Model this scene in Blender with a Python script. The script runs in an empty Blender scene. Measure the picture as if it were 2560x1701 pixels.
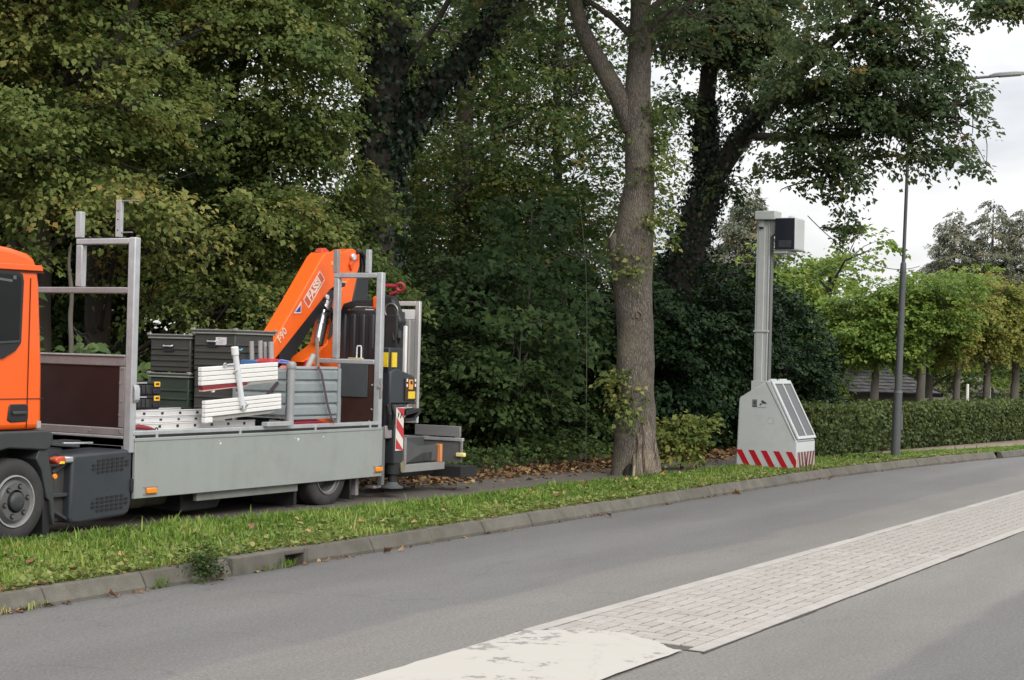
import bpy, math, random
import numpy as np
from mathutils import Vector, Matrix, noise as mnoise

S = bpy.context.scene
COL = S.collection
R = math.radians
random.seed(7)

# ------------------------------------------------------------------ camera
cam_d = bpy.data.cameras.new('camera')
cam = bpy.data.objects.new('camera', cam_d)
COL.objects.link(cam)
S.camera = cam
cam_d.sensor_width = 36.0
cam_d.lens = 57.97
cam_d.clip_end = 2000
TH, PI_, RO = R(28.93), R(0.543), R(1.49)
fwd = Vector((math.cos(TH) * math.cos(PI_), math.sin(TH) * math.cos(PI_), math.sin(PI_)))
r0 = Vector((math.sin(TH), -math.cos(TH), 0))
u0 = r0.cross(fwd)
cr = r0 * math.cos(RO) + u0 * math.sin(RO)
cu = u0 * math.cos(RO) - r0 * math.sin(RO)
M = Matrix((cr, cu, -fwd)).transposed().to_4x4()
M.translation = Vector((0, 0, 1.8))
cam.matrix_world = M

# ------------------------------------------------------------------ world: overcast sky
SUN_EL, SUN_AZ = R(34), R(238)       # azimuth measured from +X towards +Y
W = bpy.data.worlds.new('World')
S.world = W
W.use_nodes = True
nt = W.node_tree
N, L = nt.nodes, nt.links
N.clear()
w_out = N.new('ShaderNodeOutputWorld')
w_bg = N.new('ShaderNodeBackground')
w_bg.inputs['Strength'].default_value = 0.1
sky = N.new('ShaderNodeTexSky')
sky.sky_type = 'NISHITA'
sky.sun_disc = False
sky.sun_elevation = SUN_EL
sky.sun_rotation = R(90) - SUN_AZ
tc = N.new('ShaderNodeTexCoord')
mp = N.new('ShaderNodeMapping')
mp.inputs['Scale'].default_value = (1.0, 1.0, 3.2)
nz = N.new('ShaderNodeTexNoise')
nz.inputs['Scale'].default_value = 3.1
nz.inputs['Detail'].default_value = 7
nz.inputs['Roughness'].default_value = 0.52
nz.inputs['Distortion'].default_value = 0.35
cov = N.new('ShaderNodeMapRange')
cov.inputs['From Min'].default_value = 0.28
cov.inputs['From Max'].default_value = 0.62
cov.inputs['To Min'].default_value = 0.86
cov.inputs['To Max'].default_value = 1.0
sep = N.new('ShaderNodeSeparateXYZ')
grad = N.new('ShaderNodeMapRange')           # overcast luminance: brighter towards the zenith
grad.inputs['From Min'].default_value = 0.0
grad.inputs['From Max'].default_value = 1.0
grad.inputs['To Min'].default_value = 5.5
grad.inputs['To Max'].default_value = 14.5
vary = N.new('ShaderNodeMapRange')
vary.inputs['From Min'].default_value = 0.36
vary.inputs['From Max'].default_value = 0.62
vary.inputs['To Min'].default_value = 0.80
vary.inputs['To Max'].default_value = 1.26
mul = N.new('ShaderNodeMath')
mul.operation = 'MULTIPLY'
ccol = N.new('ShaderNodeMixRGB')
ccol.inputs['Color1'].default_value = (0.84, 0.925, 1.12, 1)
ccol.inputs['Color2'].default_value = (1.0, 1.0, 1.0, 1)
cmul = N.new('ShaderNodeVectorMath')
cmul.operation = 'SCALE'
smix = N.new('ShaderNodeMixRGB')
L.new(tc.outputs['Generated'], mp.inputs['Vector'])
L.new(mp.outputs['Vector'], nz.inputs['Vector'])
L.new(nz.outputs['Fac'], cov.inputs['Value'])
L.new(nz.outputs['Fac'], vary.inputs['Value'])
L.new(tc.outputs['Generated'], sep.inputs['Vector'])
L.new(sep.outputs['Z'], grad.inputs['Value'])
L.new(grad.outputs['Result'], mul.inputs[0])
L.new(vary.outputs['Result'], mul.inputs[1])
L.new(vary.outputs['Result'], ccol.inputs['Fac'])
L.new(ccol.outputs['Color'], cmul.inputs[0])
L.new(mul.outputs['Value'], cmul.inputs['Scale'])
L.new(cov.outputs['Result'], smix.inputs['Fac'])
L.new(sky.outputs['Color'], smix.inputs['Color1'])
L.new(cmul.outputs['Vector'], smix.inputs['Color2'])
L.new(smix.outputs['Color'], w_bg.inputs['Color'])
L.new(w_bg.outputs['Background'], w_out.inputs['Surface'])

# ------------------------------------------------------------------ sun behind cloud
sun_d = bpy.data.lights.new('sun', 'SUN')
sun_d.energy = 1.5
sun_d.angle = R(25)
sun_d.color = (1.0, 0.96, 0.9)
sun = bpy.data.objects.new('sun', sun_d)
COL.objects.link(sun)
sdir = Vector((math.cos(SUN_AZ) * math.cos(SUN_EL), math.sin(SUN_AZ) * math.cos(SUN_EL), math.sin(SUN_EL)))
sun.rotation_euler = (-sdir).to_track_quat('-Z', 'Y').to_euler()
sun.location = (0, -20, 40)

S.view_settings.view_transform = 'Standard'
S.view_settings.look = 'None'
S.view_settings.exposure = 0.62
S.view_settings.gamma = 1.0
S.view_settings.use_curve_mapping = False
S.render.engine = 'CYCLES'
S.cycles.max_bounces = 9
S.cycles.diffuse_bounces = 5
S.cycles.glossy_bounces = 3
S.cycles.transmission_bounces = 6
S.cycles.transparent_max_bounces = 6
S.cycles.use_denoising = True

# ------------------------------------------------------------------ materials
MATS = {}
TONE = 0.86          # one factor on all painted and mineral colours, tuned once against the exposure


def pm(name, col, rough=0.6, metal=0.0, var=0.12, vscale=6.0, bump=0.0, bscale=60.0, spec=0.5, dirt=0.0,
       dirtcol=(0.09, 0.075, 0.055), coat=0.0, stretch=(1, 1, 1), rnd=0.0):
    """procedural surface: base colour with soft mottling, optional grime patches, fine relief"""
    if name in MATS:
        return MATS[name]
    k_ = 1.0 if 'orange' in name else TONE
    col = tuple(x_ * k_ for x_ in col)
    dirtcol = tuple(x_ * k_ for x_ in dirtcol)
    m = bpy.data.materials.new(name)
    m.use_nodes = True
    n, l = m.node_tree.nodes, m.node_tree.links
    b = n['Principled BSDF']
    t = n.new('ShaderNodeTexCoord')
    mpn = n.new('ShaderNodeMapping')
    mpn.inputs['Scale'].default_value = stretch
    geo = n.new('ShaderNodeNewGeometry')
    l.new(geo.outputs['Position'], mpn.inputs['Vector'])
    nx = n.new('ShaderNodeTexNoise')
    nx.inputs['Scale'].default_value = vscale
    nx.inputs['Detail'].default_value = 6
    nx.inputs['Roughness'].default_value = 0.65
    l.new(mpn.outputs['Vector'], nx.inputs['Vector'])
    mr = n.new('ShaderNodeMapRange')
    mr.inputs['From Min'].default_value = 0.25
    mr.inputs['From Max'].default_value = 0.75
    mr.inputs['To Min'].default_value = 1 - var
    mr.inputs['To Max'].default_value = 1 + var
    l.new(nx.outputs['Fac'], mr.inputs['Value'])
    sc = n.new('ShaderNodeVectorMath')
    sc.operation = 'SCALE'
    sc.inputs[0].default_value = col
    if rnd:
        oi = n.new('ShaderNodeObjectInfo')
        rr = n.new('ShaderNodeMapRange')
        rr.inputs['To Min'].default_value = 1 - rnd
        rr.inputs['To Max'].default_value = 1 + rnd
        l.new(oi.outputs['Random'], rr.inputs['Value'])
        mm = n.new('ShaderNodeMath')
        mm.operation = 'MULTIPLY'
        l.new(mr.outputs['Result'], mm.inputs[0])
        l.new(rr.outputs['Result'], mm.inputs[1])
        l.new(mm.outputs['Value'], sc.inputs['Scale'])
    else:
        l.new(mr.outputs['Result'], sc.inputs['Scale'])
    last = sc.outputs['Vector']
    if dirt > 0:
        n2 = n.new('ShaderNodeTexNoise')
        n2.inputs['Scale'].default_value = 3.3
        n2.inputs['Detail'].default_value = 8
        n2.inputs['Roughness'].default_value = 0.7
        l.new(geo.outputs['Position'], n2.inputs['Vector'])
        m2 = n.new('ShaderNodeMapRange')
        m2.inputs['From Min'].default_value = 0.48
        m2.inputs['From Max'].default_value = 0.72
        m2.inputs['To Min'].default_value = 0
        m2.inputs['To Max'].default_value = dirt
        l.new(n2.outputs['Fac'], m2.inputs['Value'])
        mx = n.new('ShaderNodeMixRGB')
        mx.inputs['Color2'].default_value = (*dirtcol, 1)
        l.new(m2.outputs['Result'], mx.inputs['Fac'])
        l.new(last, mx.inputs['Color1'])
        last = mx.outputs['Color']
    l.new(last, b.inputs['Base Color'])
    b.inputs['Roughness'].default_value = rough
    b.inputs['Metallic'].default_value = metal
    b.inputs['Specular IOR Level'].default_value = spec
    b.inputs['Coat Weight'].default_value = coat
    if bump > 0:
        n3 = n.new('ShaderNodeTexNoise')
        n3.inputs['Scale'].default_value = bscale
        n3.inputs['Detail'].default_value = 5
        l.new(mpn.outputs['Vector'], n3.inputs['Vector'])
        bp = n.new('ShaderNodeBump')
        bp.inputs['Strength'].default_value = bump
        bp.inputs['Distance'].default_value = 0.01
        l.new(n3.outputs['Fac'], bp.inputs['Height'])
        l.new(bp.outputs['Normal'], b.inputs['Normal'])
    MATS[name] = m
    return m


def leafmat(name, stops, trans=0.3, rough=0.5, spec=0.35):
    """leaf: colour from the per-leaf 'tint' attribute, part of the light passes through"""
    if name in MATS:
        return MATS[name]
    m = bpy.data.materials.new(name)
    m.use_nodes = True
    n, l = m.node_tree.nodes, m.node_tree.links
    b = n['Principled BSDF']
    out = n['Material Output']
    a = n.new('ShaderNodeAttribute')
    a.attribute_name = 'tint'
    rp = n.new('ShaderNodeValToRGB')
    el = rp.color_ramp.elements
    while len(el) < len(stops):
        el.new(0.5)
    for e, (p, c) in zip(el, stops):
        e.position = p
        k_ = 1.02 if name.split('_')[0] in ('grass', 'clover') or 'dry' in name else 1.12
        e.color = (c[0] * k_, c[1] * k_, c[2] * k_, 1)
    l.new(a.outputs['Fac'], rp.inputs['Fac'])
    l.new(rp.outputs['Color'], b.inputs['Base Color'])
    b.inputs['Roughness'].default_value = rough
    b.inputs['Specular IOR Level'].default_value = spec
    tr = n.new('ShaderNodeBsdfTranslucent')
    l.new(rp.outputs['Color'], tr.inputs['Color'])
    mx = n.new('ShaderNodeMixShader')
    mx.inputs['Fac'].default_value = trans
    l.new(b.outputs['BSDF'], mx.inputs[1])
    l.new(tr.outputs['BSDF'], mx.inputs[2])
    l.new(mx.outputs['Shader'], out.inputs['Surface'])
    MATS[name] = m
    return m


# ------------------------------------------------------------------ mesh builder
class MB:
    def __init__(s):
        s.v, s.f, s.m = [], [], []

    def add(s, vs, fs, m=0):
        o = len(s.v)
        s.v += [tuple(p) for p in vs]
        for f in fs:
            s.f.append([i + o for i in f])
            s.m.append(m)
        return s

    def hull8(s, c, m=0):
        return s.add(c, [(0, 3, 2, 1), (4, 5, 6, 7), (0, 1, 5, 4), (1, 2, 6, 5), (2, 3, 7, 6), (3, 0, 4, 7)], m)

    def box(s, a, b, m=0):
        x0, y0, z0 = a
        x1, y1, z1 = b
        return s.hull8([(x0, y0, z0), (x1, y0, z0), (x1, y1, z0), (x0, y1, z0),
                        (x0, y0, z1), (x1, y0, z1), (x1, y1, z1), (x0, y1, z1)], m)

    def bar(s, p, q, w, h, up=(0, 0, 1), m=0):
        p, q, up = Vector(p), Vector(q), Vector(up)
        d = (q - p).normalized()
        sd = d.cross(up)
        if sd.length < 1e-4:
            sd = d.cross(Vector((1, 0, 0)))
        sd.normalize()
        u = sd.cross(d)
        a, b = sd * w / 2, u * h / 2
        return s.hull8([p - a - b, p + a - b, q + a - b, q - a - b, p - a + b, p + a + b, q + a + b, q - a + b], m)

    def tube(s, pts, rad, n=10, caps=True, m=0):
        P = [Vector(p) for p in pts]
        if not hasattr(rad, '__len__'):
            rad = [rad] * len(P)
        vs, fs = [], []
        ref = None
        for i, p in enumerate(P):
            d = (P[min(i + 1, len(P) - 1)] - P[max(i - 1, 0)]).normalized()
            if ref is None:
                ref = d.orthogonal().normalized()
            a = (ref - d * ref.dot(d))
            a = a.normalized() if a.length > 1e-5 else d.orthogonal().normalized()
            ref = a
            b = d.cross(a)
            for k in range(n):
                t = 2 * math.pi * k / n
                vs.append(p + (a * math.cos(t) + b * math.sin(t)) * rad[i])
        for i in range(len(P) - 1):
            for k in range(n):
                k2 = (k + 1) % n
                fs.append((i * n + k, i * n + k2, (i + 1) * n + k2, (i + 1) * n + k))
        if caps:
            fs.append(tuple(range(n - 1, -1, -1)))
            fs.append(tuple((len(P) - 1) * n + k for k in range(n)))
        return s.add(vs, fs, m)

    def cyl(s, p, q, r, r1=None, n=16, m=0):
        return s.tube([p, q], [r, r if r1 is None else r1], n, True, m)

    def prism(s, poly, axis, a, b, m=0):
        """polygon in the two other axes, swept along axis from a to b"""
        n = len(poly)

        def pt(u, v, w):
            return {'x': (w, u, v), 'y': (u, w, v), 'z': (u, v, w)}[axis]
        vs = [pt(u, v, a) for u, v in poly] + [pt(u, v, b) for u, v in poly]
        fs = [tuple(range(n)), tuple(range(2 * n - 1, n - 1, -1))]
        fs += [(i, i + n, (i + 1) % n + n, (i + 1) % n) for i in range(n)]
        return s.add(vs, fs, m)

    def lathe(s, c, axis, prof, n=32, m=0):
        """prof: (radius, distance along axis)"""
        c, ax = Vector(c), Vector(axis).normalized()
        a = ax.orthogonal().normalized()
        b = ax.cross(a)
        vs, fs = [], []
        for r, h in prof:
            for k in range(n):
                t = 2 * math.pi * k / n
                vs.append(c + ax * h + (a * math.cos(t) + b * math.sin(t)) * r)
        for i in range(len(prof) - 1):
            for k in range(n):
                k2 = (k + 1) % n
                fs.append((i * n + k, i * n + k2, (i + 1) * n + k2, (i + 1) * n + k))
        return s.add(vs, fs, m)

    def torus(s, c, axis, R_, r_, n=24, k=8, a0=0.0, a1=2 * math.pi, m=0):
        c, ax = Vector(c), Vector(axis).normalized()
        a = ax.orthogonal().normalized()
        b = ax.cross(a)
        pts = [c + (a * math.cos(a0 + (a1 - a0) * i / n) + b * math.sin(a0 + (a1 - a0) * i / n)) * R_ for i in range(n + 1)]
        return s.tube(pts, r_, k, abs(a1 - a0) < 6.2, m)

    def build(s, name, mats, parent=None, smooth=30, bevel=0.0, seg=2, origin=None):
        V = np.array(s.v, float)
        if origin is None:
            lo, hi = V.min(0), V.max(0)
            o = (lo + hi) / 2
            if parent is None:
                o[2] = lo[2]
        else:
            o = np.array(origin, float)
        me = bpy.data.meshes.new(name)
        me.from_pydata([tuple(p) for p in (V - o)], [], s.f)
        if not isinstance(mats, (list, tuple)):
            mats = [mats]
        for mt in mats:
            me.materials.append(mt)
        if len(mats) > 1:
            me.polygons.foreach_set('material_index', s.m)
        if smooth:
            me.polygons.foreach_set('use_smooth', [True] * len(me.polygons))
            me.set_sharp_from_angle(angle=R(smooth))
        me.update()
        ob = bpy.data.objects.new(name, me)
        COL.objects.link(ob)
        ob.location = o
        if parent is not None:
            ob.parent = parent
            ob.location = Vector(o) - wloc(parent)
        if bevel:
            bv = ob.modifiers.new('bevel', 'BEVEL')
            bv.width = bevel
            bv.segments = seg
            bv.limit_method = 'ANGLE'
            bv.angle_limit = R(40)
        return ob


def wloc(o):
    p = Vector((0, 0, 0))
    while o is not None:
        p += Vector(o.location)
        o = o.parent
    return p


def thing(name, label, cat, loc, group=None):
    o = bpy.data.objects.new(name, None)
    COL.objects.link(o)
    o.empty_display_size = 0.1
    o.location = loc
    return tag(o, label, cat, group)


def tag(o, label, cat, group=None, kind=None):
    o['label'] = label
    o['category'] = cat
    if group:
        o['group'] = group
    if kind:
        o['kind'] = kind
    return o


def struct(o):
    o['kind'] = 'structure'
    return o


def copy_tree(o, parent=None):
    c = o.copy()
    COL.objects.link(c)
    if parent is not None:
        c.parent = parent
    for ch in list(o.children):
        copy_tree(ch, c)
    return c


def text_mb(mb, body, size, origin, ax, ay, m=0, bold=0.0):
    """lettering as thin solid glyphs laid on the plane of ax, ay"""
    cd = bpy.data.curves.new('t', 'FONT')
    cd.body = body
    cd.size = size
    cd.align_x = 'CENTER'
    cd.align_y = 'CENTER'
    cd.extrude = 0.0015
    cd.offset = bold
    cd.resolution_u = 3
    ob = bpy.data.objects.new('t', cd)
    COL.objects.link(ob)
    bpy.context.view_layer.update()
    me = bpy.data.meshes.new_from_object(ob.evaluated_get(bpy.context.evaluated_depsgraph_get()))
    bpy.data.objects.remove(ob)
    bpy.data.curves.remove(cd)
    ax, ay, o = Vector(ax).normalized(), Vector(ay).normalized(), Vector(origin)
    az = ax.cross(ay)
    mb.add([o + ax * v.co.x + ay * v.co.y + az * v.co.z for v in me.vertices], [tuple(p.vertices) for p in me.polygons], m)
    bpy.data.meshes.remove(me)


# ------------------------------------------------------------------ leaves (numpy)
def nrm(a):
    return a / np.maximum(np.linalg.norm(a, axis=-1, keepdims=True), 1e-9)


class Leaves:
    """collects leaves as folded four-cornered blades with a tint each"""

    def __init__(s, wid=.40):
        s.V, s.T, s.wid = [], [], wid

    def put(s, P, D, Nn, size, tint):
        wid = s.wid
        D = nrm(D)
        Sd = nrm(np.cross(D, Nn))
        Nn = np.cross(Sd, D)
        z = size[:, None]
        v = np.stack([P, P + D * z * .45 + Sd * z * wid + Nn * z * .10, P + D * z - Nn * z * .16,
                      P + D * z * .45 - Sd * z * wid + Nn * z * .10], 1)
        s.V.append(v.reshape(-1, 3))
        s.T.append(tint)

    def sprays(s, C, O, per, size, L_, W_, droop, tint, rng, jit=0.45, spread=0.12):
        n = len(C)
        O = nrm(O)
        up = np.array([0, 0, 1.0])
        Lt = nrm(np.cross(O, up) + 1e-6)
        t = rng.random((n, per))
        w = (rng.random((n, per)) - .5) * W_ * (1.15 - .6 * t)
        ln = L_ * (.7 + .6 * rng.random((n, 1)))
        P = C[:, None] + O[:, None] * (ln * (t - .25))[..., None] + Lt[:, None] * w[..., None]
        P[..., 2] -= droop * ln * t * t
        P += rng.normal(0, .035, P.shape)
        sg = np.sign(w)[..., None]
        D = O[:, None] * .7 + Lt[:, None] * sg * .7 - up * (.15 + droop * t[..., None] * .9) + rng.normal(0, .35, P.shape)
        Nv = up + rng.normal(0, jit, P.shape) + O[:, None] * .3
        sz = size * (.55 + .95 * rng.random((n, per)) ** 1.5)
        tt = np.clip(tint[:, None] + rng.normal(0, spread, (n, per)), 0, 1)
        s.put(P.reshape(-1, 3), D.reshape(-1, 3), Nv.reshape(-1, 3), sz.reshape(-1), tt.reshape(-1))

    def build(s, name, mat, parent=None, origin=None, extra=None):
        V = np.concatenate(s.V)
        T = np.concatenate(s.T)
        nq = len(V) // 4
        if origin is None:
            origin = (V.min(0) + V.max(0)) / 2
            if parent is None:
                origin[2] = V[:, 2].min()
        o = np.array(origin, float)
        me = bpy.data.meshes.new(name)
        me.vertices.add(len(V))
        me.vertices.foreach_set('co', (V - o).astype(np.float32).ravel())
        me.loops.add(nq * 4)
        me.loops.foreach_set('vertex_index', np.arange(nq * 4, dtype=np.int32))
        me.polygons.add(nq)
        me.polygons.foreach_set('loop_start', np.arange(0, nq * 4, 4, dtype=np.int32))
        me.polygons.foreach_set('loop_total', np.full(nq, 4, dtype=np.int32))
        at = me.attributes.new('tint', 'FLOAT', 'FACE')
        at.data.foreach_set('value', T.astype(np.float32))
        me.materials.append(mat)
        me.update()
        me.validate()
        ob = bpy.data.objects.new(name, me)
        COL.objects.link(ob)
        ob.location = o
        if parent is not None:
            ob.parent = parent
            ob.location = Vector(o) - wloc(parent)
        return ob


def lobes_sample(lobes, n, rng, clump=0.9, thr=-0.12, shell=0.4):
    """points inside a set of ellipsoids, thinned by a 3-D noise so clumps and gaps appear"""
    w = np.array([l[6] if len(l) > 6 else l[3] * l[4] * l[5] for l in lobes], float)
    w /= w.sum()
    C, O = [], []
    got = 0
    off = rng.random(3) * 50
    while got < n:
        k = rng.choice(len(lobes), size=n, p=w)
        A = np.array([l[:6] for l in lobes])[k]
        u = nrm(rng.normal(size=(n, 3)))
        rr = shell + (1 - shell) * np.sqrt(rng.random((n, 1)))
        P = A[:, :3] + u * rr * A[:, 3:6]
        keep = np.array([mnoise.noise(Vector((p + off) * clump * np.array([1, 1, 1.7]))) > thr for p in P])
        keep &= P[:, 2] > 0.15
        P, u = P[keep], u[keep]
        C.append(P)
        O.append(u * np.array([1, 1, .25]) + rng.normal(0, .25, u.shape))
        got += len(P)
    return np.concatenate(C)[:n], np.concatenate(O)[:n]


def wobble_tube(mb, pts, radii, n=20, sub=6, amp=0.06, fs=2.5, seed=0, m=0, vs=1.0):
    """a trunk: smooth path, ring radius pushed in and out by noise"""
    P = [Vector(p) for p in pts]
    path, rad = [], []
    for i in range(len(P) - 1):
        a, b = P[i], P[i + 1]
        pa, nb = P[max(i - 1, 0)], P[min(i + 2, len(P) - 1)]
        for k in range(sub):
            t = k / sub
            path.append(0.5 * ((2 * a) + (b - pa) * t + (2 * pa - 5 * a + 4 * b - nb) * t * t + (3 * a - pa - 3 * b + nb) * t ** 3))
            rad.append(radii[i] * (1 - t) + radii[i + 1] * t)
    path.append(P[-1])
    rad.append(radii[-1])
    start = len(mb.v)
    mb.tube(path, rad, n, True, m)
    cnt = len(path)
    for i in range(cnt):
        for k in range(n):
            idx = start + i * n + k
            p = Vector(mb.v[idx])
            d = p - path[i]
            q = Vector((p.x * fs + seed, p.y * fs, p.z * fs * vs))
            mb.v[idx] = tuple(path[i] + d * (1 + amp * (mnoise.noise(q) * 1.3 + .5 * mnoise.noise(q * 2.7))))
    return path, rad

# ================================================================== SETTING
def asphalt(name, base, band=True):
    m = bpy.data.materials.new(name)
    m.use_nodes = True
    n, l = m.node_tree.nodes, m.node_tree.links
    b = n['Principled BSDF']
    geo = n.new('ShaderNodeNewGeometry')
    sp = n.new('ShaderNodeSeparateXYZ')
    l.new(geo.outputs['Position'], sp.inputs['Vector'])
    mpn = n.new('ShaderNodeMapping')
    mpn.inputs['Scale'].default_value = (0.22, 1.0, 1.0)
    l.new(geo.outputs['Position'], mpn.inputs['Vector'])
    big = n.new('ShaderNodeTexNoise')
    big.inputs['Scale'].default_value = 1.1
    big.inputs['Detail'].default_value = 6
    big.inputs['Roughness'].default_value = 0.6
    l.new(mpn.outputs['Vector'], big.inputs['Vector'])
    fine = n.new('ShaderNodeTexNoise')
    fine.inputs['Scale'].default_value = 48
    fine.inputs['Detail'].default_value = 4
    fine.inputs['Roughness'].default_value = 0.8
    l.new(geo.outputs['Position'], fine.inputs['Vector'])
    stone = n.new('ShaderNodeTexVoronoi')
    stone.inputs['Scale'].default_value = 55
    l.new(geo.outputs['Position'], stone.inputs['Vector'])
    # lengthwise wear bands: tyre tracks, smoother pale strips beside the paving
    wob = n.new('ShaderNodeMath')
    wob.operation = 'MULTIPLY_ADD'
    wob.inputs[1].default_value = 0.36
    wob.inputs[2].default_value = -0.18
    lowf = n.new('ShaderNodeTexNoise')
    lowf.inputs['Scale'].default_value = 0.55
    lowf.inputs['Detail'].default_value = 2.5
    l.new(geo.outputs['Position'], lowf.inputs['Vector'])
    l.new(lowf.outputs['Fac'], wob.inputs[0])
    yy = n.new('ShaderNodeMath')
    yy.operation = 'ADD'
    l.new(sp.outputs['Y'], yy.inputs[0])
    l.new(wob.outputs['Value'], yy.inputs[1])
    yr = n.new('ShaderNodeMapRange')
    yr.inputs['From Min'].default_value = 0.0
    yr.inputs['From Max'].default_value = 10.0
    l.new(yy.outputs['Value'], yr.inputs['Value'])
    rp = n.new('ShaderNodeValToRGB')
    el = rp.color_ramp.elements
    stops = [(0.0, 1.06), (0.13, 1.08), (0.138, 0.86), (0.272, 0.86), (0.280, 1.12), (0.37, 1.17), (0.5, 1.14), (0.594, 1.12),
             (0.602, 0.95), (0.66, 0.90), (0.70, 0.99), (0.745, 0.90), (0.80, 0.86), (0.83, 0.72)] if band else [(0.0, 1.0), (1.0, 1.0)]
    while len(el) < len(stops):
        el.new(0.5)
    for e, (p, c) in zip(el, stops):
        e.position = p
        e.color = (c / 2, c / 2, c / 2, 1)
    l.new(yr.outputs['Result'], rp.inputs['Fac'])
    bw = n.new('ShaderNodeMath')
    bw.operation = 'MULTIPLY'
    bw.inputs[1].default_value = 2.0
    l.new(rp.outputs['Color'], bw.inputs[0])
    v1 = n.new('ShaderNodeMapRange')
    v1.inputs['From Min'].default_value = 0.3
    v1.inputs['From Max'].default_value = 0.7
    v1.inputs['To Min'].default_value = 0.88
    v1.inputs['To Max'].default_value = 1.14
    l.new(big.outputs['Fac'], v1.inputs['Value'])
    v2 = n.new('ShaderNodeMapRange')
    v2.inputs['From Min'].default_value = 0.3
    v2.inputs['From Max'].default_value = 0.7
    v2.inputs['To Min'].default_value = 0.66
    v2.inputs['To Max'].default_value = 1.32
    l.new(fine.outputs['Fac'], v2.inputs['Value'])
    m1 = n.new('ShaderNodeMath')
    m1.operation = 'MULTIPLY'
    l.new(bw.outputs['Value'], m1.inputs[0])
    l.new(v1.outputs['Result'], m1.inputs[1])
    m2 = n.new('ShaderNodeMath')
    m2.operation = 'MULTIPLY'
    l.new(m1.outputs['Value'], m2.inputs[0])
    l.new(v2.outputs['Result'], m2.inputs[1])
    v3 = n.new('ShaderNodeMapRange')
    v3.inputs['From Min'].default_value = 0.0
    v3.inputs['From Max'].default_value = 0.6
    v3.inputs['To Min'].default_value = 1.12
    v3.inputs['To Max'].default_value = 0.86
    l.new(stone.outputs['Distance'], v3.inputs['Value'])
    m3 = n.new('ShaderNodeMath')
    m3.operation = 'MULTIPLY'
    l.new(m2.outputs['Value'], m3.inputs[0])
    l.new(v3.outputs['Result'], m3.inputs[1])
    hue = n.new('ShaderNodeTexNoise')
    hue.inputs['Scale'].default_value = 0.9
    hue.inputs['Detail'].default_value = 3
    l.new(geo.outputs['Position'], hue.inputs['Vector'])
    hm = n.new('ShaderNodeMixRGB')
    hm.inputs['Color1'].default_value = (base[0] * 1.03, base[1] * 0.985, base[2] * 0.98, 1)
    hm.inputs['Color2'].default_value = (base[0] * 0.98, base[1] * 1.0, base[2] * 1.03, 1)
    l.new(hue.outputs['Fac'], hm.inputs['Fac'])
    wm = n.new('ShaderNodeMapRange')            # the pale worn bands are also warmer
    wm.inputs['From Min'].default_value = 0.98
    wm.inputs['From Max'].default_value = 1.15
    l.new(bw.outputs['Value'], wm.inputs['Value'])
    hw = n.new('ShaderNodeMixRGB')
    hw.blend_type = 'MULTIPLY'
    hw.inputs['Color2'].default_value = (1.02, 0.985, 0.94, 1)
    l.new(wm.outputs['Result'], hw.inputs['Fac'])
    l.new(hm.outputs['Color'], hw.inputs['Color1'])
    # cracks
    ck = n.new('ShaderNodeTexVoronoi')
    ck.feature = 'DISTANCE_TO_EDGE'
    ck.inputs['Scale'].default_value = 0.34
    wv = n.new('ShaderNodeTexNoise')
    wv.inputs['Scale'].default_value = 2.4
    wv.inputs['Detail'].default_value = 6
    l.new(geo.outputs['Position'], wv.inputs['Vector'])
    wa = n.new('ShaderNodeVectorMath')
    wa.operation = 'MULTIPLY_ADD'
    wa.inputs[1].default_value = (0.9, 0.9, 0)
    l.new(wv.outputs['Color'], wa.inputs[0])
    l.new(geo.outputs['Position'], wa.inputs[2])
    l.new(wa.outputs['Vector'], ck.inputs['Vector'])
    cm = n.new('ShaderNodeMapRange')
    cm.inputs['From Min'].default_value = 0.0
    cm.inputs['From Max'].default_value = 0.006
    cm.inputs['To Min'].default_value = 0.86
    cm.inputs['To Max'].default_value = 1.0
    l.new(ck.outputs['Distance'], cm.inputs['Value'])
    m4 = n.new('ShaderNodeMath')
    m4.operation = 'MULTIPLY'
    l.new(m3.outputs['Value'], m4.inputs[0])
    l.new(cm.outputs['Result'], m4.inputs[1])
    sc = n.new('ShaderNodeVectorMath')
    sc.operation = 'SCALE'
    l.new(hw.outputs['Color'], sc.inputs[0])
    l.new(m4.outputs['Value'], sc.inputs['Scale'])
    l.new(sc.outputs['Vector'], b.inputs['Base Color'])
    b.inputs['Roughness'].default_value = 0.78
    b.inputs['Specular IOR Level'].default_value = 0.35
    bp = n.new('ShaderNodeBump')
    bp.inputs['Strength'].default_value = 0.55
    bp.inputs['Distance'].default_value = 0.006
    l.new(stone.outputs['Distance'], bp.inputs['Height'])
    l.new(bp.outputs['Normal'], b.inputs['Normal'])
    return m


def sheet(name, poly, z, mat, parent=None):
    mb = MB()
    mb.add([(x, y, z) for x, y in poly], [tuple(range(len(poly)))])
    o = mb.build(name, mat, parent, smooth=0)
    return struct(o) if parent is None else o


KERB = [(-30, 8.23), (24.9, 8.2), (28.6, 7.95), (32.3, 7.55), (36.5, 6.9), (41, 5.9), (60, 0.5)]     # foot of the kerb


def kerb_y(x):
    for (x0, y0), (x1, y1) in zip(KERB, KERB[1:]):
        if x <= x1:
            return y0 + (y1 - y0) * (x - x0) / (x1 - x0)
    return KERB[-1][1]


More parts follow.
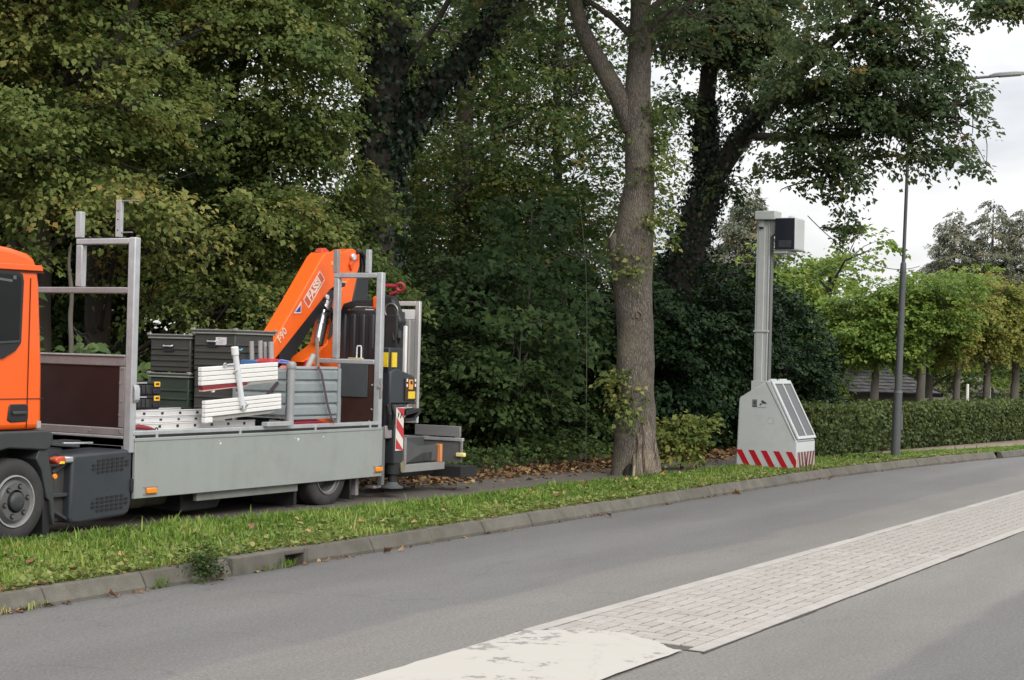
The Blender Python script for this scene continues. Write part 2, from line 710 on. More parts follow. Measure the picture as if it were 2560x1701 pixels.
soil = pm('soil', (0.075, 0.052, 0.034), 0.95, var=0.45, vscale=3, bump=0.8, bscale=25)
sheet('ground', [(-250, -250), (500, -250), (500, 500), (-250, 500)], -0.02, pm('earth', (0.07, 0.075, 0.035), 0.95, var=0.4, vscale=0.6))
road = sheet('road', [(-60, -9)] + [(100, -9)] + [(100, 0.5), (60, 0.56)] + [(x, y + .03) for x, y in KERB[::-1][1:]] + [(-60, 8.26)], 0.0,
             asphalt('asphalt', (0.150, 0.1475, 0.1425)))
sheet('grass_verge', [(-30, 8.355)] + [(x, y + .125) for x, y in KERB[1:]] + [(60, 1.2), (41, 6.25), (33, 8.3), (28, 9.35), (23.5, 9.7), (19, 9.9), (15, 9.8), (12, 10.33), (-30, 10.35)], 0.118, soil)
sheet('footpath', [(-30, 10.3), (12, 10.28), (15, 9.75), (19, 9.85), (23.5, 9.65), (28, 9.3), (33, 8.25), (41, 6.2), (60, 1.15), (60, 3.9), (41, 8.9), (33, 10.3), (28, 10.9), (18, 11.35), (14, 13.4), (-30, 13.6)],
      0.104, asphalt('path_asphalt', (0.115, 0.10, 0.088), False))

sheet('gravel_path', [(28.5, 9.25), (33, 8.27), (41, 6.25), (60, 1.25), (62, 4.5), (48, 8.2), (41.5, 8.7), (33, 9.7), (28.8, 10.1)], 0.1075, pm('sandy_gravel', (0.24, 0.185, 0.14), 0.95, var=0.35, vscale=2.5, bump=0.8, bscale=60, dirt=0.5, dirtcol=(0.12, 0.085, 0.06)))

# forest floor: bumpy sheet
mb = MB()
gx = np.linspace(-20, 130, 76)
gy = np.concatenate([np.linspace(11.0, 16, 14), np.linspace(17.5, 120, 22)])
vs = []
for j, y in enumerate(gy):
    for i, x in enumerate(gx):
        yb = y
        if x > 26:
            yb = y - min(1, (y - 11) / -200 + 1) * min(4, max(0, (x - 26) * .12)) * (1 if y < 16 else .3)
        z = 0.108 + (0.12 * (mnoise.noise(Vector((x * .4, y * .4, 0))) + .5) if j > 1 else -0.012) + (0.02 * max(0, y - 14) if y < 40 else .5)
        vs.append((x, yb, max(z, 0.09)))
nx_ = len(gx)
mb.add(vs, [(j * nx_ + i, j * nx_ + i + 1, (j + 1) * nx_ + i + 1, (j + 1) * nx_ + i) for j in range(len(gy) - 1) for i in range(nx_ - 1)])
struct(mb.build('forest_floor', pm('forest_soil', (0.045, 0.034, 0.02), 0.95, var=0.5, vscale=2.2, bump=0.8, bscale=18), smooth=180))

# ---- kerb: every stone its own piece
conc = pm('kerb_concrete', (0.125, 0.115, 0.095), 0.9, var=0.3, vscale=4, bump=0.8, bscale=110, dirt=0.75, dirtcol=(0.065, 0.062, 0.038), rnd=0.12)
blackhole = pm('gully_dark', (0.012, 0.011, 0.01), 0.9)
kerb = sheet('kerb', [(-30, 8.245)] + [(x, y + .015) for x, y in KERB[1:]] + [(x, y + .125) for x, y in KERB[::-1][:-1]] + [(-30, 8.355)], 0.004, soil)
PROF = [(0.0, -0.01), (0.0, 0.03), (0.055, 0.125), (0.075, 0.135), (0.135, 0.135), (0.135, -0.01)]
x = 4.38
stones = 0
while x < 46:
    ln = 1.0 if not (10.9 < x < 11.0) else 0.62
    drain = abs(x - 11.06) < 0.45 and ln == 1.0 and False
    x1 = x + ln - 0.007
    mb = MB()
    yA, yB = kerb_y(x), kerb_y(x1)
    dz = random.uniform(-.006, .006)
    dy = random.uniform(-.006, .006)
    n = len(PROF)
    mb.add([(x, yA + u + dy, v + dz) for u, v in PROF] + [(x1, yB + u + dy, v + dz) for u, v in PROF],
           [tuple(range(n - 1, -1, -1)), tuple(range(n, 2 * n))] + [(i, (i + 1) % n, (i + 1) % n + n, i + n) for i in range(n)])
    if 10.3 < x < 10.5 or False:
        pass
    mb.build('kerb_stone', conc, kerb, smooth=0, bevel=0.010)
    if abs(x - 9.38) < .2 and stones < 99:
        # gully inlet: a stone standing slightly proud with a dark mouth near its far end
        x += ln
        ln = 1.02
        x1 = x + ln - .012
        mb = MB()
        zt = 0.142
        mb.box((x, 8.20, -0.01), (x1 - .33, 8.40, zt))
        mb.box((x1 - .06, 8.20, -0.01), (x1, 8.40, zt))
        mb.box((x1 - .33, 8.20, 0.098), (x1 - .06, 8.40, zt))
        mb.build('gully_stone', conc, kerb, smooth=0, bevel=0.012)
        MB().box((x1 - .33, 8.30, -0.008), (x1 - .06, 8.395, 0.096)).build('gully_mouth', blackhole, kerb, smooth=0)
    x += ln
    if 33.2 < x < 34.2:
        x += .35            # one stone has sunk out of line: an open gap
    stones += 1

# ---- paved median
paver_m = pm('pale_paver', (0.375, 0.35, 0.322), 0.85, var=0.10, vscale=3, bump=0.4, bscale=120, dirt=0.3, dirtcol=(0.23, 0.21, 0.18), rnd=0.07)
joint_m = pm('joint_sand', (0.085, 0.077, 0.066), 0.95, var=0.3, vscale=20)
median = sheet('median_strip', [(9.5, 3.84), (46, 3.84), (46, 5.12), (9.5, 5.12)], 0.004, joint_m)
U = 0.106


def brick_mb(w, d):
    mb = MB()
    c, h = 0.004, 0.010
    a, b = w / 2, d / 2
    mb.add([(-a, -b, 0), (a, -b, 0), (a, b, 0), (-a, b, 0), (-a, -b, h - c), (a, -b, h - c), (a, b, h - c), (-a, b, h - c),
            (-a + c, -b + c, h), (a - c, -b + c, h), (a - c, b - c, h), (-a + c, b - c, h)],
           [(0, 1, 5, 4), (1, 2, 6, 5), (2, 3, 7, 6), (3, 0, 4, 7), (4, 5, 9, 8), (5, 6, 10, 9), (6, 7, 11, 10), (7, 4, 8, 11), (8, 9, 10, 11)])
    return mb


G = 0.018
bm_x = brick_mb(2 * U - G, U - G)
bm_y = brick_mb(U - G, 2 * U - G)
b_half = brick_mb(U - G, U - G)
cells = []
NI, NJ = 330, 10
for i in range(NI):
    for j in range(NJ):
        d = (i - j) % 4
        if d == 0:
            cells.append((i + 1, j + .5, 'x') if i + 1 < NI else (i + .5, j + .5, 'h'))
        elif d == 3:
            cells.append((i + .5, j + 1, 'y') if j + 1 < NJ else (i + .5, j + .5, 'h'))
        elif d == 2 and j == 0:
            cells.append((i + .5, j + .5, 'h'))
        elif d == 1 and i == 0:
            cells.append((i + .5, j + .5, 'h'))
X0, Y0 = 9.62, 3.84 + 0.11
cells.sort(key=lambda c: c[0])
protos = {}
rest = MB()
made = 0
for (ci, cj, k) in cells:
    px, py = X0 + ci * U, Y0 + cj * U
    if px < 9.62 + 0.5 * max(0, (py - 4.6)) * 0:
        continue
    src = {'x': bm_x, 'y': bm_y, 'h': b_half}[k]
    dz = random.uniform(-.0015, .0015)
    if made < 300:
        if k not in protos:
            ob = src.build('paver', paver_m, median, smooth=0, origin=(0, 0, 0))
            protos[k] = ob.data
        else:
            ob = bpy.data.objects.new('paver', protos[k])
            COL.objects.link(ob)
            ob.parent = median
        ob.location = Vector((px, py, 0.003 + dz)) - wloc(median)
        ob.rotation_euler = (random.gauss(0, .006), random.gauss(0, .006), random.gauss(0, .006))
        made += 1
    else:
        rest.add([(v[0] + px, v[1] + py, v[2] + .003 + dz) for v in src.v], src.f)
o = rest.build('pavers_beyond', paver_m, median, smooth=0)
o['kind'] = 'stuff'
edge_m = pm('edge_band', (0.405, 0.38, 0.352), 0.85, var=0.12, vscale=5, bump=0.4, bscale=90, dirt=0.4, dirtcol=(0.25, 0.225, 0.19), rnd=0.05)
for y0, y1 in ((3.842, 3.945), (5.015, 5.118)):
    xx = 9.5
    while xx < 46:
        j0, j1 = random.uniform(-.008, .008), random.uniform(-.008, .008)
        MB().hull8([(xx, y0 + j0, .0045), (min(xx + .994, 46), y0 + j1, .0045), (min(xx + .994, 46), y1 + j1 * .3, .0045), (xx, y1 + j0 * .3, .0045), (xx, y0 + j0, .0135), (min(xx + .994, 46), y0 + j1, .0135), (min(xx + .994, 46), y1 + j1 * .3, .0135), (xx, y1 + j0 * .3, .0135)]).build('edge_stone', edge_m, median, smooth=0, bevel=0.003)
        xx += 1.0

# ---- worn white paint in front of the paving
m = bpy.data.materials.new('road_paint')
m.use_nodes = True
n, l = m.node_tree.nodes, m.node_tree.links
b = n['Principled BSDF']
geo = n.new('ShaderNodeNewGeometry')
nw = n.new('ShaderNodeTexNoise')
nw.inputs['Scale'].default_value = 9.0
nw.inputs['Detail'].default_value = 9
nw.inputs['Roughness'].default_value = 0.72
nw.inputs['Distortion'].default_value = 0.1
l.new(geo.outputs['Position'], nw.inputs['Vector'])
cr_ = n.new('ShaderNodeTexVoronoi')
cr_.feature = 'DISTANCE_TO_EDGE'
cr_.inputs['Scale'].default_value = 1.2
wa = n.new('ShaderNodeVectorMath')
wa.operation = 'MULTIPLY_ADD'
wa.inputs[1].default_value = (0.5, 0.5, 0)
l.new(nw.outputs['Color'], wa.inputs[0])
l.new(geo.outputs['Position'], wa.inputs[2])
l.new(wa.outputs['Vector'], cr_.inputs['Vector'])
th = n.new('ShaderNodeMapRange')
th.inputs['From Min'].default_value = 0.54
th.inputs['From Max'].default_value = 0.55
l.new(nw.outputs['Fac'], th.inputs['Value'])
tk = n.new('ShaderNodeMapRange')
tk.inputs['From Min'].default_value = 0.004
tk.inputs['From Max'].default_value = 0.014
tk.inputs['To Min'].default_value = 0.35
tk.inputs['To Max'].default_value = 0.0
l.new(cr_.outputs['Distance'], tk.inputs['Value'])
gate = n.new('ShaderNodeMapRange')
gate.inputs['From Min'].default_value = 0.44
gate.inputs['From Max'].default_value = 0.52
l.new(nw.outputs['Fac'], gate.inputs['Value'])
gm = n.new('ShaderNodeMath')
gm.operation = 'MULTIPLY'
l.new(tk.outputs['Result'], gm.inputs[0])
l.new(gate.outputs['Result'], gm.inputs[1])
area = n.new('ShaderNodeTexNoise')
area.inputs['Scale'].default_value = 1.5
area.inputs['Detail'].default_value = 3
l.new(geo.outputs['Position'], area.inputs['Vector'])
am = n.new('ShaderNodeMapRange')
am.inputs['From Min'].default_value = 0.535
am.inputs['From Max'].default_value = 0.56
l.new(area.outputs['Fac'], am.inputs['Value'])
thg = n.new('ShaderNodeMath')
thg.operation = 'MULTIPLY'
l.new(th.outputs['Result'], thg.inputs[0])
l.new(am.outputs['Result'], thg.inputs[1])
mxm = n.new('ShaderNodeMath')
mxm.operation = 'MAXIMUM'
l.new(thg.outputs['Value'], mxm.inputs[0])
l.new(gm.outputs['Value'], mxm.inputs[1])
soft = n.new('ShaderNodeMixRGB')
soft.inputs['Color1'].default_value = (0.40, 0.38, 0.35, 1)
soft.inputs['Color2'].default_value = (0.385, 0.362, 0.325, 1)
n4 = n.new('ShaderNodeTexNoise')
n4.inputs['Scale'].default_value = 6
n4.inputs['Detail'].default_value = 6
l.new(geo.outputs['Position'], n4.inputs['Vector'])
l.new(n4.outputs['Fac'], soft.inputs['Fac'])
fin = n.new('ShaderNodeMixRGB')
fin.inputs['Color2'].default_value = (0.21, 0.20, 0.185, 1)
l.new(mxm.outputs['Value'], fin.inputs['Fac'])
l.new(soft.outputs['Color'], fin.inputs['Color1'])
l.new(fin.outputs['Color'], b.inputs['Base Color'])
b.inputs['Roughness'].default_value = 0.75
MATS['road_paint'] = m
pl = []
for t_ in np.linspace(0, 1, 40):
    w_ = mnoise.noise(Vector((t_ * 7, 3, 1))) * .05 + mnoise.noise(Vector((t_ * 31, 5, 1))) * .02
    pl.append((9.44 + .42 * math.sin(math.pi * min(1, t_ * 1.05)) * (1 - .35 * t_) + w_, 5.10 - 1.14 * t_))
near = [(9.40 - i * .18, 3.965 + mnoise.noise(Vector((i * .7, 9, 2))) * .03) for i in range(0, 30)]
far = [(near[-1][0] + i * .18, 5.0 + .006 * i * .5 + mnoise.noise(Vector((i * .7, 2, 7))) * .025) for i in range(0, 29)]
sheet('road_marking', pl + near + far, 0.0148, m)
# tar seam and dirt along the paving
tar = pm('tar_seam', (0.045, 0.042, 0.038), 0.9, var=0.5, vscale=9, bump=0.5, bscale=60)
for (yb, sg, w0, seed_) in ((5.119, 1, .022, 1), (3.839, -1, .012, 2)):
    up_, lo_ = [], []
    for i in range(0, 260):
        xx = 9.45 + i * .14
        w_ = max(.003, w0 * (.75 + 1.7 * mnoise.noise(Vector((xx * 1.1, seed_, 0))) + .9 * mnoise.noise(Vector((xx * 5, seed_, 4)))))
        up_.append((xx, yb + sg * w_))
        lo_.append((xx, yb - sg * .004))
    mbs = MB()
    nn = len(up_)
    mbs.add([(x_, y_, .0042) for x_, y_ in lo_] + [(x_, y_, .0042) for x_, y_ in up_], [(i, i + 1, nn + i + 1, nn + i) if sg > 0 else (i, nn + i, nn + i + 1, i + 1) for i in range(nn - 1)])
    struct(mbs.build('tar_seam', tar, smooth=0))
# ================================================================== TRUCK
orange = pm('orange_paint', (0.80, 0.105, 0.005), 0.34, var=0.05, vscale=3, coat=0.3, spec=0.45, dirt=0.12, dirtcol=(0.45, 0.09, 0.02))
orange2 = pm('crane_orange', (0.78, 0.115, 0.008), 0.45, var=0.08, vscale=6, dirt=0.22, dirtcol=(0.30, 0.06, 0.02))
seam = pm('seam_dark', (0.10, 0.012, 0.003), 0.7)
dplast = pm('dark_plastic', (0.036, 0.04, 0.043), 0.55, var=0.12, vscale=8, dirt=0.18, dirtcol=(0.10, 0.095, 0.085))
dplast2 = pm('dark_plastic_bluish', (0.030, 0.036, 0.044), 0.5, var=0.15, vscale=5, dirt=0.12, dirtcol=(0.09, 0.09, 0.09))
black = pm('black_plastic', (0.012, 0.012, 0.014), 0.5, var=0.2)
blackm = pm('chassis_black', (0.011, 0.011, 0.012), 0.7, var=0.4, dirt=0.3, dirtcol=(0.04, 0.035, 0.03))
rubber = pm('tyre_rubber', (0.028, 0.027, 0.027), 0.8, var=0.2, vscale=12, dirt=0.45, dirtcol=(0.085, 0.075, 0.065))
galv = pm('galvanised_steel', (0.46, 0.475, 0.49), 0.5, metal=0.35, var=0.16, vscale=9, bump=0.1, bscale=40, dirt=0.35, dirtcol=(0.27, 0.25, 0.25))
galv_d = pm('weathered_steel', (0.30, 0.275, 0.275), 0.6, metal=0.25, var=0.16, vscale=7, dirt=0.4, dirtcol=(0.17, 0.15, 0.14))
flankm = pm('grey_flank_paint', (0.30, 0.325, 0.31), 0.45, var=0.05, vscale=2.2, dirt=0.35, dirtcol=(0.205, 0.205, 0.18), bump=.05, bscale=2, stretch=(2.5, 1, .35))
alu = pm('aluminium', (0.62, 0.61, 0.60), 0.42, metal=0.45, var=0.07, vscale=6, dirt=0.2, dirtcol=(0.4, 0.37, 0.34))
alu_w = pm('ladder_aluminium', (0.72, 0.71, 0.71), 0.45, metal=0.25, var=0.06, vscale=8)
maroon = pm('maroon_plywood', (0.024, 0.008, 0.008), 0.5, var=0.25, vscale=4, dirt=0.25, dirtcol=(0.06, 0.045, 0.04))
maroon2 = pm('brown_plywood', (0.040, 0.014, 0.010), 0.5, var=0.3, vscale=5, dirt=0.2, dirtcol=(0.07, 0.05, 0.04))
rim_m = pm('wheel_steel', (0.13, 0.13, 0.13), 0.5, metal=0.3, var=0.15, vscale=10, dirt=0.3)
rim_l = pm('rim_bright', (0.48, 0.48, 0.49), 0.4, metal=0.4, var=0.1, dirt=0.25)
amber = pm('amber_lens', (0.88, 0.28, 0.012), 0.22, var=0.08, vscale=40, coat=0.6)
yellowl = pm('yellow_lens', (0.9, 0.68, 0.04), 0.25, var=0.1)
redl = pm('red_lens', (0.55, 0.09, 0.04), 0.25)
whitep = pm('white_paint', (0.80, 0.79, 0.77), 0.5, var=0.04, vscale=7, dirt=0.12, dirtcol=(0.5, 0.47, 0.42))
redp = pm('red_plastic', (0.50, 0.022, 0.03), 0.45, var=0.1, dirt=0.1)
redd = pm('dark_red', (0.22, 0.018, 0.022), 0.6, var=0.15)
yel = pm('yellow_label', (0.80, 0.56, 0.02), 0.5, var=0.1, vscale=30)
glass = pm('cab_glass', (0.008, 0.009, 0.010), 0.06, var=0.1, spec=0.22)
chrome = pm('bright_steel', (0.75, 0.75, 0.76), 0.22, metal=0.8, var=0.08)
interior = pm('cab_interior', (0.03, 0.03, 0.032), 0.8, var=0.4, vscale=9)
print_w = pm('decal_white', (0.80, 0.62, 0.52), 0.5)
print_b = pm('decal_blue', (0.03, 0.05, 0.30), 0.45)
print_r = pm('decal_red', (0.55, 0.03, 0.03), 0.5)

YS = 10.50       # near side of the truck
ZG = 0.10
truck = thing('truck', 'orange cab truck with grey dropside bed, frames and crane, parked behind the verge', 'truck', (13.2, 11.6, ZG))


def P(mb, name, mat, parent=None, **k):
    return mb.build(name, mat, parent or truck, **k)


# ---- cab
cab_prof = [(10.62, 1.05), (10.605, 1.6), (10.55, 2.30), (10.525, 2.44), (10.48, 2.53), (10.40, 2.575), (10.20, 2.61), (9.9, 2.635), (9.45, 2.62), (9.25, 2.56), (9.12, 2.42),
            (8.93, 1.75), (8.85, 1.45), (8.83, 0.50), (9.62, 0.50), (9.70, 0.85), (9.86, 1.00), (10.02, 1.05)]
cab = P(MB().prism(cab_prof, 'y', YS + .02, 12.68), 'cab', orange, bevel=0.05, seg=3, smooth=40)
# roof gutter fold, door seams
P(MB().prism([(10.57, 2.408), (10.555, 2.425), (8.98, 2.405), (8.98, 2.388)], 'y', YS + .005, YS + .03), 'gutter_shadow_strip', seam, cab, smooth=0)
P(MB().prism([(10.545, 2.425), (10.53, 2.475), (9.0, 2.455), (9.0, 2.405)], 'y', YS - .012, YS + .03), 'roof_gutter', orange, cab, bevel=0.006)
sm = MB().box((10.422, YS + .012, 1.07), (10.428, YS + .025, 2.36)).box((8.9, YS + .012, 1.318), (10.605, YS + .025, 1.324))
P(sm, 'door_seam', seam, cab, smooth=0)
# window: black surround, glass set in, sill trim
win = [(9.05, 1.62), (10.12, 1.665), (10.26, 1.735), (10.318, 1.80), (10.33, 2.33), (10.315, 2.385), (10.27, 2.405), (9.25, 2.42)]
wf = P(MB().prism(win, 'y', YS - .004, YS + .04), 'window_surround', black, cab, bevel=0.004)
gl = [(9.1, 1.75), (10.285, 1.825), (10.298, 2.32), (10.285, 2.362), (10.25, 2.378), (9.3, 2.39)]
P(MB().prism(gl, 'y', YS - .0075, YS + .02), 'window', glass, cab, smooth=0)
P(MB().bar((9.1, YS - .010, 1.735), (10.29, YS - .010, 1.812), .012, .02), 'window_sill_trim', dplast, cab, bevel=0.004)
mb = MB().box((10.20, YS - .010, 2.34), (10.235, YS - .0085, 2.372)).bar((9.9, YS - .0095, 2.345), (10.19, YS - .0095, 2.325), .002, .02)
P(mb, 'window_sticker', pm('sticker_grey', (0.10, 0.11, 0.11), 0.6), cab, smooth=0)
# the door handle in its recess
hd = P(MB().prism([(10.215, 1.255), (10.235, 1.275), (10.40, 1.275), (10.432, 1.26), (10.435, 1.15), (10.41, 1.125), (10.24, 1.12), (10.20, 1.14)], 'y', YS + .008, YS + .03), 'door_handle', black, cab, bevel=0.006)
P(MB().box((10.245, YS - .012, 1.185), (10.405, YS + .012, 1.215)), 'handle_grip', dplast, cab, bevel=0.008)
P(MB().box((10.545, YS + .012, 1.065), (10.59, YS + .03, 1.125)), 'reflector_sticker', pm('sticker_silver', (0.45, 0.40, 0.36), 0.5), cab, bevel=0.002)
P(MB().box((8.80, YS + .25, 1.5), (8.86, 12.4, 2.3)), 'windscreen', glass, cab, bevel=0.02)
P(MB().box((8.74, YS + .1, .42), (8.9, 12.6, .8)), 'front_bumper', dplast, cab, bevel=0.03)
# ---- mudguard
arch = []
for t in np.linspace(100, 8, 12):
    arch.append((10.30 + .56 * math.cos(R(t)), .46 + .56 * math.sin(R(t))))
outer = [(9.75, .60), (9.8, .86), (9.98, 1.02), (10.12, 1.045), (10.64, 1.045), (10.71, 1.02), (10.715, .93), (10.66, .875)]
P(MB().prism([(9.70, .55)] + outer[1:] + [(10.62, .87), (10.2, .90), (9.95, .86), (9.82, .70)], 'y', YS - .02, YS + .42), 'mudguard', dplast, bevel=0.015)
P(MB().prism([(10.66, .88), (10.74, .62), (10.76, .45), (10.775, .30), (10.765, .20), (10.73, .30), (10.71, .42), (10.67, .45), (10.645, .55), (10.60, .70), (10.53, .80), (10.57, .88)], 'y', YS + .0, YS + .36),
  'mudguard_flap', dplast, bevel=0.008)
P(MB().box((10.66, YS + .03, .12), (10.745, YS + .34, .44)), 'mud_flap', black, bevel=0.006)
P(MB().prism([(9.8, .45), (9.86, .84), (10.0, .92), (10.55, .90), (10.68, .7), (10.7, .3), (10.55, .3)], 'y', YS + .33, YS + .9), 'wheel_housing', blackm, smooth=0)


def wheel(name, cx, cz, r, parent, front=True, yy=YS):
    w = .22
    ty = MB().lathe((cx, yy, cz), (0, 1, 0), [(r * .60, .012), (r * .66, .0), (r * .80, -.004), (r * .93, .006), (r * .985, .03), (r, .05), (r, .085), (r * .985, .088), (r * .985, .094), (r, .098), (r, .13),
                                             (r * .985, .132), (r * .985, .138), (r, .142), (r, w - .03), (r * .96, w), (r * .6, w)], 48)
    t = ty.build(name, rubber, parent, smooth=50)
    rr = r * .62
    if front:
        rm = MB().lathe((cx, yy, cz), (0, 1, 0), [(rr, .014), (rr * .985, -.006), (rr * .94, -.006), (rr * .92, .03), (rr * .84, .05), (rr * .80, .055)], 40)
        rm.build('rim', rim_l, t, smooth=40)
        hb = MB().lathe((cx, yy, cz), (0, 1, 0), [(rr * .86, .06), (rr * .80, .012), (rr * .72, -.012), (rr * .44, -.012), (rr * .42, .02), (rr * .41, .05), (0.0, .05)], 40)
        hb.build('wheel_disc', rim_m, t, smooth=40)
        hub = MB().lathe((cx, yy, cz), (0, 1, 0), [(rr * .36, .05), (rr * .36, -.03), (rr * .30, -.045), (rr * .16, -.05), (0.0, -.05)], 24)
        hub.build('hub', dplast, t, smooth=40)
        for k in range(6):
            a = 2 * math.pi * (k + .2) / 6
            p = Vector((cx + rr * .585 * math.cos(a), yy, cz + rr * .585 * math.sin(a)))
            MB().cyl(p + Vector((0, -.014, 0)), p + Vector((0, .0, 0)), rr * .115, n=12).build('bolt_pocket', black, t, smooth=30)
            MB().cyl(p + Vector((0, -.028, 0)), p + Vector((0, -.012, 0)), rr * .06, n=6).build('wheel_bolt', rim_m, t, smooth=0)
    else:
        rm = MB().lathe((cx, yy, cz), (0, 1, 0), [(rr, .012), (rr * 1.0, -.008), (rr * .95, -.008), (rr * .93, .02), (rr * .86, .03), (rr * .85, .10), (rr * .80, .12), (rr * .78, .16)], 40)
        rm.build('rim', pm('rear_rim_steel', (0.20, 0.20, 0.195), 0.5, metal=0.3, var=0.15, dirt=0.4), t, smooth=40)
        ds = MB().lathe((cx, yy, cz), (0, 1, 0), [(rr * .80, .155), (rr * .45, .17), (rr * .42, .09), (rr * .3, .08), (0, .08)], 32)
        ds.build('wheel_disc', rim_m, t, smooth=40)
    return t


wheel('front_wheel', 10.30, .445, .365, truck)
wheel('rear_wheel', 14.95, .445, .365, truck, front=False, yy=YS + .03)
for nm, cx, yy in (('front_wheel', 10.30, 12.46), ('rear_wheel', 14.95, 12.40), ('rear_wheel', 14.95, 10.78), ('rear_wheel', 14.95, 12.12)):
    t = MB().lathe((cx, yy, .445), (0, 1, 0), [(.05, 0), (.22, 0), (.345, .006), (.365, .04), (.365, .18), (.345, .215), (.22, .22), (.05, .2)], 32).build(nm, rubber, truck, smooth=50)
P(MB().box((15.40, YS + .05, .14), (15.43, YS + .62, .55)), 'mud_flap', black, bevel=0.004)
P(MB().box((14.42, YS + .10, .13), (14.47, YS + .66, .60)), 'mud_flap', black, bevel=0.004)
# suspension strut above the front wheel
P(MB().tube([(10.16, YS + .24, .90), (10.19, YS + .22, .80)], .028, 10).tube([(10.19, YS + .22, .80), (10.22, YS + .21, .72)], .02, 10), 'shock_absorber', alu)
# ---- lamps on the mudguard
P(MB().cyl((10.76, YS - .012, .635), (10.76, YS + .01, .635), .024, n=20), 'side_marker', amber, bevel=0.004)
lm = P(MB().prism([(10.735, .775), (10.75, .80), (10.80, .812), (10.86, .805), (10.87, .765), (10.83, .735), (10.77, .74)], 'y', YS - .03, YS + .06), 'indicator_lamp', redl, bevel=0.012)
P(MB().prism([(10.78, .745), (10.80, .768), (10.85, .762), (10.845, .742)], 'y', YS - .034, YS - .02), 'lens', yellowl, lm, bevel=0.004)
P(MB().box((10.86, YS - .01, .745), (10.985, YS + .06, .805)), 'chrome_step', chrome, bevel=0.015)
# ---- side box with vents
sb = P(MB().prism([(10.98, .80), (11.02, .815), (11.70, .835), (11.765, .80), (11.765, .34), (11.74, .25), (11.68, .225), (11.10, .195), (11.0, .20), (10.965, .24)], 'y', YS + .01, YS + .5), 'side_box', dplast2, bevel=0.03, seg=3)
for (zc, rows, slope) in ((.70, ((.055, 6), (.02, 8), (-.015, 8), (-.05, 6)), .05), (.355, ((.055, 6), (.02, 8), (-.018, 8), (-.055, 6)), .035)):
    for dz, cnt in rows:
        for k in range(cnt):
            xx = 11.47 + (k - (cnt - 1) / 2) * .062
            zz = zc + dz + slope * (xx - 11.47)
            MB().prism([(xx - .022, zz - .010), (xx + .012, zz - .012), (xx + .024, zz), (xx + .018, zz + .011), (xx - .014, zz + .010)], 'y', YS + .002, YS + .02).build('vent_hole', black, sb, smooth=0)
mb = MB().bar((10.79, YS + .06, .66), (10.97, YS + .06, .75), .03, .03).bar((10.77, YS + .06, .46), (10.97, YS + .06, .46), .03, .035).bar((10.78, YS + .06, .34), (10.98, YS + .06, .24), .03, .03)
P(mb, 'side_box_bracket', dplast, bevel=0.006)
P(MB().box((10.76, YS + .10, .22), (10.99, YS + .5, .72)), 'battery_panel', pm('dull_panel', (0.05, 0.047, 0.045), 0.7, var=0.2), bevel=0.01)
# ---- chassis and tanks under the bed
ch = MB().box((9.3, 11.05, .48), (17.3, 11.16, .72)).box((9.3, 12.0, .48), (17.3, 12.11, .72)).box((10.2, 10.75, .38), (10.42, 12.4, .50)).box((14.88, 10.75, .38), (15.04, 12.4, .52))
ch.box((15.5, 11.1, .40), (16.2, 12.1, .7))
P(ch, 'chassis', blackm, smooth=0)
P(MB().cyl((11.95, 10.95, .32), (12.36, 10.95, .32), .10, n=20).cyl((12.42, 11.0, .32), (12.76, 11.0, .32), .10, n=20), 'air_tanks', pm('olive_tank', (0.085, 0.085, 0.06), 0.5, var=0.2, dirt=0.3), bevel=0.02)
P(MB().box((12.72, 10.72, .17), (13.15, 11.3, .46)).prism([(13.15, .46), (13.55, .46), (13.32, .17), (13.15, .17)], 'y', 10.75, 11.2), 'fuel_tank', blackm, bevel=0.02)
P(MB().box((12.75, YS + .05, .285), (14.42, YS + .10, .368)), 'sill_beam', pm('sill_grey', (0.20, 0.205, 0.19), 0.5, var=0.1, dirt=0.3), bevel=0.006)
# ---- bed
bed = P(MB().box((11.72, YS + .06, .86), (15.95, 12.62, .955)), 'bed_floor', galv_d, bevel=0.005)
P(MB().box((11.72, YS + .11, .70), (15.95, 12.55, .86)), 'bed_subframe', blackm, bed, smooth=0)
fl = P(MB().box((11.775, YS - .012, .372), (15.925, YS + .022, .925)), 'dropside', flankm, bevel=0.006)
P(MB().box((11.765, YS - .018, .905), (15.935, YS + .03, .938)), 'dropside_lip', flankm, fl, bevel=0.006)
P(MB().box((15.905, YS - .018, .372), (15.94, YS + .03, .904)), 'dropside_end', flankm, fl, bevel=0.004)
P(MB().box((11.80, YS + .0, .939), (15.93, YS + .05, .962)), 'bed_gap_dark', black, smooth=0)  # black strip standing in for the dark open gap under the side rail
rail = P(MB().box((11.75, YS - .006, .963), (15.93, YS + .085, 1.003)), 'side_rail', galv, bevel=0.006)
for xx in (12.06, 13.32, 14.62, 15.68):
    MB().box((xx, YS - .014, .93), (xx + .03, YS + .02, .985)).build('hinge', galv, rail, smooth=0, bevel=0.004)
far_side = P(MB().box((11.75, 12.60, .40), (15.93, 12.635, .97)), 'dropside', flankm, bevel=0.004)
for xx, zz, r_ in ((13.02, .845, .016), (13.0, .872, .007), (14.32, .845, .02), (14.27, .86, .008), (14.78, .86, .012)):
    MB().lathe((xx, YS - .0125, zz), (0, -1, 0), [(r_, 0), (r_ * .6, .004), (0, .006)], 14).build('scuff_dimple', pm('scuff', (0.60, 0.62, 0.60), 0.35), fl, smooth=60)
for xx, zz in ((11.93, .44), (15.80, .455)):
    mk = P(MB().box((xx, YS - .042, zz - .027), (xx + .135, YS - .012, zz + .027)), 'side_marker', amber, bevel=0.008)
    MB().box((xx - .03, YS - .018, zz + .028), (xx + .165, YS - .0125, zz + .04)).box((xx - .03, YS - .018, zz - .04), (xx + .165, YS - .0125, zz - .028)).build('lamp_bracket', galv_d, mk, smooth=0)
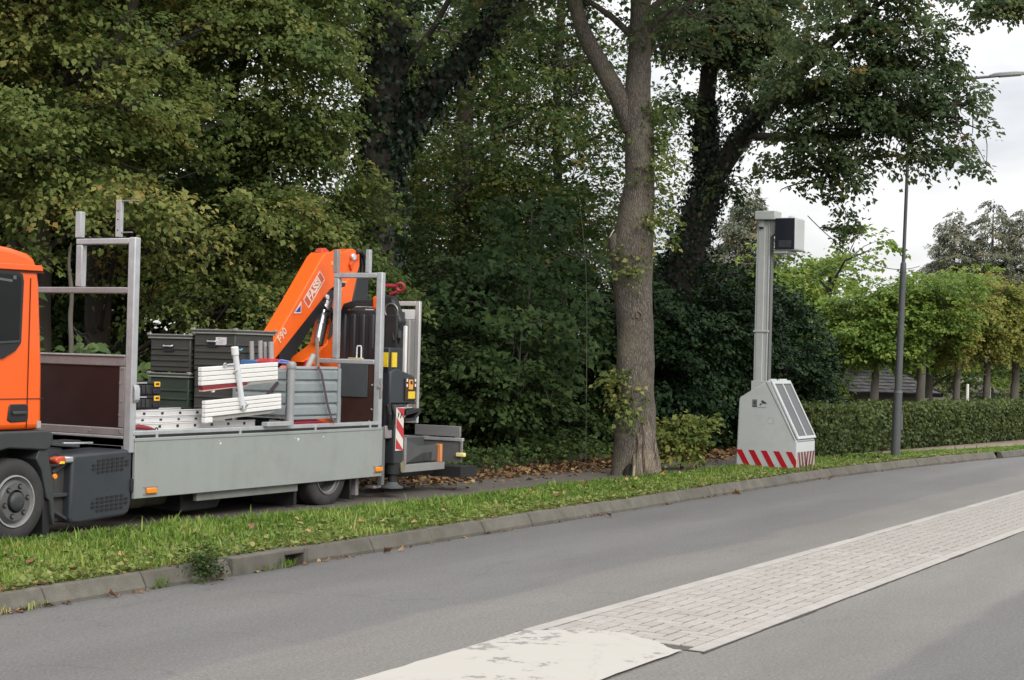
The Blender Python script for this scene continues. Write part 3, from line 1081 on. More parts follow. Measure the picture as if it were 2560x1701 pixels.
P(MB().box((11.735, YS - .006, .44), (11.774, YS + .02, .56)), 'hinge_block', black, bevel=0.004)

# ---- front frame (headboard)
XF = 11.75
ff = P(MB().box((XF - .04, YS, .80), (XF + .04, YS + .085, 2.812)), 'front_frame', galv, bevel=0.012, seg=3)
q = dict(bevel=0.010)
P(MB().box((XF - .036, YS + .0855, 2.748), (XF + .036, 11.245, 2.806)), 'top_beam', galv, ff, **q)
P(MB().box((XF - .035, 11.165, 2.346), (XF + .035, 11.243, 2.747)), 'inner_post', galv, ff, **q)
P(MB().box((XF - .036, YS + .0855, 2.286), (XF + .036, 12.61, 2.345)), 'cross_rail', galv_d, ff, **q)
P(MB().box((XF - .04, 12.61, .80), (XF + .04, 12.69, 2.35)), 'far_post', galv_d, ff, **q)
P(MB().box((XF - .036, YS + .0855, 1.605), (XF + .036, 12.605, 1.70)), 'board_top_rail', galv_d, ff, **q)
P(MB().box((XF - .05, YS + .0855, 1.695), (XF + .05, 12.60, 1.712)), 'board_top_cap', galv, ff, bevel=0.004)
P(MB().box((XF - .034, YS + .0855, 1.03), (XF + .034, YS + .16, 1.604)), 'board_side_rail', galv_d, ff, **q)
P(MB().box((XF - .034, YS + .0855, .955), (XF + .034, 12.605, 1.029)), 'board_bottom_rail', galv_d, ff, **q)
P(MB().box((XF - .02, YS + .161, 1.03), (XF + .02, 12.605, 1.604)), 'headboard_panel', maroon, ff, smooth=0)
P(MB().box((XF - .045, YS + .0855, .932), (XF + .03, 12.6, .954)), 'ledge', galv, ff, bevel=0.004)
P(MB().box((XF - .03, YS + .0855, .79), (XF + .03, 12.55, .931)), 'lower_sheet', pm('dull_zinc', (0.24, 0.235, 0.23), 0.55, metal=0.2, var=0.2, vscale=5, dirt=0.35, dirtcol=(0.15, 0.13, 0.12)), ff, bevel=0.004)
for yy, zz in ((10.62, 1.585), (10.93, 1.618), (10.63, 1.28), (10.625, 1.01), (10.62, .99), (11.0, .99), (10.64, 1.45), (10.64, 1.15)):
    MB().cyl((XF - .046, yy, zz), (XF - .03, yy, zz), .009, n=8).build('rivet', galv_d, ff, smooth=30)
# rubber lid strap, support prongs on top
P(MB().box((XF - .03, 10.73, 2.806), (XF + .03, 11.26, 2.815)), 'rubber_strip', black, ff, smooth=0)
P(MB().box((XF - .03, 11.195, 2.816), (XF + .03, 11.265, 3.065)), 'prong', galv, ff, bevel=0.005)
P(MB().box((XF - .025, 10.70, 2.816), (XF + .012, 10.765, 3.165)), 'prong', galv, ff, bevel=0.004)
P(MB().box((XF - .025, 10.50, 3.150), (XF + .005, 10.699, 3.162)).box((XF - .02, 10.58, 2.856), (XF + .01, 10.699, 2.866)), 'prong_arm', galv_d, ff, smooth=0)
for zz in (2.88, 2.98, 3.06):
    MB().cyl((XF - .028, 10.735, zz), (XF - .02, 10.735, zz), .007, n=8).build('prong_hole', black, ff, smooth=0)
# latch fitting on the post
P(MB().prism([(10.49, 1.44), (10.47, 1.40), (10.47, 1.30), (10.49, 1.27)], 'x', XF - .02, XF + .05), 'post_latch', galv, ff, bevel=0.005)
# bracket pieces under the cab rear
mb = MB().box((11.0, 10.9, .885), (11.5, 11.1, .91)).bar((10.95, 10.75, .90), (11.25, 10.70, .875), .05, .03).box((10.72, 10.75, .74), (11.10, 11.2, .86))
P(mb, 'cab_mount', dplast, bevel=0.006)
P(MB().bar((11.08, 10.72, .902), (11.45, 10.72, .897), .03, .02), 'tool_bar', chrome, bevel=0.005)

# ---- rear frame
XR = 15.90
rf = P(MB().box((XR - .035, YS - .005, .80), (XR + .04, YS + .075, 2.72)), 'rear_frame', galv, bevel=0.010, seg=2)
P(MB().box((XR - .034, YS + .0755, 2.655), (XR + .036, 11.175, 2.715)), 'top_beam', galv, rf, **q)
P(MB().box((XR - .034, 11.10, 1.715), (XR + .034, 11.175, 2.654)), 'inner_post', galv, rf, **q)
P(MB().box((XR - .034, YS + .0755, 1.655), (XR + .036, 12.6, 1.712)), 'cross_rail', galv, rf, **q)
P(MB().box((XR - .03, 11.035, .96), (XR + .03, 11.085, 1.654)), 'panel_edge_rail', galv, rf, bevel=0.006)
P(MB().box((XR - .018, YS + .076, .96), (XR + .018, 11.034, 1.654)), 'lower_panel', maroon2, rf, smooth=0)
P(MB().box((XR - .033, 10.665, 1.275), (XR - .0205, 11.045, 1.70)), 'hung_sheet', pm('slate_sheet', (0.055, 0.064, 0.07), 0.6, var=0.1, dirt=0.2, dirtcol=(0.09, 0.1, 0.1)), rf, bevel=0.003)
P(MB().box((XR - .03, 11.135, 2.7155), (XR + .03, 11.19, 2.985)), 'prong', galv_d, rf, bevel=0.004)
P(MB().box((XR - .03, 10.685, 2.7155), (XR + .03, 10.735, 2.985)), 'prong', galv, rf, bevel=0.004)
P(MB().box((XR - .04, 12.60, .80), (XR + .04, 12.68, 1.75)), 'far_post', galv, rf, **q)
for yy, zz in ((10.60, 1.14), (10.63, 1.00), (10.60, 1.42), (11.06, 1.03)):
    MB().cyl((XR - .028, yy, zz), (XR - .015, yy, zz), .011, n=10).build('panel_bolt', galv, rf, smooth=30)
P(MB().prism([(10.478, 1.50), (10.468, 1.40), (10.478, 1.27), (10.497, 1.27), (10.497, 1.50)], 'x', XR - .035, XR + .0).cyl((XR - .05, 10.50, 1.40), (XR - .03, 10.50, 1.40), .02, n=10), 'post_latch', galv_d, rf, bevel=0.004)

# ---- crane behind the bed
YC = 11.60
col = P(MB().prism([(15.70, 1.66), (16.52, 1.66), (16.60, 2.10), (16.66, 2.32), (16.79, 2.74), (16.70, 2.80), (16.50, 2.60), (16.42, 2.50), (16.27, 2.13), (16.18, 1.88), (16.02, 1.80)], 'y', YC - .13, YC + .13)
        .box((15.8, YC - .25, .9), (16.7, YC + .25, 1.659)), 'crane', orange2, bevel=0.012)
boom = P(MB().prism([(15.06, 1.76), (15.27, 2.02), (15.52, 2.295), (16.06, 2.915), (16.14, 2.975), (16.28, 2.985), (16.52, 3.005), (16.60, 3.04), (16.70, 3.055), (16.79, 3.03), (16.845, 2.96), (16.85, 2.86), (16.79, 2.73),
                      (16.66, 2.60), (16.50, 2.57), (16.30, 2.565), (16.22, 2.52), (15.32, 1.79), (15.06, 1.585)], 'y', YC - .12, YC + .12), 'boom', orange2, col, bevel=0.012)
P(MB().prism([(16.13, 2.97), (16.15, 3.02), (16.22, 3.035), (16.30, 3.0), (16.29, 2.975)], 'y', YC - .05, YC + .05), 'boom_lug', pm('lug_red', (0.62, 0.07, 0.03), 0.5), col, bevel=0.008)
# black underside cylinder and linkage
P(MB().tube([(16.40, YC, 2.50), (15.36, YC, 1.66)], .075, 16).tube([(16.35, YC - .06, 2.52), (16.13, YC - .06, 1.86)], .038, 14), 'boom_cylinder', black, col)
P(MB().prism([(15.30, 1.775), (16.23, 2.53), (16.44, 2.545), (16.40, 2.46), (16.22, 2.43), (16.05, 2.22), (15.50, 1.66), (15.30, 1.66)], 'y', YC - .10, YC + .10), 'boom_underside', black, col, bevel=0.01)
P(MB().tube([(16.25, YC - .05, 2.40), (16.16, YC - .05, 2.12)], .045, 14).tube([(16.16, YC - .05, 2.12), (16.10, YC - .05, 1.90)], .035, 12), 'ram_rod', chrome, col)
P(MB().box((16.36, YC - .135, 2.575), (16.54, YC + .1, 2.64)), 'linkage_block', black, col, bevel=0.02)
P(MB().box((16.36, YC - .138, 2.63), (16.54, YC + .09, 2.648)), 'linkage_plate', pm('pale_plate', (0.55, 0.42, 0.4), 0.5), col, smooth=0)
hz = MB()
for k in range(5):
    o_ = k * .03
    hz.tube([(16.05 + o_, YC - .14, 2.36 - .05 * k), (16.12 + o_, YC - .17, 2.28), (16.2, YC - .16, 2.33 - o_), (16.27, YC - .15, 2.24 - o_), (16.22, YC - .16, 2.1 - o_), (16.19, YC - .15, 1.95)], .011, 6)
P(hz, 'hydraulic_hoses', black, col)
P(MB().cyl((16.15, YC - .15, 2.44), (16.15, YC - .12, 2.44), .035, n=16), 'grease_cap', chrome, col, bevel=0.006)
P(MB().cyl((16.67, YC - .16, 2.955), (16.67, YC - .12, 2.955), .045, n=18), 'boom_pin', chrome, col, bevel=0.008)
P(MB().prism([(16.60, 2.86), (16.69, 2.96), (16.79, 3.0), (16.80, 2.95), (16.70, 2.90), (16.64, 2.78)], 'y', YC - .15, YC - .122), 'boom_link', pm('link_orange', (0.62, 0.07, 0.01), 0.5), col, bevel=0.006)
# extension pack hanging at the back, hose loops round the head
P(MB().prism([(16.80, 2.74), (17.06, 2.76), (17.04, 2.30), (16.68, 2.26)], 'y', YC - .12, YC + .14), 'extension_pack', pm('pack_black', (0.018, 0.02, 0.025), 0.5, var=0.2), col, bevel=0.012)
hp = MB()
for k in range(5):
    yy = YC - .12 + k * .05
    hp.tube([(16.76, yy, 3.02), (16.86, yy, 3.035), (16.95, yy, 2.98), (16.985, yy, 2.86), (16.97, yy, 2.72)], .028, 8)
P(hp, 'hose_loops', pm('hose_black', (0.02, 0.021, 0.025), 0.45), col)
P(MB().tube([(16.92, YC + .1, 3.035), (17.0, YC + .1, 3.02), (17.045, YC + .1, 2.93), (17.03, YC + .1, 2.86)], .05, 10), 'head_guard', pm('faded_red', (0.45, 0.10, 0.06), 0.6), col)
# boom lettering: frame, word, badge, number
bd = Vector((16.06 - 15.27, 0, 2.915 - 2.02)).normalized()
bp_ = Vector((-bd.z, 0, bd.x))
cen = Vector((15.905, YC - .1225, 2.52))
fw, fh = .47, .135
mb = MB()
for s_ in (-1, 1):
    mb.bar(cen + bp_ * s_ * fh / 2 - bd * (fw / 2 + .006), cen + bp_ * s_ * fh / 2 + bd * (fw / 2 + .006), .003, .012, up=bp_)
    mb.bar(cen + bd * s_ * fw / 2 - bp_ * fh / 2, cen + bd * s_ * fw / 2 + bp_ * fh / 2, .003, .012, up=bd)
P(mb, 'nameplate_frame', print_w, col, smooth=0)
P(MB().hull8([cen + bd * a * fw / 2 + bp_ * b_ * fh / 2 + Vector((0, c_, 0)) for c_ in (.0015, .004) for a, b_ in ((-1, -1), (1, -1), (1, 1), (-1, 1))]), 'nameplate', pm('plate_red', (0.62, 0.10, 0.05), 0.5), col, smooth=0)
mb = MB()
text_mb(mb, 'FASSI', .140, cen + Vector((0, -.002, 0)), bd, bp_, bold=.006)
P(mb, 'lettering', print_w, col, smooth=0)
mb = MB()
text_mb(mb, 'F90', .13, Vector((15.305, YC - .124, 1.965)), bd, bp_, bold=.001)
P(mb, 'lettering', print_w, col, smooth=0)


def tri(c, s, mat, y):
    c = Vector(c)
    pts = [c + Vector((.58 * s, 0, .95 * s)), c + Vector((-.9 * s, 0, -.62 * s)), c + Vector((.62 * s, 0, -.55 * s))]
    mb = MB().add([(p.x, y, p.z) for p in pts] + [(p.x, y + .002, p.z) for p in pts], [(0, 1, 2), (5, 4, 3), (0, 3, 4, 1), (1, 4, 5, 2), (2, 5, 3, 0)])
    return P(mb, 'badge', mat, col, smooth=0)


tri((15.60, 0, 2.285), .115, print_r, YC - .1225)
tri((15.60, 0, 2.284), .098, print_w, YC - .1240)
tri((15.602, 0, 2.284), .070, print_b, YC - .1255)
P(MB().bar((15.55, YC - .1275, 2.26), (15.64, YC - .1275, 2.34), .001, .018), 'badge_stroke', print_w, col, smooth=0)
P(MB().bar((16.235, YC - .1225, 2.855), (16.41, YC - .1225, 2.85), .003, .045), 'warning_sticker', pm('sticker_amber', (0.85, 0.35, 0.10), 0.5), col, smooth=0)
# ---- black tank, hoses, hook
tk = []
for k in range(9):
    t = k / 8
    tk.append((10.87 + .56 * t, 0))
tank = MB().box((16.40, 10.88, 1.50), (16.98, 11.42, 2.30))
for k in range(4):
    yy = 10.93 + k * .135
    tank.prism([(16.405, yy), (16.375, yy + .012), (16.375, yy + .075), (16.405, yy + .09)], 'z', 1.55, 2.25)
P(tank, 'oil_tank', pm('tank_black', (0.028, 0.031, 0.037), 0.42, var=0.12, dirt=0.15, dirtcol=(0.07, 0.07, 0.075)), bevel=0.025, seg=3)
mb = MB()
for k in range(4):
    mb.tube([(16.40, 11.43 + .01 * k, 2.02 + .04 * k), (16.36, 11.40, 2.20 + .02 * k), (16.34 - .01 * k, 11.32, 2.30 + .02 * k), (16.36, 11.18, 2.355 + .018 * k), (16.45, 11.0, 2.36 + .02 * k)], .013, 7)
P(mb, 'tank_hoses', black)
P(MB().prism([(16.42, 2.33), (16.6, 2.42), (16.8, 2.40), (16.9, 2.33)], 'y', 10.92, 11.3), 'tank_cover', pm('white_cover', (0.62, 0.62, 0.64), 0.4, var=0.15), bevel=0.02)
P(MB().box((16.40, 10.86, 2.30), (16.52, 10.99, 2.47)), 'orange_block', orange2, bevel=0.03)
DY, DZ = .20, -.17
hook = P(MB().prism([(10.68 + DY, 2.66 + DZ), (10.52 + DY, 2.64 + DZ), (10.38 + DY, 2.34 + DZ), (10.44 + DY, 2.20 + DZ), (10.60 + DY, 2.26 + DZ)], 'x', 16.42, 16.56), 'hook_block', black, bevel=0.03)
P(MB().torus((16.42, 10.52 + DY, 2.46 + DZ), (1, .0, .1), .09, .010, 18, 6), 'sheave_edge', pm('worn_edge', (0.25, 0.25, 0.22), 0.4, metal=0.5), hook)
P(MB().torus((16.40, 10.39 + DY, 2.745 + DZ), (1, .25, .2), .045, .020, 20, 10).tube([(16.40, 10.44 + DY, 2.755 + DZ), (16.40, 10.60 + DY, 2.76 + DZ)], .026, 10).tube([(16.40, 10.42 + DY, 2.69 + DZ), (16.40, 10.53 + DY, 2.66 + DZ)], .022, 10), 'lifting_hook', pm('hook_red', (0.30, 0.022, 0.035), 0.4), hook)
mb = MB().tube([(16.45, 10.42 + DY, 2.22 + DZ), (16.42, 10.40 + DY, 2.15 + DZ), (16.45, 10.44 + DY, 2.08 + DZ), (16.5, 10.5 + DY, 2.02 + DZ)], .025, 8).tube([(16.42, 10.50 + DY, 2.24 + DZ), (16.40, 10.46 + DY, 2.12 + DZ), (16.45, 10.47 + DY, 2.0 + DZ)], .016, 8)
P(mb, 'hook_hoses', black, hook)
P(MB().box((16.52, 10.57, 1.45), (16.56, 10.615, 2.12)), 'white_duct', whitep, bevel=0.01)
P(MB().box((16.40, 10.62, 1.75), (16.52, 10.80, 2.25)), 'hose_carrier', blackm, bevel=0.02)
# ---- control station, labels, stabiliser
P(MB().box((16.10, 10.52, 1.42), (16.38, 10.80, 1.86)), 'valve_block', pm('navy_black', (0.014, 0.017, 0.024), 0.45), bevel=0.02)
P(MB().box((16.085, 10.535, 1.63), (16.099, 10.60, 1.80)).box((16.14, 10.505, 1.63), (16.24, 10.519, 1.80)), 'warning_label', yel, smooth=0)
cp = P(MB().prism([(16.10, 1.58), (16.22, 1.62), (16.62, 1.53), (16.66, 1.48), (16.66, 1.22), (16.10, 1.10)], 'y', 10.50, 10.95), 'control_station', dplast2, bevel=0.02)
P(MB().box((16.40, 10.482, 1.24), (16.64, 10.497, 1.50)), 'control_face', pm('dark_brown_face', (0.035, 0.014, 0.01), 0.5), cp, bevel=0.003)
P(MB().box((16.46, 10.476, 1.26), (16.61, 10.481, 1.345)), 'yellow_plate', yel, cp, smooth=0)
P(MB().box((16.47, 10.476, 1.37), (16.56, 10.481, 1.485)), 'pictogram_plate', pm('orange_plate', (0.75, 0.32, 0.05), 0.5, var=0.5, vscale=40), cp, smooth=0)
P(MB().box((16.50, 10.472, 1.43), (16.54, 10.4755, 1.47)), 'pictogram', black, cp, smooth=0)
for xx, zz in ((16.42, 1.46), (16.42, 1.40), (16.60, 1.46), (16.60, 1.40)):
    MB().box((xx, 10.476, zz), (xx + .025, 10.481, zz + .035)).build('button', whitep, cp, smooth=0)
P(MB().box((16.12, 10.50, 1.195), (16.67, 10.80, 1.22)), 'control_shelf', black, bevel=0.005)
mb = MB().prism([(16.40, 1.06), (16.68, 1.10), (16.74, 1.135), (16.70, 1.145), (16.42, 1.12)], 'y', 10.46, 10.60).prism([(16.40, .99), (16.60, 1.0), (16.74, 1.10), (16.72, 1.125), (16.58, 1.03), (16.40, 1.02)], 'y', 10.46, 10.60)
P(mb, 'control_lever', black, bevel=0.005)
mb = MB().box((16.02, 10.52, .95), (16.34, 10.9, 1.19))
for k in range(7):
    a = random.random() * 6
    mb.tube([(16.05 + .04 * k, 10.50, 1.20), (16.04 + .045 * k + .03 * math.sin(a), 10.46, 1.08), (16.07 + .03 * k, 10.48, .97), (16.10 + .02 * k, 10.52, .88)], .014, 6)
P(mb, 'hose_bundle', blackm)
P(MB().box((16.03, 10.50, .80), (16.17, 10.56, .95)), 'grey_fitting', galv_d, bevel=0.01)
# ladder frame just behind the flank
mb = MB().box((16.0, 10.52, .26), (16.06, 10.58, .935)).box((15.945, 10.52, .90), (15.999, 10.58, .935)).box((15.945, 10.52, .55), (15.999, 10.58, .60))
P(mb, 'rear_step_frame', pm('step_grey', (0.16, 0.17, 0.175), 0.5, metal=0.3, var=0.15), bevel=0.006)
P(MB().box((15.96, 10.60, .22), (16.12, 10.72, .25)).box((15.62, 10.62, .16), (15.68, 10.7, .42)), 'step_plate', galv_d, bevel=0.004)
leg = P(MB().box((16.17, 10.47, .50), (16.37, 10.63, 1.19)), 'stabiliser_leg', pm('leg_dark', (0.03, 0.034, 0.038), 0.5, var=0.2), bevel=0.015)
P(MB().cyl((16.27, 10.55, .38), (16.27, 10.55, .51), .085, n=16).cyl((16.27, 10.55, .27), (16.27, 10.55, .40), .05, n=14), 'stabiliser_ram', blackm, leg)
P(MB().lathe((16.27, 10.55, .215), (0, 0, 1), [(0, 0), (.135, 0), (.135, .012), (.09, .035), (.055, .07), (0, .07)], 24), 'foot_pad', pm('pad_grey', (0.075, 0.082, 0.088), 0.6), leg)
P(MB().prism([(16.32, .40), (16.40, .43), (16.40, .54), (16.30, .50)], 'y', 10.455, 10.469), 'rusty_bracket', pm('ochre_bracket', (0.22, 0.19, 0.12), 0.7), leg)
mk = P(MB().box((16.185, 10.456, .655), (16.345, 10.468, 1.16)), 'striped_marker', pm('marker_white', (0.72, 0.68, 0.62), 0.5, var=0.08), leg, bevel=0.003)
for z0 in (.57, .815, 1.06):
    q4 = [(16.186, z0 + .11), (16.344, z0 - .03), (16.344, z0 + .09), (16.186, z0 + .23)]
    cl = [(x_, min(max(z_, .656), 1.159)) for x_, z_ in q4]
    P(MB().prism(cl, 'y', 10.4525, 10.4555), 'red_stripe', pm('stripe_red', (0.50, 0.03, 0.04), 0.45, var=0.1), leg, smooth=0)
# ---- aluminium slatted platform standing upright at the rear
XP = 17.0
tp = P(MB().box((XP - .02, 10.68, .95), (XP + .03, 10.74, 2.43)), 'tail_platform', alu, bevel=0.006)
P(MB().box((XP - .02, 10.7405, 2.375), (XP + .03, 11.70, 2.43)), 'platform_top_rail', alu, tp, bevel=0.005)
P(MB().box((XP - .02, 10.7405, .95), (XP + .03, 11.70, 1.0)), 'platform_bottom_rail', alu, tp, bevel=0.005)
P(MB().box((XP - .02, 11.64, 1.001), (XP + .03, 11.70, 2.374)), 'platform_side_rail', alu, tp, bevel=0.005)
P(MB().box((XP - .012, 10.745, 2.21), (XP + .01, 11.63, 2.33)), 'platform_plate', whitep, tp, bevel=0.004)
for k in range(4):
    y0 = 10.745 + k * .068
    MB().box((XP - .014 - .012 * (k % 2), y0, 1.001), (XP + .02, y0 + .052, 2.205)).build('slat', alu, tp, smooth=0, bevel=0.006)
P(MB().box((XP - .03, 10.75, 1.02), (XP - .005, 11.05, 1.14)), 'platform_box', whitep, tp, bevel=0.006)
# ---- tail frame: long beam, uprights, cross panel, plank, lamp
tgrey = pm('tail_grey', (0.25, 0.25, 0.24), 0.55, var=0.1, dirt=0.25)
tdark = pm('tail_dark', (0.075, 0.08, 0.085), 0.55, var=0.2, dirt=0.3)
tb = P(MB().box((16.40, 10.50, .385), (17.37, 10.58, .475)), 'tail_beam', tgrey, bevel=0.006)
P(MB().box((16.43, 10.49, .4755), (16.48, 10.57, .80)), 'tail_upright', galv_d, tb, bevel=0.005)
P(MB().prism([(16.485, .80), (16.80, .69), (16.88, .685), (17.26, .69), (17.26, .50), (17.12, .50), (17.12, .60), (16.9, .60), (16.485, .476)], 'y', 10.54, 10.56), 'side_plate', tdark, tb, smooth=0)
P(MB().box((17.265, 10.50, .476), (17.31, 10.58, .695)), 'marker_post', pm('marker_orange', (0.62, 0.22, 0.07), 0.5), tb, bevel=0.006)
P(MB().box((17.60, 10.40, .72), (17.66, 11.35, .76)), 'cross_top_rail', galv, tb, bevel=0.004)
P(MB().box((17.62, 10.42, .46), (17.65, 11.35, .718)), 'cross_panel', pm('panel_grey', (0.13, 0.13, 0.13), 0.55, var=0.12, dirt=0.2), tb, smooth=0)
P(MB().box((16.49, 10.95, .44), (17.6, 10.99, .75)), 'inner_plate', tdark, tb, smooth=0)
P(MB().box((17.61, 10.44, .775), (17.65, 11.10, .905)), 'plank', pm('grey_plank', (0.20, 0.195, 0.20), 0.8, var=0.2, vscale=6, stretch=(1, .2, 3)), tb, bevel=0.005)
P(MB().box((17.62, 10.47, .761), (17.64, 10.51, .774)).box((17.62, 10.92, .761), (17.64, 10.98, .774)).box((17.655, 10.47, .70), (17.668, 10.51, .88)).box((17.655, 10.92, .70), (17.668, 10.98, .88)), 'plank_support', galv, tb, smooth=0)
P(MB().box((17.60, 10.40, .58), (17.63, 10.42, .719)), 'lamp_rod', galv_d, tb, smooth=0)
P(MB().box((17.58, 10.355, .53), (17.64, 10.475, .58)), 'tail_lamp', pm('pale_yellow_lens', (0.85, 0.75, 0.30), 0.3), tb, bevel=0.01)
P(MB().box((16.6, 10.75, .30), (17.7, 11.4, .45)).box((17.5, 10.35, .28), (17.9, 10.8, .41)), 'under_tail', blackm, tb, smooth=0)
# ================================================================== LOAD ON THE BED
BZ = 0.957
crate_m = pm('crate_grey', (0.055, 0.054, 0.048), 0.5, metal=0.2, var=0.12, vscale=5, dirt=0.25, dirtcol=(0.085, 0.08, 0.07))
crate_g = pm('crate_green', (0.020, 0.034, 0.022), 0.55, var=0.15, vscale=5, dirt=0.15)
crate_e = pm('crate_edge', (0.26, 0.255, 0.235), 0.5, metal=0.2, var=0.15)


def crate(label, x0, y0, z0, lx, ly, h, mat, paper=False, handle=True, lid=True):
    t = thing('storage_crate', label, 'crate', (x0 + lx / 2, y0 + ly / 2, z0), 'storage crates on the truck bed')
    x1, y1, z1 = x0 + lx, y0 + ly, z0 + h
    top = z1 - (.055 if lid else .0)
    b = MB().box((x0 + .012, y0 + .012, z0), (x1 - .012, y1 - .012, top)).build('box_body', mat, t, bevel=0.012)
    nr = 4 if h > .35 else 3
    for k in range(nr):
        zz = z0 + .05 + (top - z0 - .12) * k / nr
        mb = MB()
        mb.prism([(x0 + .012, zz), (x0 - .002, zz + .012), (x0 - .002, zz + .022), (x0 + .012, zz + .034)], 'y', y0 + .03, y1 - .03)
        mb.prism([(y0 + .012, zz), (y0 - .002, zz + .012), (y0 - .002, zz + .022), (y0 + .012, zz + .034)], 'x', x0 + .03, x1 - .03)
        mb.build('rib', mat, t, smooth=0)
    if lid:
        MB().box((x0 - .006, y0 - .006, top + .001), (x1 + .006, y1 + .006, z1 - .012)).build('lid', mat, t, bevel=0.010)
        mb = MB().box((x0 - .012, y0 - .012, top - .004), (x0 - .001, y1 + .012, top + .012)).box((x0 - .0005, y0 - .012, top - .004), (x1 + .012, y0 - .001, top + .012))
        mb.box((x0 - .010, y0 - .010, z1 - .022), (x0 + .004, y1 + .010, z1 - .008)).box((x0 + .0045, y0 - .010, z1 - .022), (x1 + .010, y0 + .004, z1 - .008))
        mb.build('lid_edge', crate_e, t, smooth=0, bevel=0.003)
        for cx, cy in ((x0, y0), (x0, y1), (x1, y0)):
            MB().box((cx - .018, cy - .03, z1 - .03), (cx + .018, cy + .03, z1 + .006)).build('stacking_corner', crate_e, t, bevel=0.012)
    if handle:
        ym = (y0 + y1) / 2 + .02
        zz = top - .10
        MB().box((x0 - .004, ym - .07, zz - .05), (x0 + .012, ym + .07, zz + .03)).build('handle_plate', black, t, bevel=0.004)
        MB().tube([(x0 - .002, ym - .065, zz + .02), (x0 - .022, ym - .055, zz + .012), (x0 - .022, ym + .055, zz + .012), (x0 - .002, ym + .065, zz + .02)], .009, 8).build('handle', alu, t)
    if paper:
        ym = (y0 + y1) / 2 - .10
        pp = MB().box((x0 - .005, ym - .07, top - .125), (x0 + .011, ym + .07, top - .04)).build('paper_label', pm('label_paper', (0.62, 0.60, 0.63), 0.6, var=0.08), t, smooth=0)
        mb = MB()
        for k, (a_, b_) in enumerate(((.0, .04), (-.05, .02), (-.03, .03))):
            mb.box((x0 - .0065, ym + a_, top - .06 - .022 * k), (x0 - .0052, ym + b_, top - .054 - .022 * k))
        mb.build('faint_print', pm('print_grey', (0.35, 0.33, 0.36), 0.6), pp, smooth=0)
    return t


crate('dark green ribbed crate under the smaller grey crate, behind the tool cases', 14.31, 12.00, BZ, .68, .575, .56, crate_g, handle=False)
crate('dark grey lidded crate standing on the green crate, lower-topped of the two', 14.31, 11.985, 1.52, .70, .60, .43, crate_m)
crate('dark grey ribbed crate half hidden by the white planks, bottom of the taller stack', 14.31, 11.365, BZ, .68, .58, .59, crate_m, handle=False, lid=False)
crate('dark grey lidded crate with a white paper label, highest of all', 14.30, 11.355, 1.549, .71, .595, .465, crate_m, paper=True)


def tool_case(label, x0, y0, z0):
    t = thing('tool_case', label, 'tool case', (x0 + .25, y0 + .15, z0), 'tool cases on the ladders')
    lx, ly, h = .50, .32, .135
    MB().box((x0, y0, z0), (x0 + lx, y0 + ly, z0 + h - .03)).build('case_body', black, t, bevel=0.012)
    MB().box((x0 - .004, y0 - .004, z0 + h - .029), (x0 + lx + .004, y0 + ly + .004, z0 + h)).build('case_lid', pm('case_black', (0.02, 0.021, 0.025), 0.45, var=0.2), t, bevel=0.008)
    for k, xx in enumerate((x0 + .11, x0 + .17, x0 + .23, x0 + .29)):
        MB().box((xx, y0 - .008, z0 + .02), (xx + .045, y0 - .0005, z0 + h - .035)).build('case_rib', pm('case_rib', (0.03, 0.031, 0.036), 0.5), t, bevel=0.003)
    MB().box((x0 + .40, y0 - .014, z0 + h - .055), (x0 + .485, y0 - .0045, z0 + h - .004)).build('latch', pm('latch_yellow', (0.82, 0.46, 0.03), 0.45), t, bevel=0.005)
    MB().box((x0 + .42, y0 - .017, z0 + h - .035), (x0 + .465, y0 - .0145, z0 + h - .018)).build('latch_slot', black, t, smooth=0)
    MB().box((x0 + .39, y0 - .012, z0 + .012), (x0 + .495, y0 - .0005, z0 + .06)).build('foot', pm('case_navy', (0.012, 0.014, 0.03), 0.5), t, bevel=0.006)
    MB().box((x0 + .02, y0 - .012, z0 + .035), (x0 + .07, y0 - .0005, z0 + .095)).build('latch', pm('latch_brown', (0.40, 0.22, 0.05), 0.5), t, bevel=0.006)
    MB().box((x0 + .13, y0 - .006, z0 + h - .020), (x0 + .30, y0 - .0045, z0 + h - .010)).build('pale_strip', pm('strip_pale', (0.5, 0.5, 0.5), 0.5, var=0.4, vscale=60), t, smooth=0)
    return t


tool_case('black tool case with yellow latch, upper of the pair beside the front frame', 12.05, 10.88, 1.322)
tool_case('black tool case with yellow latch, directly below another and on the ladders', 12.05, 10.88, 1.184)


def ladder(label, x0, x1, z0, y0=10.74, w=.38, h=.062, ph=0.0):
    t = thing('ladder', label, 'ladder', ((x0 + x1) / 2, y0 + w / 2, z0), 'aluminium ladders lying on the bed')
    for yy in (y0, y0 + w - .025):
        mb = MB().box((x0, yy, z0), (x1, yy + .025, z0 + h))
        mb.box((x0, yy - .006, z0 + h - .010), (x1, yy - .0005, z0 + h - .001)).box((x0, yy - .006, z0 + .001), (x1, yy - .0005, z0 + .010))
        mb.build('rail', alu_w, t, bevel=0.003)
    k = 0
    xx = x0 + .22 + ph
    while xx < x1 - .1:
        MB().box((xx, y0 + .0255, z0 + .016), (xx + .03, y0 + w - .0255, z0 + h - .016)).build('rung', alu, t, smooth=0)
        MB().box((xx, y0 - .005, z0 + .02), (xx + .032, y0 - .0008, z0 + h - .02)).build('rung_plug', black, t, smooth=0)
        xx += .262
        k += 1
    return t


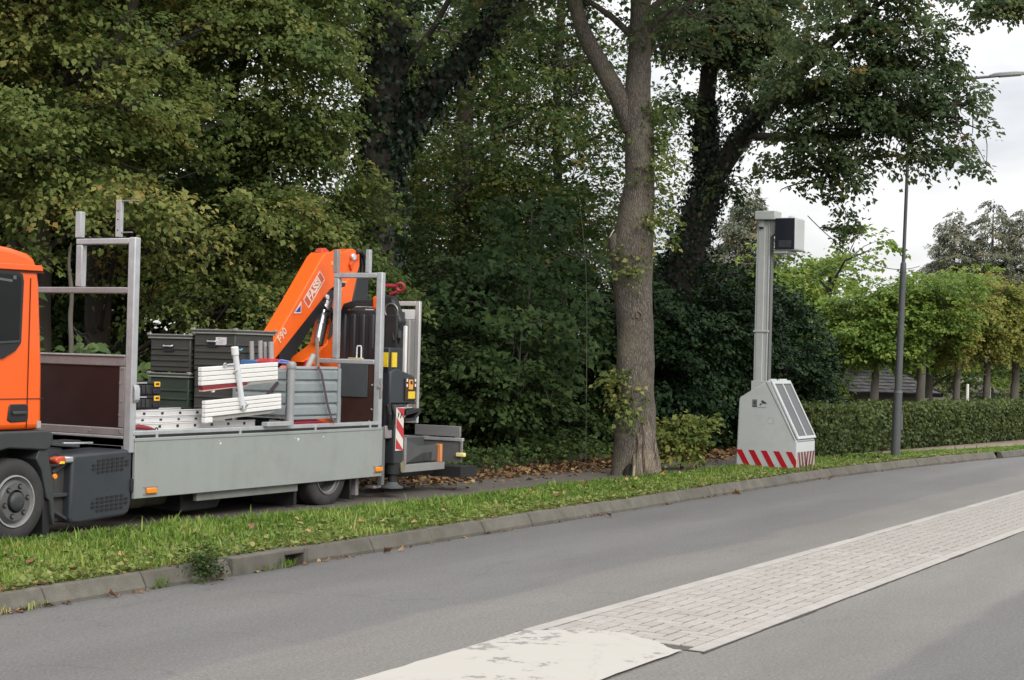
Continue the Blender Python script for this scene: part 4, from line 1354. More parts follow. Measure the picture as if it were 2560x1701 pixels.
ladder('long white aluminium ladder, lowest one, its end past the white planks', 11.85, 13.84, .993, y0=10.70, w=.42, h=.066)
ladder('white aluminium ladder in the middle of the pile of three', 11.85, 13.12, 1.060, h=.058, ph=.06)
ladder('white aluminium ladder on top of the pile, under the tool cases', 11.85, 13.12, 1.120, h=.062, ph=.08)
mb = MB().box((11.85, 10.66, .958), (13.80, 11.14, .990))
tag(mb.build('cream_board', pm('cream_board', (0.66, 0.58, 0.44), 0.7, var=0.06), bevel=0.003), 'long cream board lying beneath the aluminium ladders', 'board')
mb = MB()
mb.tube([(11.86, 10.62, 1.03), (11.95, 10.615, 1.035), (12.08, 10.61, 1.02), (12.16, 10.605, 1.005)], [.02, .028, .02, .012], 8)
t = mb.build('strap_hook', redd)
MB().torus((12.19, 10.60, 1.0), (0, 1, 0), .02, .007, 14, 6).build('hook_ring', black, t)
tag(t, 'dark red strap with a hook lying on the bed rail', 'strap')


# ---- white planked barrier
def plank_panel(mb_parent, cx, cz, L_, H_, ang, depth, nplank, y0):
    ca, sa = math.cos(ang), math.sin(ang)

    def pt(u, v, y):
        return (cx + u * ca - v * sa, y, cz + u * sa + v * ca)
    ph = H_ / nplank
    for k in range(nplank):
        v0, v1 = -H_ / 2 + k * ph + .002, -H_ / 2 + (k + 1) * ph - .002
        c = [pt(-L_ / 2, v0, y0), pt(L_ / 2, v0, y0), pt(L_ / 2, v0, y0 + depth), pt(-L_ / 2, v0, y0 + depth),
             pt(-L_ / 2, v1, y0), pt(L_ / 2, v1, y0), pt(L_ / 2, v1, y0 + depth), pt(-L_ / 2, v1, y0 + depth)]
        MB().hull8(c).build('plank', whitep, mb_parent, smooth=0, bevel=0.006)
    return pt


bar = thing('barrier', 'white planked barrier with two slanted boards on a white post, lying on the load', 'barrier', (13.45, 10.56, 1.0))
pt = plank_panel(bar, 13.39, 1.545, 1.24, .185, R(2.9), .05, 4, 10.545)
pu = MB().hull8([pt(-.60, -.135, 10.55), pt(.05, -.125, 10.55), pt(.05, -.125, 10.60), pt(-.60, -.135, 10.60), pt(-.61, -.095, 10.55), pt(.2, -.095, 10.55), pt(.2, -.095, 10.60), pt(-.61, -.095, 10.60)])
pu.build('red_underside', redd, bar, bevel=0.004)
MB().hull8([pt(-.60, -.15, 10.545), pt(.10, -.132, 10.545), pt(.10, -.132, 10.6), pt(-.60, -.15, 10.6), pt(-.60, -.136, 10.545), pt(.10, -.126, 10.545), pt(.10, -.126, 10.6), pt(-.60, -.136, 10.6)]).build('pink_edge', pm('pink_edge', (0.6, 0.32, 0.3), 0.6), bar, smooth=0)
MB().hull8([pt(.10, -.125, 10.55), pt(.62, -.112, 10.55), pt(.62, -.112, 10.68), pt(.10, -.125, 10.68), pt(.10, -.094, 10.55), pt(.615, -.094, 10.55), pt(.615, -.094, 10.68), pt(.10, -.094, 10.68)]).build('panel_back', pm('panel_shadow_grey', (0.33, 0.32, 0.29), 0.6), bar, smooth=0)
p2 = plank_panel(bar, 13.45, 1.225, 1.24, .165, R(3.0), .05, 4, 10.535)
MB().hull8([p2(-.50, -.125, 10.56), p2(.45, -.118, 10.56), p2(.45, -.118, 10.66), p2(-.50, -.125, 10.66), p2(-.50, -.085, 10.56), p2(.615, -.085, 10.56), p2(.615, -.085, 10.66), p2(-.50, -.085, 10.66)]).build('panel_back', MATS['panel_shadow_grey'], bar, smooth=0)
MB().hull8([p2(-.615, -.145, 10.54), p2(-.50, -.145, 10.54), p2(-.50, -.145, 10.60), p2(-.615, -.145, 10.60), p2(-.615, -.084, 10.54), p2(-.50, -.084, 10.54), p2(-.50, -.084, 10.60), p2(-.615, -.084, 10.60)]).build('plank_end', whitep, bar, bevel=0.012)
MB().tube([(13.255, 10.525, 1.77), (13.39, 10.515, 1.20)], .030, 16).build('post', pm('post_white', (0.72, 0.74, 0.77), 0.4, metal=0.1, var=0.08), bar)
MB().tube([(13.245, 10.525, 1.815), (13.262, 10.525, 1.735)], .038, 16).build('post_sleeve', whitep, bar, bevel=0.004)
mb = MB().tube([(13.30, 10.505, 1.585), (13.25, 10.51, 1.575), (13.25, 10.53, 1.56), (13.36, 10.53, 1.575)], .008, 6)
for k in range(6):
    a = k * 1.05
    mb.tube([(13.40, 10.50, 1.22), (13.40 + .05 * math.cos(a), 10.50, 1.22 + .045 * math.sin(a))], .011, 6)
mb.torus((13.40, 10.498, 1.22), (0, 1, 0), .035, .009, 16, 6)
mb.build('clamp', chrome, bar)
MB().tube([(13.13, 10.53, 1.63), (13.17, 10.53, 1.635), (13.25, 10.53, 1.64)], .012, 8).torus((13.11, 10.53, 1.63), (0, 1, 0), .02, .006, 12, 6).build('pin', chrome, bar)
MB().tube([(13.27, 10.50, 1.79), (13.31, 10.49, 1.785), (13.325, 10.49, 1.80)], .007, 6).build('blue_cord', pm('cord_blue', (0.12, 0.35, 0.5), 0.6), bar)
MB().box((12.95, 10.55, 1.355), (12.99, 10.58, 1.385)).build('rubber_stop', whitep, bar, bevel=0.008)

# ---- galvanised box pallet with ribbed sides
box_x0, box_x1, box_y0, box_y1 = 14.25, 15.18, 10.565, 11.33
bt = thing('box_pallet', 'galvanised steel box pallet with ribbed sides holding pipes, beside the white barrier', 'box pallet', (14.7, 10.95, BZ))
stl = pm('pallet_steel', (0.30, 0.335, 0.345), 0.5, metal=0.3, var=0.14, vscale=8, dirt=0.2, dirtcol=(0.2, 0.2, 0.2))


def ribbed(axis, a0, a1, fixed, sgn):
    z0, z1, nr = 1.085, 1.595, 4
    hh = (z1 - z0) / nr
    for k in range(nr):
        zb = z0 + k * hh
        pr = [(0, zb + .004), (-.018, zb + .02), (-.018, zb + hh - .028), (0, zb + hh - .012), (0, zb + hh), (.012, zb + hh), (.012, zb + .004)]
        MB().prism([(fixed + u * sgn, z) for u, z in pr], axis, a0, a1).build('side_panel', stl, bt, smooth=0, bevel=0.003)


ribbed('x', box_x0 + .07, box_x1 - .03, box_y0 + .02, 1)
ribbed('y', box_y0 + .06, box_y1 - .03, box_x0 + .02, 1)
MB().box((box_x1 - .02, box_y0 + .02, 1.05), (box_x1, box_y1, 1.595)).box((box_x0 + .02, box_y1 - .02, 1.05), (box_x1 - .021, box_y1, 1.595)).build('back_panel', stl, bt, smooth=0)
MB().box((box_x0 + .03, box_y0 + .03, 1.062), (box_x1 - .03, box_y1 - .03, 1.075)).build('floor_plate', stl, bt, smooth=0)
mb = MB().tube([(box_x0 + .03, box_y0 + .01, BZ), (box_x0 + .03, box_y0 + .01, 1.60)], .042, 16)
mb.lathe((box_x0 + .03, box_y0 + .01, 1.60), (0, 0, 1), [(.050, 0), (.056, .03), (.05, .06), (.03, .075), (0, .078)], 16)
mb.build('corner_post', pm('post_steel', (0.33, 0.34, 0.345), 0.5, metal=0.3, var=0.15), bt)
for cx, cy in ((box_x1 - .02, box_y0 + .01), (box_x0 + .03, box_y1 - .01), (box_x1 - .02, box_y1 - .01)):
    MB().box((cx - .025, cy - .02, BZ), (cx + .025, cy + .02, 1.605)).build('corner_post', stl, bt, smooth=0, bevel=0.005)
MB().box((box_x0 + .075, box_y0 + .004, 1.5975), (box_x1 - .05, box_y0 + .03, 1.625)).build('top_rim', galv, bt, bevel=0.004)
MB().box((box_x0 + .075, box_y0 + .002, 1.052), (box_x1 - .05, box_y0 + .035, 1.084)).build('bottom_rim', stl, bt, bevel=0.004)
pg = pm('pipe_grey', (0.34, 0.33, 0.32), 0.5, var=0.12, dirt=0.2)
for k, (px, py, zt, lab) in enumerate(((14.45, 11.25, 1.885, 'grey plastic pipe standing leftmost in the box pallet'), (14.47, 11.145, 1.893, 'grey plastic pipe standing tallest, second from left in the box pallet'),
                                       (14.49, 11.095, 1.88, 'slim grey pipe standing third from left in the box pallet'), (14.45, 10.985, 1.885, 'wide grey pipe standing nearest the orange crane boom in the box pallet'))):
    r_ = (.026, .026, .018, .029)[k]
    mb = MB().tube([(px + .03, py - .03, 1.06), (px, py, zt)], r_, 14)
    t = mb.build('pipe', pg)
    MB().cyl((px, py, zt - .002), (px, py, zt + .0015), r_ * .8, n=14).build('pipe_mouth', black, t, smooth=0)
    tag(t, lab, 'pipe', 'grey pipes in the box pallet')
t = MB().tube([(14.652, 10.797, 1.208), (14.721, 10.678, 1.623), (14.780, 10.649, 1.756)], .030, 14).build('tube', pm('tube_pale', (0.414, 0.404, 0.380), 0.5, var=0.1))
MB().cyl((14.779, 10.649, 1.754), (14.782, 10.648, 1.762), .024, n=14).build('tube_mouth', pm('tube_inside', (0.059, 0.054, 0.075), 0.8), t, smooth=0)
tag(t, 'pale open-ended tube leaning out of the box pallet', 'tube')
t = MB().prism([(14.845, 1.07), (14.88, 1.07), (14.865, 1.88), (14.855, 1.953), (14.84, 1.88)], 'y', 10.64, 10.675).build('wooden_stake', pm('stake_wood', (0.266, 0.187, 0.144), 0.8, var=0.2, stretch=(0.986, 0.986, 0.124)), bevel=0.003)
tag(t, 'weathered wooden stake standing upright in the box pallet', 'stake')
t = MB().lathe((14.810, 10.747, 1.406), (0, 0, 1), [(0, 0), (.045, 0), (.048, .02), (.048, .22), (.035, .255), (.035, .285), (0, .285)], 20).build('bottle', pm('bottle_red', (0.710, 0.020, 0.045), 0.35))
tag(t, 'bright red bottle with a wide cap in the box pallet', 'bottle')
t = MB().prism([(14.30, 1.64), (14.42, 1.655), (14.50, 1.69), (14.42, 1.70), (14.30, 1.675)], 'y', 10.86, 11.12).build('shovel_blade', redp, bevel=0.01)
tag(t, 'red plastic piece lying on top of the box pallet', 'plastic part')
t = MB().box((14.297, 11.043, 1.603), (14.455, 11.280, 1.682)).build('tub', pm('tub_blue', (0.069, 0.158, 0.360), 0.5), bevel=0.01)
tag(t, 'blue plastic tub behind the barrier post in the box pallet', 'tub')
mb = MB().tube([(14.297, 10.826, 1.603), (14.317, 10.767, 1.662), (14.336, 10.688, 1.657), (14.356, 10.629, 1.603)], .012, 8).tube([(14.297, 10.816, 1.632), (14.327, 10.747, 1.687), (14.356, 10.669, 1.672), (14.376, 10.619, 1.613)], .012, 8)
tag(mb.build('cable_loop', pm('cable_blue', (0.158, 0.197, 0.498), 0.5)), 'blue cable loop hanging over the box pallet corner', 'cable')
t = MB().prism([(14.27, 1.58), (14.30, 1.625), (14.36, 1.63), (14.4, 1.58)], 'y', 10.62, 10.75).build('glove', pm('glove_salmon', (0.542, 0.197, 0.163), 0.8, var=0.2), bevel=0.015)
tag(t, 'salmon coloured work glove tucked behind the round pallet post', 'glove')
sm_ = pm('strap_brown', (0.084, 0.059, 0.065), 0.8, var=0.2, vscale=30)


def strap(label, pts, w=.035):
    mb = MB()
    for p, q_ in zip(pts, pts[1:]):
        mb.bar(p, q_, w, .005, up=(0, -1, 0))
    return tag(mb.build('lashing_strap', sm_, smooth=0), label, 'strap')


strap('brown lashing strap pulled down over the ribbed pallet side to the rail', [(14.721, 10.545, 1.627), (14.760, 10.523, 1.554), (14.889, 10.523, 1.208), (14.948, 10.511, 1.070), (14.953, 10.452, 1.016)])
mb = MB().bar((14.243, 11.00, 1.20), (14.243, 10.84, 1.33), .005, .035, up=(0, .63, .78)).bar((14.243, 10.84, 1.33), (14.243, 10.72, 1.455), .005, .035, up=(0, .72, .69))
tag(mb.build('lashing_strap', sm_, smooth=0), 'brown lashing strap crossing the pallet front between the two white boards', 'strap')
mb = MB()
for k in range(3):
    z0 = .985 + k * .024
    mb.hull8([(14.36 + .03 * k, 10.60, z0), (15.12 - .10 * k, 10.60, z0), (15.10 - .10 * k, 10.67, z0), (14.36 + .03 * k, 10.67, z0), (14.37 + .03 * k, 10.60, z0 + .022), (14.95 - .10 * k, 10.60, z0 + .022), (14.95 - .10 * k, 10.67, z0 + .022), (14.37 + .03 * k, 10.67, z0 + .022)])
t = mb.build('hose_coil', pm('hose_red', (0.394, 0.035, 0.070), 0.5, var=0.15), bevel=0.01)
tag(t, 'flat red fire hose folded under the box pallet by the rail', 'hose')
t = MB().box((13.705, 10.432, 1.001), (14.149, 10.511, 1.046)).build('metal_rail', galv, bevel=0.004)
tag(t, 'short grey metal rail lying left of the box pallet', 'rail')
t = thing('pull_handle', 'white wire handle on a yellow base standing on the rear cross rail', 'handle', (15.90, 10.80, 1.713))
MB().box((15.87, 10.76, 1.7135), (15.93, 10.95, 1.728)).build('base_plate', pm('base_yellow', (0.62, 0.52, 0.24), 0.6), t, bevel=0.005)
MB().tube([(15.90, 10.845, 1.728), (15.90, 10.842, 1.85), (15.90, 10.835, 1.865), (15.90, 10.79, 1.867), (15.90, 10.783, 1.855), (15.90, 10.78, 1.728)], .009, 8).build('wire_loop', pm('loop_white', (0.68, 0.69, 0.72), 0.4), t)

# ================================================================== SPEED CAMERA
sw = pm('camera_white', (0.50, 0.525, 0.52), 0.5, var=0.05, vscale=2.5, dirt=0.3, dirtcol=(0.36, 0.355, 0.32))
st_red = pm('stripe_red_film', (0.42, 0.006, 0.018), 0.4, var=0.08)
BX, BW = 24.83, 0.87         # the face towards traffic and the depth along the road
sc_ = thing('speed_camera', 'pale grey mobile speed camera box with red striped base and tall mast on the verge', 'speed camera', (25.2, 9.05, .1))
prof = [(9.575, .09), (9.585, .16), (9.555, 1.20), (9.535, 1.24), (9.09, 1.505), (9.055, 1.51), (9.03, 1.495), (8.585, .60), (8.565, .54), (8.57, .09)]
body = MB().prism(prof, 'x', BX, BX + BW).build('body', sw, sc_, bevel=0.022, seg=3)
# slanted front frame with two solar panels
d_ = Vector((0, 8.575 - 9.045, .58 - 1.50)).normalized()
n_ = Vector((0, d_.z, -d_.y))
if n_.y > 0:
    n_ = -n_
solar = pm('solar_dark', (0.035, 0.036, 0.038), 0.18, var=0.2, spec=0.7)
pa = Vector((0, 9.035, 1.502))
ln_ = 1.02


def slab(x0, x1, s0, s1, h0, h1, name, mat):
    c = []
    for h in (h0, h1):
        for s_, xx in ((s0, x0), (s0, x1), (s1, x1), (s1, x0)):
            p = pa + d_ * s_ + n_ * h
            c.append((xx, p.y, p.z))
    return MB().hull8(c).build(name, mat, sc_, bevel=0.005)


slab(BX - .004, BX + .075, 0.0, ln_, .0, .03, 'panel_frame', sw)
slab(BX + BW - .035, BX + BW + .004, 0.0, ln_, .0, .03, 'panel_frame', sw)
slab(BX + .0755, BX + BW - .0355, 0.0, .06, .0, .03, 'panel_frame', sw)
slab(BX + .0755, BX + BW - .0355, ln_ - .05, ln_, .0, .03, 'panel_frame', sw)
slab(BX + .435, BX + .475, .0605, ln_ - .0505, .0, .028, 'panel_divider', sw)
slab(BX + .0755, BX + .4345, .0605, ln_ - .0505, .004, .016, 'solar_panel', solar)
slab(BX + .4755, BX + BW - .0355, .0605, ln_ - .0505, .004, .016, 'solar_panel', solar)
MB().tube([(BX + .05, 9.065, 1.515), (BX + .33, 9.065, 1.515)], .022, 10).tube([(BX + .47, 9.065, 1.515), (BX + BW - .05, 9.065, 1.515)], .022, 10).build('ridge_roll', sw, sc_)
MB().prism([(9.115, 1.49), (9.10, 1.49), (8.628, .60), (8.60, .57), (8.60, .582), (8.617, .612)], 'x', BX - .003, BX + .002).build('frame_seam', pm('seam_grey', (0.22, 0.23, 0.23), 0.6), sc_, smooth=0)
MB().box((BX + .01, 8.562, .562), (BX + BW - .01, 8.569, .570)).build('front_seam', MATS['seam_grey'], sc_, smooth=0)


def clip_quad(q4, u0, u1):
    """cut a slanted stripe to u0..u1 (keeps it a polygon)"""
    def cut(poly, c, keep_ge):
        out = []
        for i in range(len(poly)):
            a_, b_ = poly[i], poly[(i + 1) % len(poly)]
            ia, ib = (a_[0] >= c) == keep_ge, (b_[0] >= c) == keep_ge
            if ia:
                out.append(a_)
            if ia != ib:
                t_ = (c - a_[0]) / (b_[0] - a_[0])
                out.append((c, a_[1] + (b_[1] - a_[1]) * t_))
        return out
    return cut(cut(q4, u0, True), u1, False)


for k in range(5):
    ytop = 9.582 - k * .208
    q4 = [(ytop, .40), (ytop - .098, .40), (ytop - .098 - .18, .095), (ytop - .18, .095)]
    q4 = clip_quad(q4, 8.575, 9.572)
    if len(q4) > 2:
        MB().prism(q4, 'x', BX - .0035, BX + .002).build('red_stripe', st_red, sc_, smooth=0)
st_r2 = pm('stripe_dull_red', (0.13, 0.025, 0.025), 0.5, var=0.1)
MB().box((BX + .015, 8.562, .10), (BX + BW - .015, 8.5695, .40)).build('striped_panel', pm('panel_pinkish', (0.43, 0.36, 0.335), 0.5, var=0.08), sc_, smooth=0)
for k in range(3):
    for s_ in (-1, 1):
        xm = BX + BW / 2
        xt = xm + s_ * (.085 + k * .14) + (.0 if s_ < 0 else .0)
        q4 = [(xt - .035, .398), (xt + .035, .398), (xt + .035 - s_ * .11, .102), (xt - .035 - s_ * .11, .102)]
        q4 = clip_quad(q4, BX + .02, BX + BW - .02)
        MB().prism(q4, 'y', 8.5595, 8.5625).build('dark_stripe', st_r2, sc_, smooth=0)
# printed marks on the face: crest plate, camera symbol, line of small print, faint ring
dg = pm('print_dark', (0.035, 0.04, 0.042), 0.5)
lg = pm('print_mid', (0.16, 0.175, 0.18), 0.5)
MB().box((BX - .0035, 9.245, 1.10), (BX + .002, 9.325, 1.205)).build('crest_plate', lg, sc_, smooth=0)
cm_ = MB().box((BX - .005, 9.247, 1.088), (BX - .0037, 9.323, 1.105))
cm_.box((BX - .005, 9.265, 1.13), (BX - .0037, 9.30, 1.15)).box((BX - .005, 9.285, 1.15), (BX - .0037, 9.305, 1.18)).box((BX - .005, 9.26, 1.16), (BX - .0037, 9.275, 1.19))
cm_.build('crest_mark', dg, sc_, smooth=0)
cs = MB().prism([(9.175, 1.185), (9.165, 1.20), (9.10, 1.165), (9.085, 1.145), (9.13, 1.14), (9.165, 1.16)], 'x', BX - .0035, BX + .001)
cs.prism([(9.165, 1.155), (9.15, 1.15), (9.175, 1.125), (9.19, 1.13)], 'x', BX - .0035, BX + .001).prism([(9.20, 1.14), (9.185, 1.142), (9.185, 1.11), (9.20, 1.11)], 'x', BX - .0035, BX + .001)
cs.build('camera_symbol', dg, sc_, smooth=0)
MB().box((BX - .0032, 9.09, 1.078), (BX + .001, 9.235, 1.084)).build('small_print', lg, sc_, smooth=0)
MB().torus((BX, 9.01, .88), (1, 0, 0), .052, .0045, 24, 6, R(60), R(390)).build('faint_ring', pm('faint_grey', (0.40, 0.425, 0.43), 0.5), sc_)
# mast
MXa, MXb = 25.02, 25.16
mast = MB().prism([(MXa, 9.17), (MXa, 9.19), (MXa + .008, 9.20), (MXa + .008, 9.25), (MXa, 9.26), (MXa, 9.36), (MXa + .008, 9.37), (MXa + .008, 9.395), (MXb, 9.395), (MXb, 9.17)], 'z', 1.20, 4.05).build('mast', pm('mast_grey', (0.46, 0.475, 0.465), 0.5, var=0.05, dirt=0.1), sc_, bevel=0.004)
sh = 0.0
MB().box((MXa - .01, 9.15, 1.2), (MXb + .012, 9.425, 1.50)).build('mast_foot', MATS['mast_grey'], sc_, bevel=0.008)
MB().box((MXa - .014, 9.155, 2.28), (MXb + .012, 9.41, 2.31)).build('mast_collar', MATS['mast_grey'], sc_, bevel=0.004)
MB().box((MXa + .02, 9.145, 1.5), (MXb - .01, 9.168, 3.95)).build('mast_rail', pm('rail_dark', (0.13, 0.135, 0.135), 0.5), sc_, bevel=0.003)
MB().box((MXa - .10, 9.06, 4.075), (MXb + .08, 9.40, 4.215)).build('mast_cap', sw, sc_, bevel=0.012)
MB().box((MXa - .035, 9.27, 3.96), (MXa + .03, 9.36, 4.074)).build('sensor', MATS['mast_grey'], sc_, bevel=0.01)
MB().box((MXa - .03, 9.28, 3.935), (MXa + .02, 9.345, 3.959)).build('sensor_lens', black, sc_, bevel=0.006)
MB().prism([(9.17, 4.07), (9.06, 4.07), (9.10, 3.86), (9.165, 3.80)], 'x', MXa + .01, MXb - .01).build('head_bracket', MATS['mast_grey'], sc_, bevel=0.006)
hd_ = MB().box((24.96, 8.725, 3.585), (25.42, 9.07, 4.105)).build('camera_head', sw, sc_, bevel=0.03, seg=3)
MB().box((24.945, 8.735, 3.60), (24.959, 9.06, 4.095)).build('dark_front', pm('head_navy', (0.010, 0.013, 0.024), 0.3), sc_, bevel=0.02)
MB().box((24.941, 8.79, 3.63), (24.9448, 9.0, 3.74)).build('lens_window', pm('lens_grey', (0.05, 0.052, 0.06), 0.2), sc_, bevel=0.01)
MB().box((24.98, 8.86, 3.535), (25.3, 9.08, 3.584)).build('head_foot', sw, sc_, bevel=0.01)
MB().lathe((25.15, 8.86, 4.105), (0, 0, 1), [(.06, 0), (.055, .02), (.03, .04), (0, .045)], 16).build('antenna_dome', pm('dome_pale', (0.6, 0.6, 0.6), 0.5), sc_)

# ================================================================== STREET LAMP
lp = pm('lamp_post_grey', (0.085, 0.093, 0.095), 0.6, var=0.14, vscale=9, bump=0.1, bscale=50, dirt=0.25, dirtcol=(0.09, 0.095, 0.07))
la = thing('street_lamp', 'tall dark grey street lamp with an arm over the road, in front of the hedge', 'street lamp', (29.77, 8.40, .1))
LX = 29.77


def ly(z):
    return 8.40 - .0185 * (z - .1)


MB().tube([(LX, ly(.08), .08), (LX, ly(1.30), 1.30)], [.082, .080], 20).build('base_section', lp, la)
MB().tube([(LX, ly(1.30), 1.300), (LX, ly(1.345), 1.345)], [.086, .072], 20).build('base_collar', lp, la)
MB().tube([(LX, ly(1.34), 1.345), (LX, ly(3.55), 3.55)], [.066, .054], 18).build('middle_section', lp, la)
MB().tube([(LX, ly(3.50), 3.50), (LX, ly(3.66), 3.66), (LX, ly(3.70), 3.70)], [.058, .052, .034], 18).build('step_collar', lp, la)
MB().tube([(LX, ly(3.68), 3.68), (LX, ly(6.7), 6.7), (LX + .02, ly(6.95) - .03, 6.95), (LX + .08, 8.12, 7.06), (LX + .22, 7.85, 7.09), (LX + .53, 7.30, 7.08), (LX + .75, 6.93, 7.13)], [.033, .029, .029, .028, .027, .026, .024], 14).build('upper_section', lp, la)
MB().box((LX - .012, ly(.75) - .088, .62), (LX + .09, ly(.75) - .07, .92)).build('service_door', lp, la, bevel=0.004)
hm_ = Matrix.Rotation(math.atan2(-.45, .25), 4, 'Z')
hv = []
for (u, w_, z) in ((-.05, .05, -.01), (.10, .10, -.03), (.50, .085, -.025), (.62, .03, .0)):
    pass
mb = MB()
hp0 = Vector((LX + .70, 7.00, 7.125))
hdv = Vector((.46, -.87, .10)).normalized()
hs = hdv.cross(Vector((0, 0, 1))).normalized()
hu = hs.cross(hdv)
rings = [(-.02, .035, .03), (.06, .075, .05), (.14, .095, .055), (.45, .095, .05), (.60, .075, .035), (.66, .03, .015)]
vs, fs = [], []
for (s_, a_, b_) in rings:
    c = hp0 + hdv * s_
    vs += [c - hs * a_ - hu * .015, c + hs * a_ - hu * .015, c + hs * a_ * .9 + hu * b_ * .6, c + hs * a_ * .4 + hu * b_, c - hs * a_ * .4 + hu * b_, c - hs * a_ * .9 + hu * b_ * .6]
for i in range(len(rings) - 1):
    for k in range(6):
        fs.append((i * 6 + k, i * 6 + (k + 1) % 6, (i + 1) * 6 + (k + 1) % 6, (i + 1) * 6 + k))
fs += [(5, 4, 3, 2, 1, 0), tuple(range(30, 36))]
mb.add(vs, fs)
hd2 = mb.build('lamp_head', pm('lamp_head_grey', (0.17, 0.175, 0.18), 0.5, var=0.1), la, smooth=40)
c0 = hp0 + hdv * .16 - hu * .0165
MB().hull8([c0 - hs * .075, c0 + hs * .075, c0 + hs * .075 + hdv * .40, c0 - hs * .075 + hdv * .40] + [p - hu * .012 for p in (c0 - hs * .07, c0 + hs * .07, c0 + hs * .07 + hdv * .40, c0 - hs * .07 + hdv * .40)]).build('lamp_glass', pm('lamp_glass', (0.4, 0.4, 0.4), 0.15), hd2, smooth=0)

# ================================================================== TREES AND PLANTS
bark_d = pm('bark_dark', (0.045, 0.036, 0.028), 0.9, var=0.4, vscale=7, bump=1.0, bscale=22, stretch=(1, 1, .3))
bark_g = pm('bark_grey', (0.115, 0.105, 0.085), 0.9, var=0.3, vscale=7, bump=0.8, bscale=24, stretch=(1, 1, .3))
maple = leafmat('leaf_maple', [(0, (.065, .105, .034)), (.38, (.140, .190, .055)), (.68, (.235, .258, .078)), (.90, (.37, .33, .105)), (1, (.33, .21, .07))], trans=.5, rough=.6, spec=.25)
green = leafmat('leaf_green', [(0, (.026, .046, .015)), (.5, (.054, .086, .027)), (.85, (.10, .135, .034)), (1, (.14, .13, .03))], trans=.30, rough=.6, spec=.15)
gapm = leafmat('leaf_gap', [(0, (.028, .05, .014)), (.5, (.060, .098, .026)), (.85, (.12, .15, .035)), (1, (.2, .16, .04))], trans=.45, rough=.6, spec=.2)
oakm = leafmat('leaf_oak', [(0, (.045, .070, .034)), (.5, (.085, .125, .055)), (.86, (.14, .165, .06)), (.95, (.19, .17, .05)), (1, (.20, .11, .035))], trans=.48, rough=.6, spec=.2)
ivym = leafmat('leaf_ivy', [(0, (.008, .018, .010)), (.7, (.018, .034, .018)), (1, (.045, .06, .025))], trans=.12, rough=.35)
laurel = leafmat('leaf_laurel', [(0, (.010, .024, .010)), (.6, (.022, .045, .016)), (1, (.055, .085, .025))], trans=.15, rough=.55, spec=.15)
fresh = leafmat('leaf_fresh', [(0, (.07, .12, .028)), (.5, (.155, .235, .045)), (1, (.30, .33, .07))], trans=.42, spec=.2)
autumn = leafmat('leaf_autumn', [(0, (.09, .13, .032)), (.45, (.19, .215, .052)), (.85, (.33, .295, .075)), (1, (.38, .27, .07))], trans=.40, spec=.2)
conif = leafmat('leaf_conifer', [(0, (.055, .07, .045)), (.6, (.12, .13, .08)), (1, (.21, .165, .09))], trans=.15, rough=.6)
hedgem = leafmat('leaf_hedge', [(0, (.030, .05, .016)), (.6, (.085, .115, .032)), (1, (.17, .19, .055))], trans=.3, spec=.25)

RS = np.random.default_rng


